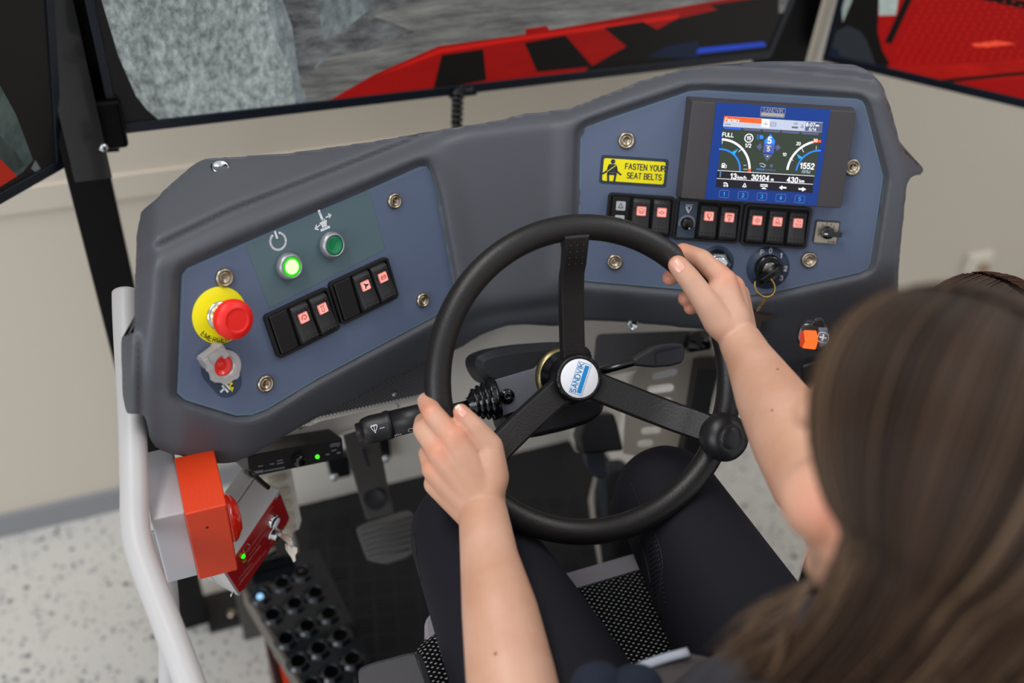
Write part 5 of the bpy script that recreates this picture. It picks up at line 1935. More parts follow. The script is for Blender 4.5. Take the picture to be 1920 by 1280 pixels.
# spiral wrapped cable from the front screen
pts = [hy(858, 165, 0.62), hy(858, 200, 0.625), hy(857, 240, 0.62), hy(860, 300, 0.60)]
t = thing('cable', 'black spiral wrapped cable hanging below the front television', 'cable', pts[0])
pp = catmull(pts, 8)
MB().tube(pp, 0.0065, 12).build('cable_core', M_black, t, True)
hx_, n_ = [], 120
for i in range(n_):
    k = i / (n_ - 1) * (len(pp) - 1)
    a = pp[int(k)].lerp(pp[min(int(k) + 1, len(pp) - 1)], k - int(k))
    an = i / n_ * 2 * pi * 11
    hx_.append(a + V((cos(an), sin(an), 0)) * 0.0072)
MB().tube(hx_, 0.0028, 6).build('spiral_wrap', M_gloss, t, True)
# wall socket
P = hy(1828, 486, YW - 0.001)
t = thing('wall_socket', 'small white wall socket with a plug beside the dark haired head', 'socket', P)
MB().box((P.x, YW - 0.012, P.z), (0.085, 0.022, 0.060)).build('socket_box', mat('socket_white', 'e4ddd0', 0.5), t, True, bevel=0.004)
MB().box((P.x + 0.012, YW - 0.032, P.z - 0.012), (0.028, 0.02, 0.022)).build('plug', mat('plug_brown', 'a08a70', 0.5), t, True, bevel=0.004)

# ------------------------------------------------------------------ white tube frame on the left
def pxtube(lst, n=8):
    return catmull([at(*p) for p in lst], n)


t = thing('grab_rail', 'thick bent white tube rail running down the left side of the dashboard', 'rail', at(251, 900, 1.0))
MB().tube(pxtube([(235, 549, 1.075), (236, 585, 1.065), (240, 660, 1.05), (247, 770, 1.02), (250, 850, 1.00), (252, 920, 0.985), (253, 975, 0.975), (259, 1020, 0.965), (277, 1075, 0.955), (310, 1160, 0.94), (350, 1265, 0.92), (400, 1400, 0.90)]), [0.0138] * 89, 24).build('tube', M_tube, t, True)
t = thing('upright_rail', 'thin white round upright behind the bent white rail', 'rail', at(315, 1150, 1.15))
MB().tube(pxtube([(296, 1000, 1.12), (312, 1100, 1.14), (317, 1180, 1.16), (318, 1300, 1.18)]), 0.0125, 16).build('tube', M_tube, t, True)


def axisbox(c, l, b, dn, d):
    """box from four visible corners: front-top-right, front-top-left, back-top-right, front-bottom-right"""
    P = at(*c, d)
    xl = hz(*l, P.z).x
    yb = hz(*b, P.z).y
    zb = hy(*dn, P.y).z
    return P, xl, yb, zb


P, xl, yb, zb = axisbox((347, 960), (283, 974), (337, 833), (383, 1076), 1.00)
t = thing('junction_box', 'light grey metal box beside the white tube, left of the orange box', 'box', V((P.x, P.y, zb)))
MB().box(((P.x + xl) / 2, (P.y + yb) / 2, (P.z + zb) / 2), (abs(P.x - xl), abs(yb - P.y), abs(P.z - zb))).build('case', mat('box_grey', 'bcbcbf', 0.42, bump=(400, .06, .0004)), t, True, bevel=0.0022)
MB().box(((P.x + xl) / 2 - 0.012, (P.y + yb) / 2, zb - 0.008), (0.05, 0.05, 0.016)).build('bracket', mat('bracket_lightgrey', '8e8d8e', 0.5), t, True)
P2, xl2, yb2, zb2 = axisbox((425, 946), (346, 963), (416, 838), (456, 1066), 0.985)
t = thing('beacon_box', 'bright orange painted metal box with a red glass beacon on its side', 'box', V((P2.x, P2.y, zb2)))
MB().box(((P2.x + xl2) / 2, (P2.y + yb2) / 2, (P2.z + zb2) / 2), (abs(P2.x - xl2), abs(yb2 - P2.y), abs(P2.z - zb2))).build('case', mat('box_orange', 'd23a12', 0.38, bump=(260, .22, .0006)), t, True, bevel=0.0016)
gz = (P2.z + zb2) / 2 - 0.002
MB().lathe([(0.026, -0.002), (0.026, 0.003), (0.024, 0.006), (0.016, 0.012), (0.010, 0.013), (0, 0.013)], 32, axisM(V((P2.x, P2.y + 0.030, gz)), V((1, 0, 0)))).build('beacon_glass', mat('beacon_red', 'c81a08', 0.08, coat=1.0, emit=0.05), t, True)
h_ = hy(388, 989, P2.y - 0.0003)
MB().lathe([(0.0016, 0), (0, 0.0002)], 14, axisM(h_, V((0, -1, 0)))).build('drill_hole', M_dk, t, True)

# control box with red face, keys
A_, B_, D_ = at(524, 923, 1.18), at(532, 991, 1.262), at(424, 1071, 1.131)
ex = (A_ - D_)
bw = ex.length
ex.normalize()
ey = (A_ - B_)
ey = (ey - ex * ey.dot(ex))
bh = ey.length
ey.normalize()
ez = ex.cross(ey)
if ez.dot(EYE - A_) < 0:
    ez = -ez
Cc = D_ + (A_ - D_) / 2 - ey * bh / 2
MK = toframe(Cc, ex, ez.cross(ex), ez)
ky = 1 if (MK.inverted() @ A_).y > 0 else -1
t = thing('control_box', 'light grey plastic box with a red printed face, key switch and green light', 'box', MK)
bd = 0.055
MB().prism(rrect(bw + .006, bh + .006, 0.003, 3), -bd * 0.62, -0.001).build('lid', mat('box_abs', 'c2c1bf', 0.45), t, bevel=0.001)
MB().prism(rrect(bw + .006, bh + .006, 0.003, 3), -bd, -bd * 0.62 - 0.0012).build('case', mat('box_abs', 'c2c1bf', 0.45), t, bevel=0.001)
rf = roundpoly([(-bw / 2, -bh / 2 + .007), (-bw / 2 + .007, -bh / 2), (bw / 2 - .007, -bh / 2), (bw / 2, -bh / 2 + .007), (bw / 2, bh / 2 - .007), (bw / 2 - .007, bh / 2), (-bw / 2 + .007, bh / 2), (-bw / 2, bh / 2 - .007)], 0.001)
MB().prism(rf, -0.001, 0.0003).build('red_face', mat('face_red', 'b80d16', 0.4), t)
kf = lambda x, y: tuple(uv(MK, x, y)[:2])
for px, py in ((520, 932), (436, 1114), (530, 990)):
    k = kf(px, py)
    MB().lathe([(0.0034, -0.001), (0.0032, 0.0006), (0.001, 0.0006), (0.0008, -.0004), (0, -0.0004)], 16, Matrix.Translation((*k, 0))).build('corner_screw', M_chrome, t)
mb = MB()
for (xa, ya, xb, yb_, hgt) in ((463, 1034, 493, 992, .0026), (467, 1040, 497, 999, .0026), (464, 1053, 488, 1022, .0044), (447, 1085, 474, 1052, .0030), (450, 1090, 490, 1040, .0022), (446, 1098, 500, 1030, .0022), (500, 962, 512, 948, .0024), (505, 1020, 516, 1006, .0024)):
    a, b = V(kf(xa, ya)), V(kf(xb, yb_))
    L_n = (b - a).length
    d = (b - a) / L_n
    n_ = V((-d.y, d.x))
    s_ = 0.0
    rr = random.Random(xa)
    while s_ < L_n - .001:
        w_ = rr.choice((.0008, .0012, .0006))
        c = a + d * s_
        mb.stroke([tuple(c - n_ * hgt / 2), tuple(c + n_ * hgt / 2)], 0.00045, 0.0005)
        if rr.random() < .6:
            mb.stroke([tuple(c + n_ * hgt / 2), tuple(c + n_ * hgt / 2 + d * w_)], 0.00045, 0.0005)
        s_ += w_ + (0.0012 if rr.random() < .2 else .0005)
mb.build('lettering', mat('face_print', 'e8b7b4', 0.5), t, kind='stuff')
MB().stroke([kf(*p) for p in ((455, 1030), (463, 1018), (468, 1022), (458, 1037))], 0.0006, 0.0006, closed=True).build('white_frame', M_white, t)
for px, py, c_, e in ((455, 1042, '1aff1a', 1.6), (457, 1050, '9a8a20', 0.15), (458, 1060, '7a2020', 0.1)):
    k = kf(px, py)
    MB().lathe([(0.0030, 0), (0.0028, 0.0015), (0.0015, 0.0028), (0, 0.003)], 18, Matrix.Translation((*k, 0))).build('indicator_light', emis('ind_' + c_, c_, e), t)
k = kf(508, 974)
MB().lathe([(0.0085, 0), (0.0085, 0.004), (0.0070, 0.0075), (0.0066, 0.0060)], 28, Matrix.Translation((*k, 0)), cap=False).build('button_collar', M_chrome, t)
MB().lathe([(0.0064, 0.002), (0.0064, 0.0085), (0.0055, 0.0095), (0, 0.0098)], 24, Matrix.Translation((*k, 0))).build('white_button', M_white, t)
k = kf(509, 997)
MB().lathe([(0.0090, 0), (0.0090, 0.003), (0.0075, 0.0035), (0.0065, 0.010), (0.0060, 0.0105), (0, 0.0105)], 28, Matrix.Translation((*k, 0))).build('key_switch', M_chrome, t)
# keys
M_key = mat('key_nickel', 'cbbfae', 0.28, 1.0)
ks = thing('key_pair', 'two small nickel keys joined by a ring in the red control box', 'keys', MK @ V((k[0], k[1], 0.012)))
PK = MK @ V((k[0], k[1], 0.02))
pl = axisM(PK, V((-0.55, -0.6, 0.45)), V((1, 0, 0)))
f = lambda x, y, w_=0: tuple(uv(pl, x, y, w_)[:2])
q1 = [f(*p) for p in ((520, 996), (527, 999), (536, 1001), (548, 1008), (549, 1022), (543, 1021), (533, 1012), (522, 1003))]
MB().prism(q1, -0.0008, 0.0008, pl).build('key', M_key, ks, True)
q2 = [f(*p) for p in ((533, 1020), (546, 1024), (556, 1028), (556, 1036), (552, 1042), (553, 1052), (549, 1055), (545, 1046), (539, 1038), (534, 1030))]
MB().prism(q2, -0.0034, -0.0018, pl).build('key', M_key, ks, True)
rcn = V((*f(545, 1020), -0.001))
MB().tube([(rcn.x + .004 * cos(a), rcn.y + .005 * sin(a), 0.001 * sin(2 * a)) for a in [2 * pi * i / 24 for i in range(24)]], 0.0006, 6, True, pl).build('ring', M_chrome, ks, True)
t = thing('cable', 'short black cable leaving the back of the light grey control box', 'cable', at(480, 895, 1.1))
MB().tube(pxtube([(462, 884, 1.10), (474, 889, 1.09), (490, 903, 1.10), (503, 914, 1.11)]), 0.003, 8).build('cable_core', M_black, t, True)

# ------------------------------------------------------------------ perforated step plate left of the mat
ZP = 0.060
cn = [hz(x, y, ZP) for x, y in ((452, 1095), (545, 1045), (588, 1040), (700, 1290), (575, 1300))]
st_o = hz(570, 1170, ZP)
MSt = Matrix.Translation(st_o)
t = thing('step_plate', 'black perforated anti-slip step plate beside the floor mat', 'step', MSt)
hp = [(567, 1075), (530, 1095), (488, 1117), (592, 1113), (553, 1133), (512, 1154), (617, 1152), (577, 1175), (537, 1199), (638, 1193), (598, 1217), (560, 1241), (661, 1237), (622, 1262), (584, 1286), (684, 1279)]
loc = lambda x, y: tuple((hz(x, y, ZP) - st_o)[:2])
outer = [loc(452, 1098), loc(500, 1045), loc(598, 1030), loc(722, 1290), loc(780, 1420), loc(632, 1420), loc(566, 1290)]
holes = [circ(0.0105, 18, *loc(x, y)) for x, y in hp]
M_step = mat('step_gloss', '10151c', 0.16, 0.3, coat=0.5)
holes_plate(outer, holes, -0.004, 0.0).build('plate', M_step, t)
for x, y in hp:
    c = loc(x, y)
    MB().lathe([(0.0195, 0), (0.0165, 0.0022), (0.0135, 0.0058), (0.0120, 0.0064), (0.0105, 0.0052), (0.0103, -0.004)], 24, Matrix.Translation((*c, 0)), cap=False).build('raised_hole', M_step, t)
mb = MB()
for a, b in ((outer[0], outer[6]), (outer[6], outer[5])):
    mb.add([(*a, 0), (*b, 0), (b[0], b[1], -0.05), (a[0], a[1], -0.05)], [(0, 1, 2, 3)])
    mb.add([(a[0], a[1], 0.001), (b[0], b[1], 0.001), (b[0] + .004, b[1], 0.001), (a[0] + .004, a[1], 0.001)], [(0, 1, 2, 3)])
mb.build('folded_edge', mat('edge_worn', '6a625a', 0.4, 0.5), t)
a, b = hz(497, 1010, ZP + .03), hz(512, 1036, ZP + .03)
MB().box(((a.x + b.x) / 2, (a.y + b.y) / 2, ZP + .015), (0.07, 0.05, 0.03), Matrix.Translation(-st_o)).build('latch_block', M_gloss, t, bevel=0.003)
MB().tube([hz(488, 1042, ZP + .034) - st_o, hz(516, 1028, ZP + .034) - st_o], 0.0035, 8).build('latch_pin', M_steelg, t)
ix = [V((*p, 0)) for p in outer]
c_ = sum(ix, V()) / len(ix)
shade_poly = [(c_.x + (p.x - c_.x) * .93, c_.y + (p.y - c_.y) * .93) for p in ix]
MB().prism(shade_poly, -0.036, -0.032).build('hole_shade_sheet', mat('hole_shade_black', '040405', 0.8), t)  # black sheet added under the plate to paint the shade in its holes
# lamp seen in the first row
c = loc(487, 1116)
MB().lathe([(0.0055, 0), (0.005, 0.002), (0, 0.003)], 16, Matrix.Translation((*c, -0.003))).build('blue_indicator', emis('lamp_blue', '9ed4ff', 0.9), t)

# grey leg and red box under the step
gq = [hy(x, y, 0.14) for x, y in ((440, 1098), (480, 1110), (492, 1190), (462, 1192))]
P = hz(480, 1196, ZF)
t = thing('platform_leg', 'dark grey square leg under the corner of the step plate', 'leg', V((P.x, P.y + .02, ZF)))
pa, pb = hy(452, 1100, P.y), hy(492, 1190, P.y)
MB().box((P.x + 0.004, P.y + 0.03, (pa.z + ZF) / 2), (0.052, 0.06, pa.z - ZF)).build('post', mat('leg_grey', '4b4845', 0.5), t, True, bevel=0.003)
a, b = hz(492, 1185, -0.07), hz(560, 1290, -0.07)
t = thing('red_frame', 'red painted base frame standing on the terrazzo under the step plate', 'frame', V(((a.x + b.x) / 2, (a.y + b.y) / 2, ZF)))
mid = (a + b) / 2
yy = a.y - .28
MB().box((a.x + 0.078, (a.y + yy) / 2, (-0.07 + ZF) / 2 + 0.0), (0.13, abs(a.y - yy), -0.07 - ZF)).build('beam', mat('frame_red', 'd93a20', 0.35), t, True, bevel=0.004)
MB().box((a.x + 0.005, (a.y + yy) / 2, (-0.07 + ZF) / 2), (0.008, abs(a.y - yy) * 1.0, -0.065 - ZF)).build('dark_flange', mat('flange_dark', '3a1a14', 0.4), t, True)

# ------------------------------------------------------------------ lit orange rocker on the right edge
DR = 1.015
MO = axisM(at(1518, 636, DR), V((-0.60, -0.62, 0.5)), V((0.8, -0.55, 0)))
f = lambda x, y, w_=0: tuple(uv(MO, x, y, w_)[:2])
t = thing('lit_rocker_switch', 'glowing orange rocker switch in a black round housing at the right edge', 'switch', MO)
MB().prism(roundpoly([f(1496, 612), (f(1512, 604)), f(1548, 606), f(1560, 625), f(1556, 650), f(1540, 662), f(1502, 652), f(1492, 640)], 0.004, 4), -0.035, -0.002, inset=0.002).build('housing', M_gloss, t, bevel=0.002)
MB().prism([f(1534, 612), f(1552, 614), f(1552, 648), f(1536, 652)], -0.004, 0.002).build('grey_cheek', mat('cheek_grey', '5a5b66', 0.4), t, bevel=0.002)
mb = MB()
k = f(1543, 632)
mb.stroke([(k[0] - .003, k[1]), (k[0] + .003, k[1])], .0012, .0022)
mb.stroke([(k[0], k[1] - .003), (k[0], k[1] + .003)], .0012, .0022)
mb.stroke(rrect(.010, .010, .003, 3, *k), .0005, .0022, closed=True)
mb.build('plus_mark', M_white, t)
M_or = emis('orange_glow', 'ff6a1c', 0.95)
for qd, zz in ((((1507, 619), (1531, 620), (1534, 638), (1509, 640)), 0.004), (((1509, 640), (1534, 639), (1529, 655), (1504, 652)), 0.002)):
    MB().prism(roundpoly([f(*p) for p in qd], 0.001, 2), -0.006, zz).build('orange_paddle', M_or, t, bevel=0.0015)
MB().prism(roundpoly([f(1500, 622), f(1508, 618), f(1509, 653), f(1499, 650)], 0.002, 2), -0.008, 0.0).build('orange_side', emis('orange_deep', 'd23508', 0.6), t, bevel=0.001)
MB().prism(roundpoly([f(1521, 607), f(1526, 597), f(1544, 597), f(1548, 612)], 0.002, 2), -0.012, 0.003).build('top_lever', M_gloss, t, bevel=0.002)
P = at(1520, 730, 1.0)
t = thing('side_control', 'black control edge below the glowing orange switch', 'control', P)
MB().prism([f(1500, 690), f(1560, 665), f(1575, 760), f(1500, 790)], -0.06, -0.02, MO).build('block', M_black, t, True, bevel=0.004)
t = thing('cable', 'thin dark green cable beside the spinner knob', 'cable', at(1395, 760, 1.4))
MB().tube(pxtube([(1386, 745, 1.42), (1390, 762, 1.42), (1398, 775, 1.42), (1412, 782, 1.42), (1430, 784, 1.42)]), 0.0016, 8).build('cable_core', mat('cable_green', '1d4a44', 0.5), t, True)

# ------------------------------------------------------------------ seat
def fabric():
    m = bpy.data.materials.new('dotted_fabric')
    m.use_nodes = True
    nt = m.node_tree
    b = nt.nodes['Principled BSDF']
    b.inputs['Roughness'].default_value = 0.9
    b.inputs['Specular IOR Level'].default_value = 0.1
    tc = nt.nodes.new('ShaderNodeTexCoord')
    mp = nt.nodes.new('ShaderNodeMapping')
    mp.inputs['Scale'].default_value = (1, 1.5, 0.001)
    mp.inputs['Rotation'].default_value = (0, 0, radians(45))
    vo = nt.nodes.new('ShaderNodeTexVoronoi')
    vo.inputs['Scale'].default_value = 150
    vo.inputs['Randomness'].default_value = 0.12
    nt.links.new(tc.outputs['Object'], mp.inputs[0])
    nt.links.new(mp.outputs[0], vo.inputs['Vector'])
    mr = nt.nodes.new('ShaderNodeMapRange')
    mr.inputs['From Min'].default_value = 0.26
    mr.inputs['From Max'].default_value = 0.20
    nt.links.new(vo.outputs['Distance'], mr.inputs['Value'])
    mx = nt.nodes.new('ShaderNodeMix')
    mx.data_type = 'RGBA'
    mx.inputs[6].default_value = lin('0b0b0d')
    mx.inputs[7].default_value = lin('8f9294')
    nt.links.new(mr.outputs[0], mx.inputs[0])
    nt.links.new(mx.outputs[2], b.inputs['Base Color'])
    return m


M_fab = fabric()
ZS_ = 0.43


def cushion(o_pts, z0, z1, parent, name, m, rim=0.02):
    mb = MB()
    pts = roundpoly(o_pts, 0.05, 6)
    if area2(pts) < 0:
        pts = pts[::-1]
    lv = [(0, z0), (0.006, z0 + 0.01), (0.008, (z0 + z1) / 2), (0.002, z1 - 0.018), (-0.010, z1 - 0.004), (-0.03, z1)]
    loops = [offset(pts, d) for d, z in lv]
    n = len(pts)
    vs = [(p[0], p[1], lv[k][1]) for k, l in enumerate(loops) for p in l]
    fs = [(k * n + i, k * n + (i + 1) % n, (k + 1) * n + (i + 1) % n, (k + 1) * n + i) for k in range(len(lv) - 1) for i in range(n)]
    c = len(vs)
    cx_, cy_ = sum(p[0] for p in pts) / n, sum(p[1] for p in pts) / n
    vs += [(cx_, cy_, z1 + 0.004)]
    fs += [((len(lv) - 1) * n + i, (len(lv) - 1) * n + (i + 1) % n, c) for i in range(n)]
    mb.add(vs, fs, 0, True)
    return mb.build(name, m, parent, True)


seat = thing('driver_seat', 'driver seat with black fabric dotted white and a light plastic front edge', 'seat', V((-0.01, -0.35, 0)))
yf = hz(1120, 1075, ZS_).y
cushion([(-0.235, -0.62), (0.235, -0.62), (0.235, yf - 0.06), (0.20, yf), (-0.20, yf), (-0.235, yf - 0.06)], ZS_ - 0.10, ZS_, seat, 'seat_cushion', M_fab)
MB().prism(roundpoly([(-0.20, yf - 0.03), (-0.19, yf + 0.022), (0.19, yf + 0.022), (0.20, yf - 0.03)], 0.02, 5), ZS_ - 0.06, ZS_ - 0.012).build('plastic_front_edge', mat('seat_plastic', '8d8a92', 0.4), seat, True, bevel=0.004)
MB().box((0, -0.35, 0.17), (0.34, 0.44, 0.30)).build('seat_base', M_black, seat, True, bevel=0.02)
cushion([(-0.24, -0.78), (0.24, -0.78), (0.24, -0.66), (-0.24, -0.66)], ZS_ - 0.02, 0.80, seat, 'backrest', M_fab)
ar = at(745, 1262, 0.98)
MB().prism(roundpoly([tuple(hz(x, y, ar.z)[:2]) for x, y in ((668, 1250), (690, 1238), (775, 1215), (792, 1222), (815, 1300), (860, 1420), (720, 1440))], 0.012, 5), ar.z - 0.05, ar.z, inset=0.006).build('armrest', mat('armrest_grey', '414043', 0.55, bump=(700, .2, .0004)), seat, True, bevel=0.005)

# ------------------------------------------------------------------ people
from mathutils.bvhtree import BVHTree


def cap(mb, a, b, ra, rb, M=None, seg=32, mat=0):
    """closed tapered limb segment with round ends"""
    a, b = V(a), V(b)
    d = b - a
    L_ = d.length
    if L_ < 1e-6:
        return mb.sphere(a, ra, seg, M, mat)
    s_ = max(-0.95, min(0.95, (ra - rb) / L_))
    th = math.asin(s_)
    prof = [(0, -ra)]
    for k in range(1, 5):
        an = -pi / 2 + (th + pi / 2) * k / 4
        prof.append((ra * cos(an), ra * sin(an)))
    for k in range(0, 5):
        an = th + (pi / 2 - th) * k / 4
        prof.append((max(0, rb * cos(an)), L_ + rb * sin(an)))
    prof[-1] = (0, L_ + rb)
    T = axisM(a, d)
    return mb.lathe(prof, seg, (M @ T) if M is not None else T, mat, True, False)


def chain(mb, pts):
    for (a, ra), (b, rb) in zip(pts, pts[1:]):
        cap(mb, a, b, ra, rb)


def ell(mb, c, r3, R=None, seg=24):
    T = Matrix.Translation(c)
    if R is not None:
        T = T @ R
    T = T @ Matrix.Diagonal((*r3, 1))
    return mb.sphere((0, 0, 0), 1.0, seg, T)


def remeshed(mb, name, m, parent, voxel, smooth_it, extra=None):
    o = mb.build('tmp', m)
    md = o.modifiers.new('r', 'REMESH')
    md.mode = 'VOXEL'
    md.voxel_size = voxel
    if smooth_it:
        sm = o.modifiers.new('s', 'SMOOTH')
        sm.factor = 0.5
        sm.iterations = smooth_it
    dg = bpy.context.evaluated_depsgraph_get()
    me = bpy.data.meshes.new_from_object(o.evaluated_get(dg))
    bpy.data.objects.remove(o)
    me.name = name
    bvh = BVHTree.FromPolygons([v.co.copy() for v in me.vertices], [tuple(p.vertices) for p in me.polygons])
    me.transform(MW[parent.name].inverted())
    me.polygons.foreach_set('use_smooth', [True] * len(me.polygons))
    me.materials.clear()
    me.materials.append(m)
    n = bpy.data.objects.new(name, me)
    COL.objects.link(n)
    n.parent = parent
    MW[n.name] = MW[parent.name]
    return n, bvh


def cast(bvh, px, py, off=0.0):
    r = ray(px, py).normalized()
    loc, nor, _, _ = bvh.ray_cast(EYE, r)
    if loc is None:
        return None, None
    return loc + nor * off, nor


def skin_mat(name, c1, c2):
    m = mat(name, c1, 0.48, bump=(500, 0.12, 0.0006), var=(14, c2), sss=0.12)
    return m


M_skin = skin_mat('skin', 'c29277', 'cfa38b')
WP = lambda px, py, w_: MWh @ W_(px, py, w_)

driver = thing('person', 'long brown haired person in dark trousers gripping the wheel with both bare arms', 'person', V((-0.01, -0.40, 0.45)))
HC = V((-0.002, -0.418, 0.988)) + V((0.927, -0.368, 0.067)) * 0.004
body = MB()
# head, neck, face (modelled in the head's own frame, tipped forward to look at the wheel)
HM_ = Matrix.Translation(HC) @ Matrix.Rotation(radians(-13), 4, 'X') @ Matrix.Rotation(radians(9), 4, 'Z')
HP = lambda x, y, z: HM_ @ V((x, y, z))


def hcap(mb, a, b, ra, rb):
    cap(mb, HP(*a), HP(*b), ra, rb)


def hell(mb, c, r3, R=None):
    ell(mb, (0, 0, 0), r3, HM_ @ Matrix.Translation(c) @ (R or Matrix.Identity(4)))


hell(body, (0, -0.004, 0.022), (0.074, 0.093, 0.085))
hell(body, (0, 0.030, -0.035), (0.060, 0.060, 0.078))
hcap(body, (0, 0.078, -0.098), (0, 0.060, -0.075), 0.017, 0.03)
hcap(body, (0, 0.088, 0.006), (0, 0.099, -0.028), 0.006, 0.009)
for s_ in (-1, 1):
    hcap(body, (s_ * 0.012, 0.088, 0.022), (s_ * 0.045, 0.074, 0.022), 0.012, 0.010)
    hell(body, (s_ * 0.044, 0.054, -0.030), (0.025, 0.028, 0.028))
    hell(body, (s_ * 0.069, -0.010, -0.012), (0.007, 0.016, 0.029), Matrix.Rotation(s_ * 0.35, 4, 'Z'))
    hcap(body, (s_ * 0.060, 0.006, -0.062), (s_ * 0.018, 0.066, -0.100), 0.017, 0.014)
for z_ in (-0.055, -0.064):
    hcap(body, (-0.016, 0.092, z_), (0.016, 0.092, z_), 0.0055, 0.0055)
NB = V((0.0, -0.475, 0.865))
cap(body, HP(0, -0.025, -0.05), NB, 0.048, 0.054)
# torso
SL, SR = V((-0.165, -0.468, 0.815)), V((0.155, -0.455, 0.815))
cap(body, SL, NB + V((0, 0, -.01)), 0.046, 0.045)
cap(body, SR, NB + V((0, 0, -.01)), 0.046, 0.045)
ell(body, (0, -0.47, 0.73), (0.145, 0.095, 0.15))
ell(body, (0, -0.46, 0.60), (0.125, 0.095, 0.14))
ell(body, (0, -0.47, 0.52), (0.155, 0.105, 0.09))
# arms
ELB = at(988, 1395, 0.83)
WRL = WP(906, 962, 0.034)
chain(body, [(SL, 0.050), (SL.lerp(ELB, 0.5), 0.044), (ELB, 0.0375)])
FL = [(ELB, 0.0380), (at(958, 1270, 0.868), 0.0395), (at(938, 1150, 0.905), 0.0350), (at(918, 1050, 0.945), 0.0280)]
chain(body, FL + [(WRL, 0.0245)])
ELR = at(1530, 905, 0.862)
WRR = WP(1388, 640, 0.036)
chain(body, [(SR, 0.050), (SR.lerp(ELR, 0.5), 0.045), (ELR, 0.0385)])
chain(body, [(ELR, 0.0385), (ELR.lerp(WRR, 0.25) + V((0, 0, .003)), 0.0395), (ELR.lerp(WRR, 0.55), 0.0335), (ELR.lerp(WRR, 0.85), 0.0245), (WRR, 0.0225)])


def hand(mb, J):
    wr = J['wrist']
    w0 = WP(*wr[:3])
    for f in ('index', 'middle', 'ring', 'pinky'):
        q = J[f]
        pts = [(WP(*p[:3]), p[3]) for p in q]
        cap(mb, WP(wr[0] + (q[0][0] - J['middle'][0][0]) * 0.35, wr[1] + (q[0][1] - J['middle'][0][1]) * 0.35, wr[2] - 0.003), pts[0][0], wr[3], pts[0][1] * 1.12)
        chain(mb, pts)
    q = [(WP(*p[:3]), p[3]) for p in J['thumb']]
    cap(mb, w0, q[0][0], wr[3], q[0][1])
    chain(mb, q)
    for a, b, ra, rb in J['fill']:
        cap(mb, WP(*a), WP(*b), ra, rb)


hand(body, {
    'wrist': (902, 948, 0.032, 0.0200),
    'index': [(850, 820, 0.029, 0.0122), (811, 775, 0.019, 0.0108), (799, 752, -0.004, 0.0094), (822, 744, -0.024, 0.0080)],
    'middle': [(824, 848, 0.023, 0.0118), (792, 805, 0.007, 0.0100), (794, 790, -0.016, 0.0096), (818, 786, -0.028, 0.0084)],
    'ring': [(813, 879, 0.014, 0.0110), (801, 850, -0.002, 0.0094), (808, 836, -0.020, 0.0088), (830, 830, -0.030, 0.008)],
    'pinky': [(815, 907, 0.005, 0.0102), (812, 888, -0.010, 0.0090), (820, 878, -0.024, 0.0080), (838, 872, -0.030, 0.0072)],
    'thumb': [(924, 895, 0.030, 0.0165), (921, 836, 0.031, 0.0120), (891, 799, 0.034, 0.0094), (864, 771, 0.030, 0.0080)],
    'fill': [((862, 880, 0.020), (905, 940, 0.026), 0.020, 0.022), ((866, 852, 0.022), (912, 886, 0.024), 0.013, 0.017), ((835, 900, 0.012), (885, 950, 0.022), 0.014, 0.018), ((868, 868, 0.020), (908, 868, 0.018), 0.010, 0.011)],
})
hand(body, {
    'wrist': (1386, 632, 0.034, 0.0185),
    'index': [(1358, 527, 0.028, 0.0122), (1316, 486, 0.020, 0.0108), (1280, 472, 0.000, 0.0098), (1262, 490, -0.022, 0.0086)],
    'middle': [(1374, 538, 0.016, 0.0118), (1340, 503, -0.004, 0.0105), (1296, 500, -0.024, 0.0096), (1256, 521, -0.027, 0.0088)],
    'ring': [(1383, 552, 0.004, 0.0115), (1352, 530, -0.016, 0.0100), (1315, 545, -0.032, 0.0092), (1285, 560, -0.034, 0.0085)],
    'pinky': [(1385, 578, -0.004, 0.0105), (1355, 560, -0.022, 0.0090), (1322, 568, -0.036, 0.0080), (1294, 578, -0.036, 0.0074)],
    'thumb': [(1350, 605, 0.036, 0.0170), (1325, 568, 0.040, 0.0138), (1292, 522, 0.038, 0.0120), (1271, 497, 0.033, 0.0105)],
    'fill': [((1352, 560, 0.026), (1372, 600, 0.030), 0.019, 0.021), ((1372, 560, 0.012), (1380, 610, 0.022), 0.017, 0.018), ((1345, 545, 0.030), (1330, 575, 0.032), 0.012, 0.015)],
})
# legs inside the trousers, feet inside the shoes
KR, KL = V((0.098, -0.05, 0.535)), V((-0.137, -0.02, 0.525))
HR, HL = V((0.088, -0.45, 0.51)), V((-0.115, -0.45, 0.51))
AR, AL = V((0.205, 0.13, 0.19)), V((-0.08, -0.08, 0.12))
for H_, K_, A_k in ((HR, KR, AR), (HL, KL, AL)):
    chain(body, [(H_, 0.078), (H_.lerp(K_, 0.6), 0.058), (K_, 0.047), (K_.lerp(A_k, 0.35), 0.043), (A_k, 0.028)])
TOE = V((0.262, 0.30, 0.18))
cap(body, AR, AR.lerp(TOE, 0.8) + V((0, 0, -.02)), 0.026, 0.022)
cap(body, AL, AL + V((0, 0.13, -0.06)), 0.026, 0.02)
bo, bb = remeshed(body, 'body', M_skin, driver, 0.0020, 5)

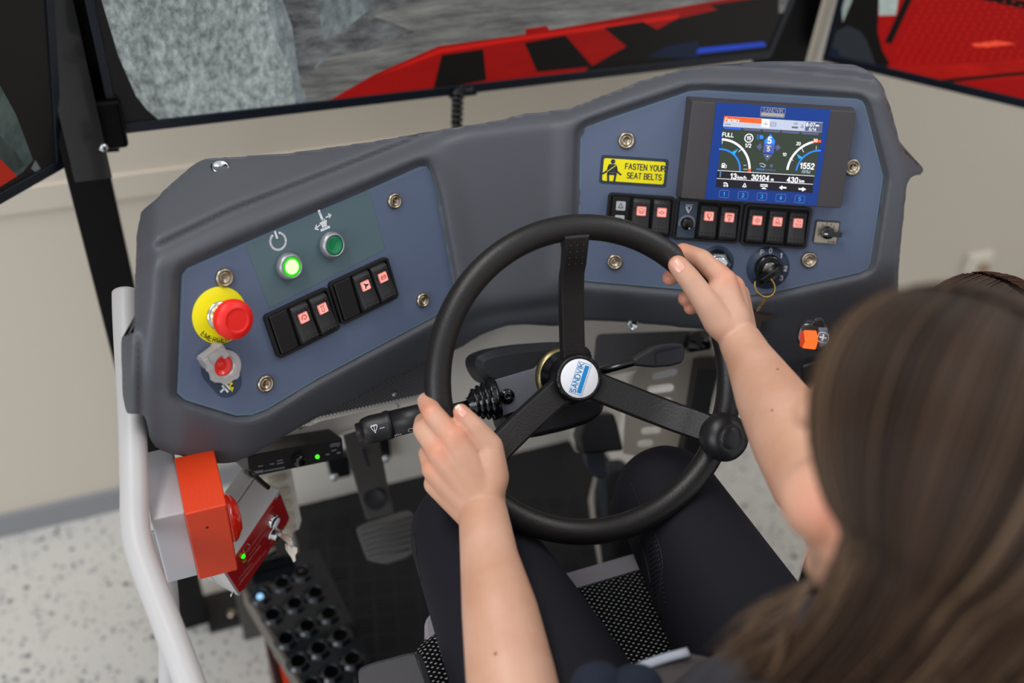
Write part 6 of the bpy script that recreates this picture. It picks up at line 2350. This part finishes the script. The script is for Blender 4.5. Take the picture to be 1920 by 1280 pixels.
# warmer tone over knuckles and finger joints
fl_pts = [(WP(*p), r_) for p, r_ in (((850, 815, .03), .016), ((825, 842, .03), .013), ((812, 876, .02), .012), ((797, 768, .02), .012), ((862, 772, .03), .010), ((1362, 518, .03), .015), ((1378, 530, .02), .013), ((1262, 490, .03), .012), ((1256, 521, -.02), .014), ((1285, 560, -.03), .014), ((1296, 578, -.03), .014), ((1275, 470, .0), .014))]
fl_pts += [(HP(-0.058, .035, -.02), .022)]
me_ = bo.data
IM_ = MW[driver.name]
at_ = me_.attributes.new('flush', 'FLOAT', 'POINT')
vals = [0.0] * len(me_.vertices)
for i, v_ in enumerate(me_.vertices):
    p = IM_ @ v_.co
    if p.y < -0.56:
        continue
    s_ = 0.0
    for c, r_ in fl_pts:
        d2 = (p - c).length_squared
        if d2 < r_ * r_ * 4:
            s_ = max(s_, math.exp(-d2 / (r_ * r_)))
    vals[i] = s_
at_.data.foreach_set('value', vals)
nt = M_skin.node_tree
pb = nt.nodes['Principled BSDF']
src = pb.inputs['Base Color'].links[0].from_socket
mx = nt.nodes.new('ShaderNodeMix')
mx.data_type = 'RGBA'
an_ = nt.nodes.new('ShaderNodeAttribute')
an_.attribute_name = 'flush'
mu_ = nt.nodes.new('ShaderNodeMath')
mu_.operation = 'MULTIPLY'
mu_.inputs[1].default_value = 0.75
nt.links.new(an_.outputs['Fac'], mu_.inputs[0])
nt.links.new(mu_.outputs[0], mx.inputs[0])
nt.links.new(src, mx.inputs[6])
mx.inputs[7].default_value = lin('d98a6c')
nt.links.new(mx.outputs[2], pb.inputs['Base Color'])

# eyes
for s_ in (-1, 1):
    e = MB()
    e.sphere(HP(s_ * 0.029, 0.0715, 0.004), 0.0085, 16)
    e.sphere(HP(s_ * 0.029, 0.0757, 0.004), 0.0048, 12, None, 1)
    e.build('eye', [M_white, mat('iris', '3a2a1e', 0.3)], driver, True)


# nails
def nail(p0, p1, wd, name='fingernail'):
    """p0 nail root, p1 nail tip in reading pixels, wd half width in pixels"""
    a, b = V(p0), V(p1)
    d = b - a
    n_ = V((-d.y, d.x)).normalized()
    g, ok = [], True
    N, Mm = 7, 7
    for i in range(N):
        s_ = i / (N - 1)
        k = math.sqrt(max(0.05, 1 - (2 * s_ - 1) ** 4 * 0.55))
        for j in range(Mm):
            q = a + d * s_ + n_ * wd * k * (j / (Mm - 1) * 2 - 1)
            p, no = cast(bb, q.x, q.y, 0.0005)
            if p is None or (p - EYE).length > 1.4:
                return
            g.append(p)
    m_ = MB().add(g, [(i * Mm + j, i * Mm + j + 1, (i + 1) * Mm + j + 1, (i + 1) * Mm + j) for i in range(N - 1) for j in range(Mm - 1)], 0, True)
    for i in range(N - 1):
        if i >= N - 2:
            for j in range(Mm - 1):
                m_.m[i * (Mm - 1) + j] = 1
    o_ = m_.build(name, [mat('nail', 'e3a796', 0.25, coat=0.4), mat('nail_tip', 'eadccb', 0.3)], bo, True)
    return o_


nail((1279, 507), (1258, 483), 9)
nail((872, 779), (857, 761), 6)
nail((1251, 517), (1242, 521), 5)
nail((1279, 557), (1269, 564), 4.5)
nail((1290, 574), (1281, 582), 3.5)
# small mole marks on the forearms
for px, py, r_ in ((1448, 769, .0008), (1458, 692, .0009), (929, 1225, .0009)):
    p, no = cast(bb, px, py, 0.0002)
    if p is not None:
        MB().lathe([(r_ * 1.6, 0), (r_, 0.0003), (0, 0.0004)], 10, axisM(p, no)).build('mole', mat('mole', '8a5237', 0.6), bo, True)

# trousers
M_trs = mat('trouser_black', '16161e', 0.75, bump=(900, 0.25, 0.0005), spec=0.25)
tr = MB()
chain(tr, [(HR, 0.098), (HR.lerp(KR, 0.4), 0.082), (HR.lerp(KR, 0.7), 0.071), (KR, 0.060), (KR.lerp(AR, 0.3), 0.056), (AR + V((-.01, -.02, .04)), 0.043)])
chain(tr, [(HL, 0.105), (HL.lerp(KL, 0.4), 0.090), (HL.lerp(KL, 0.7), 0.078), (KL, 0.062), (KL.lerp(AL, 0.3), 0.056), (AL + V((0, 0, .04)), 0.043)])
ell(tr, (-0.01, -0.47, 0.53), (0.175, 0.12, 0.10))
to, tb = remeshed(tr, 'trousers', M_trs, driver, 0.004, 8)


def seam(pts, r_, m_, name='seam', off=0.0004):
    q = [cast(tb, x, y, off)[0] for x, y in pts]
    q = [p for p in q if p is not None]
    q = [p for i, p in enumerate(q) if i == 0 or (p - q[i - 1]).length < 0.06]
    if len(q) > 2:
        MB().tube(catmull(q, 4), r_, 6).build(name, m_, to, True)


M_seam = mat('seam_black', '08080a', 0.7)
seam([(1180, 895), (1196, 935), (1222, 985), (1236, 1020), (1243, 1060), (1238, 1110), (1240, 1160), (1245, 1210), (1250, 1260)], 0.0012, M_seam)
seam([(1200, 1010), (1212, 1050), (1222, 1100), (1230, 1160), (1238, 1215), (1245, 1270)], 0.0010, M_seam)
seam([(777, 1000), (781, 1040), (790, 1090), (797, 1150), (806, 1210), (818, 1275)], 0.0011, M_seam)
mb = MB()
for k in range(26):
    y = 1016 + k * 9
    a = interp([(0, 1214), (260, 1245)], y - 1016)
    p, q = cast(tb, a + 2, y + 10, 0.0003)[0], cast(tb, a + 20, y - 4, 0.0003)[0]
    if p is not None and q is not None and (p - q).length < .04:
        mb.tube([p, (p + q) / 2 + V((0, 0, .0005)), q], 0.0009, 5)
if mb.v:
    mb.build('ribbed_inset', mat('inset_black', '101018', 0.5), to, True, kind='stuff')

# top
M_top = mat('top_grey', '3a3a40', 0.85, bump=(600, 0.3, 0.0006))
tp = MB()
cap(tp, SL, NB + V((0, 0, -.03)), 0.056, 0.05)
cap(tp, SR, NB + V((0, 0, -.03)), 0.056, 0.05)
cap(tp, SL, SL.lerp(ELB, 0.36), 0.058, 0.056)
cap(tp, SR, SR.lerp(ELR, 0.36), 0.058, 0.056)
ell(tp, (0, -0.46, 0.73), (0.158, 0.112, 0.155))
ell(tp, (0, -0.49, 0.80), (0.13, 0.075, 0.085))
ell(tp, (0, -0.43, 0.62), (0.150, 0.130, 0.12))
to2, tb2 = remeshed(tp, 'top', M_top, driver, 0.005, 8)
hm = [cast(tb2, x, y, 0.003)[0] for x, y in ((1150, 1262), (1185, 1250), (1225, 1236), (1262, 1225), (1290, 1222))]
hm = [p for p in hm if p is not None]
if len(hm) < 3:
    hm = [at(1152, 1268, 0.84), at(1190, 1254, 0.845), (at(1240, 1236, 0.85)), at(1290, 1222, 0.855)]
MB().tube(catmull(hm, 4), 0.0045, 10, flat=0.6).build('hem_band', mat('hem_white', 'a7adba', 0.7), to2, True)
fr_ = MB()
fl = [at(x, y, d_) for x, y, d_ in ((1120, 1290, .83), (1152, 1270, .84), (1240, 1240, .85), (1290, 1224, .86), (1340, 1235, .86), (1400, 1300, .84), (1300, 1420, .80), (1150, 1420, .79))]
n_ = len(fl)
fr_.add(fl + [p - V((0, -0.004, 0.02)) for p in fl], [list(range(n_))[::-1], list(range(n_, 2 * n_))] + [(i, (i + 1) % n_, n_ + (i + 1) % n_, n_ + i) for i in range(n_)])
fr_.build('shirt_front', mat('shirt_taupe', '4a4545', 0.85), to2, True)
bl_ = MB()
ell(bl_, at(1120, 1285, 0.80), (0.022, 0.02, 0.016))
ell(bl_, at(1190, 1290, 0.80), (0.024, 0.02, 0.016))
bl_.build('navy_fold', mat('navy_cloth', '121c2e', 0.85), to2, True, kind='stuff')

# shoes
M_shoe = mat('shoe_leather', '20252d', 0.4, bump=(300, 0.2, 0.0006))
M_sole = mat('shoe_sole', 'a89f94', 0.6)


def shoe(heel, toe, parent, lift):
    d = (toe - heel)
    Ln = d.length
    M = axisM(heel, V((0, 0, 1)) - d.normalized() * d.normalized().z, d)
    M = toframe(heel, d.normalized(), (V((0, 0, 1)).cross(d)).normalized(), d.normalized().cross((V((0, 0, 1)).cross(d)).normalized()))
    out = [(0, .030), (.02, .036), (.3 * Ln, .036), (.55 * Ln, .044), (.75 * Ln, .048), (.92 * Ln, .036), (Ln, .012)]
    pol = [(x, -y) for x, y in out] + [(x, y) for x, y in out[::-1]]
    MB().prism(pol, -0.022, 0.0, M).build('shoe_sole', M_sole, parent, True, bevel=0.004)
    st = [(0.004, .030, .075), (0.15 * Ln, .034, .082), (.3 * Ln, .034, .075), (.45 * Ln, .037, .060), (.62 * Ln, .042, .050), (.8 * Ln, .041, .040), (.93 * Ln, .030, .028), (.99 * Ln, .012, .014)]
    mb_ = MB()
    K_ = 14
    vs = []
    for x, hw, h in st:
        for k in range(K_):
            a = pi * k / (K_ - 1)
            vs.append((x, hw * cos(a) * (1 if sin(a) < .8 else 1), h * max(0.0, sin(a)) ** 0.8))
    fs = [(i * K_ + j, (i + 1) * K_ + j, (i + 1) * K_ + j + 1, i * K_ + j + 1) for i in range(len(st) - 1) for j in range(K_ - 1)]
    mb_.add(vs, [f[::-1] for f in fs] + [tuple(range(K_)), tuple(range((len(st) - 1) * K_, len(st) * K_))[::-1]], 0, True, M)
    s_ = mb_.build('shoe', M_shoe, parent, True, sub=1)
    return s_


shoe(V((0.185, 0.085, 0.085)), V((0.268, 0.315, 0.165)), driver, 0)
shoe(V((-0.08, -0.13, 0.025)), V((-0.085, 0.12, 0.025)), driver, 0)


for A_k, T_k, f_ in ((AR, TOE, 0.75), (AL, AL + V((0, 0.16, -0.055)), 0.75)):
    sk_ = MB()
    cap(sk_, A_k + V((0, 0, 0.06)), A_k + V((-0.008, -0.005, -0.055)), 0.034, 0.034)
    cap(sk_, A_k + V((-0.008, -0.005, -0.05)), A_k.lerp(T_k, f_) + V((0, 0, -0.01)), 0.034, 0.026)
    remeshed(sk_, 'sock', mat('sock_black', '101013', 0.9), driver, 0.004, 3)


# hair
def hairmat(name, c1, c2, c3):
    m = bpy.data.materials.new(name)
    m.use_nodes = True
    nt = m.node_tree
    b = nt.nodes['Principled BSDF']
    b.inputs['Roughness'].default_value = 0.42
    b.inputs['Specular IOR Level'].default_value = 0.35
    at_ = nt.nodes.new('ShaderNodeAttribute')
    at_.attribute_name = 'tone'
    rp = nt.nodes.new('ShaderNodeValToRGB')
    rp.color_ramp.elements[0].color = lin(c1)
    rp.color_ramp.elements[1].color = lin(c3)
    e = rp.color_ramp.elements.new(0.55)
    e.color = lin(c2)
    nt.links.new(at_.outputs['Fac'], rp.inputs['Fac'])
    nt.links.new(rp.outputs['Color'], b.inputs['Base Color'])
    return m


def hair(parent, HC_, m, paths, name='hair'):
    """paths: list of (points, radius, tone)"""
    mb_ = MB()
    tone = []
    for pts, r_, tn in paths:
        n0 = len(mb_.v)
        k = len(pts)
        mb_.tube(pts, [r_ * (1 - 0.75 * max(0, (i / (k - 1) - 0.6) / 0.4)) for i in range(k)], 3 if r_ < 0.004 else 7, cap=False, flat=0.55)
        tone += [tn] * (len(mb_.v) - n0)
    me = bpy.data.meshes.new(name)
    I = MW[parent.name].inverted()
    me.from_pydata([tuple(I @ p) for p in mb_.v], [], mb_.f)
    me.polygons.foreach_set('use_smooth', [True] * len(me.polygons))
    a = me.attributes.new('tone', 'FLOAT', 'POINT')
    a.data.foreach_set('value', tone)
    me.materials.append(m)
    o = bpy.data.objects.new(name, me)
    COL.objects.link(o)
    o.parent = parent
    o['kind'] = 'stuff'
    return o


def slerp(a, b, t):
    a, b = V(a).normalized(), V(b).normalized()
    w_ = math.acos(max(-1, min(1, a.dot(b))))
    if w_ < 1e-4:
        return a
    return (a * sin((1 - t) * w_) + b * sin(t * w_)) / sin(w_)


def lock(HMx, side, t, g, low, sway, spread=1.0, R3=(0.075, 0.098, 0.090), jit=0.0):
    """one strand from the parting over the head, then down off it; side +1 left, -1 right; t 0 = front hairline, 1 = nape"""
    be = radians(48 + 150 * t)
    r0 = V((-side * 0.05, cos(be), sin(be)))
    s_ = min(1, t * 1.15)
    e0 = V((-side * (0.99 - 0.97 * s_ ** 2), 0.06 - 1.0 * s_, -0.30 - 0.09 * s_))
    pts = []
    for k in range(9):
        d = slerp(r0, e0, (k / 8) ** 0.9)
        gg = g * (1 + 0.05 * (k / 8))
        p = V((d.x * R3[0] * gg, d.y * R3[1] * gg, d.z * R3[2] * gg + 0.018))
        pts.append(HMx @ p)
    e, prev = pts[-1], pts[-2]
    d0 = (e - prev).normalized()
    c = HMx.translation
    out = V((e.x - c.x, e.y - c.y, 0))
    n = 7
    L_ = low
    for k in range(1, n + 1):
        u = k / n
        pts.append(e + d0 * 0.025 * (1 - (1 - u) ** 2) + V((out.x * 0.30 * u * spread + sway[0] * u * u, out.y * 0.10 * u * spread + sway[1] * u * u, -L_ * u)) + V((0.004 * sin(u * 7 + t * 9), 0.004 * cos(u * 6 + t * 7), 0)) * u)
    return catmull(pts, 2)


rnd = random.Random(11)
M_hair = hairmat('hair_brown', '160e08', '38271b', '6e5640')
paths = []
for side, cnt in ((1, 80), (-1, 55)):
    for i in range(cnt):
        t_ = (i + 0.5) / cnt
        sw = (-0.075, 0.035 * (1 - t_) + .03) if side > 0 else (0.0, 0.02)
        paths.append((lock(HM_, side, t_, 0.985, 0.25 + 0.05 * rnd.random(), sw), 0.0085, 0.20 + 0.25 * rnd.random()))
for side, cnt in ((1, 2300), (-1, 1100)):
    for i in range(cnt):
        t_ = rnd.random()
        cl = 0.6 * noise.noise(V((t_ * 46, side * 3.0, 0.3))) + 0.4 * noise.noise(V((t_ * 13, side * 5.0, 0.3)))
        sx, sy_ = (-0.075, 0.035 * (1 - t_) + .03) if side > 0 else (0.0, 0.02)
        sw = (sx + rnd.gauss(0, .008), sy_ + rnd.gauss(0, .008))
        paths.append((lock(HM_, side, min(1, max(0, t_ + rnd.gauss(0, .015))), 1.03 + 0.05 * rnd.random() + 0.04 * cl, 0.21 + 0.12 * rnd.random(), sw, 1 + rnd.gauss(0, .3)), 0.0011, max(0, min(1, 0.45 + 0.8 * cl + rnd.gauss(0, .15)))))
# loose ends in front of the left shoulder
for i in range(160):
    u_ = rnd.random()
    a = at(1530 - 60 * u_, 1080 + 120 * u_, 0.585)
    b = at(1350 + 90 * u_ + rnd.gauss(0, 16), 1225 + 60 * u_ + rnd.gauss(0, 16), 0.62)
    c = (a + b) / 2 + V((rnd.gauss(0, .004), rnd.gauss(0, .004), 0.004))
    paths.append((catmull([a, c, b], 4), 0.0009, 0.6 + 0.4 * rnd.random()))
hair(driver, HC, M_hair, paths)

# second person seated to the right, only the top of the head in view
oc = at(1840, 712, 1.12)
other = thing('person', 'second person with dark brown hair beyond the driver, only the crown in view', 'person', V((oc.x, oc.y, ZF)))
ob = MB()
ell(ob, oc + V((0, 0, 0.02)), (0.075, 0.094, 0.092))
ell(ob, oc + V((0, 0.03, -0.035)), (0.060, 0.062, 0.078))
cap(ob, oc + V((0, 0.095, 0.0)), oc + V((0, 0.11, -0.03)), 0.007, 0.011)
nb = oc + V((0, -0.04, -0.15))
cap(ob, oc + V((0, -0.02, -0.05)), nb, 0.05, 0.055)
for s_ in (-1, 1):
    sh_ = nb + V((s_ * 0.15, -0.01 - 0.05 * (s_ < 0), -0.05))
    cap(ob, sh_, nb, 0.05, 0.05)
    chain(ob, [(sh_, 0.05), (sh_ + V((s_ * .02, -0.02, -0.27)), 0.042), (sh_ + V((s_ * .02, 0.01, -0.47)), 0.027), (sh_ + V((s_ * .02, 0.015, -0.52)), 0.024)])
    for k in range(4):
        f0 = sh_ + V((s_ * .02, 0.015 + (k - 1.5) * .018, -0.53))
        chain(ob, [(f0, 0.011), (f0 + V((0, 0, -.045)), 0.009), (f0 + V((-s_ * .006, 0, -.075)), 0.008)])
    chain(ob, [(sh_ + V((s_ * .02, 0.03, -0.51)), 0.012), (sh_ + V((s_ * .01, 0.055, -0.56)), 0.010)])
    hp_ = nb + V((s_ * 0.09, 0, -0.50))
    kn_ = hp_ + V((s_ * 0.02, 0.0, 0.0)) + V((0.30, 0.22, 0.02))
    chain(ob, [(hp_, 0.085), (kn_, 0.055), (V((kn_.x + .02, kn_.y + .02, ZF + 0.09)), 0.034), (V((kn_.x + .12, kn_.y + .09, ZF + 0.04)), 0.026)])
ell(ob, nb + V((0, 0, -0.17)), (0.15, 0.10, 0.18))
ell(ob, nb + V((0, 0, -0.38)), (0.14, 0.11, 0.16))
remeshed(ob, 'body', M_skin, other, 0.005, 5)
ct = MB()
for s_ in (-1, 1):
    sh_ = nb + V((s_ * 0.15, -0.01 - 0.05 * (s_ < 0), -0.05))
    cap(ct, sh_, nb + V((0, 0, -.03)), 0.058, 0.055)
    chain(ct, [(sh_, 0.058), (sh_ + V((s_ * .02, -0.02, -0.27)), 0.050), (sh_ + V((s_ * .02, 0.01, -0.45)), 0.038)])
ell(ct, nb + V((0, 0, -0.17)), (0.16, 0.11, 0.19))
ell(ct, nb + V((0, 0, -0.36)), (0.15, 0.12, 0.16))
remeshed(ct, 'jacket', mat('jacket_dark', '1b1d22', 0.8), other, 0.006, 5)
pt = MB()
for s_ in (-1, 1):
    hp_ = nb + V((s_ * 0.09, 0, -0.50))
    kn_ = hp_ + V((s_ * 0.02, 0.0, 0.0)) + V((0.30, 0.22, 0.02))
    chain(pt, [(hp_, 0.095), (kn_, 0.063), (V((kn_.x + .02, kn_.y + .02, ZF + 0.12)), 0.045)])
remeshed(pt, 'trousers', M_trs, other, 0.006, 5)
pa2 = []
OM_ = Matrix.Translation(oc)
for side in (1, -1):
    for i in range(900):
        t_ = rnd.random()
        pa2.append((lock(OM_, side, t_, 1.10 + 0.06 * rnd.random(), 0.06 + 0.03 * rnd.random(), (0, 0), 0.3), 0.0014, max(0, min(1, 0.45 + rnd.gauss(0, .2)))))
    for i in range(30):
        pa2.append((lock(OM_, side, (i + .5) / 30, 1.05, 0.07, (0, 0), 0.3), 0.010, 0.3))
hair(other, oc, hairmat('hair_dark', '1a110b', '34251a', '4c3a2b'), pa2)
sq = nb + V((0, 0, -0.60))
stl = thing('stool', 'plain black stool under the second person', 'stool', V((sq.x, sq.y, ZF)))
MB().lathe([(0.17, sq.z - 0.05), (0.175, sq.z - 0.03), (0.165, sq.z), (0, sq.z + 0.004)], 32, Matrix.Translation((sq.x, sq.y, 0))).build('seat', M_black, stl, True)
for k in range(4):
    a = pi / 4 + k * pi / 2
    MB().tube([(sq.x + .11 * cos(a), sq.y + .11 * sin(a), sq.z - .05), (sq.x + .15 * cos(a), sq.y + .15 * sin(a), ZF)], 0.012, 10).build('leg', M_black, stl, True)
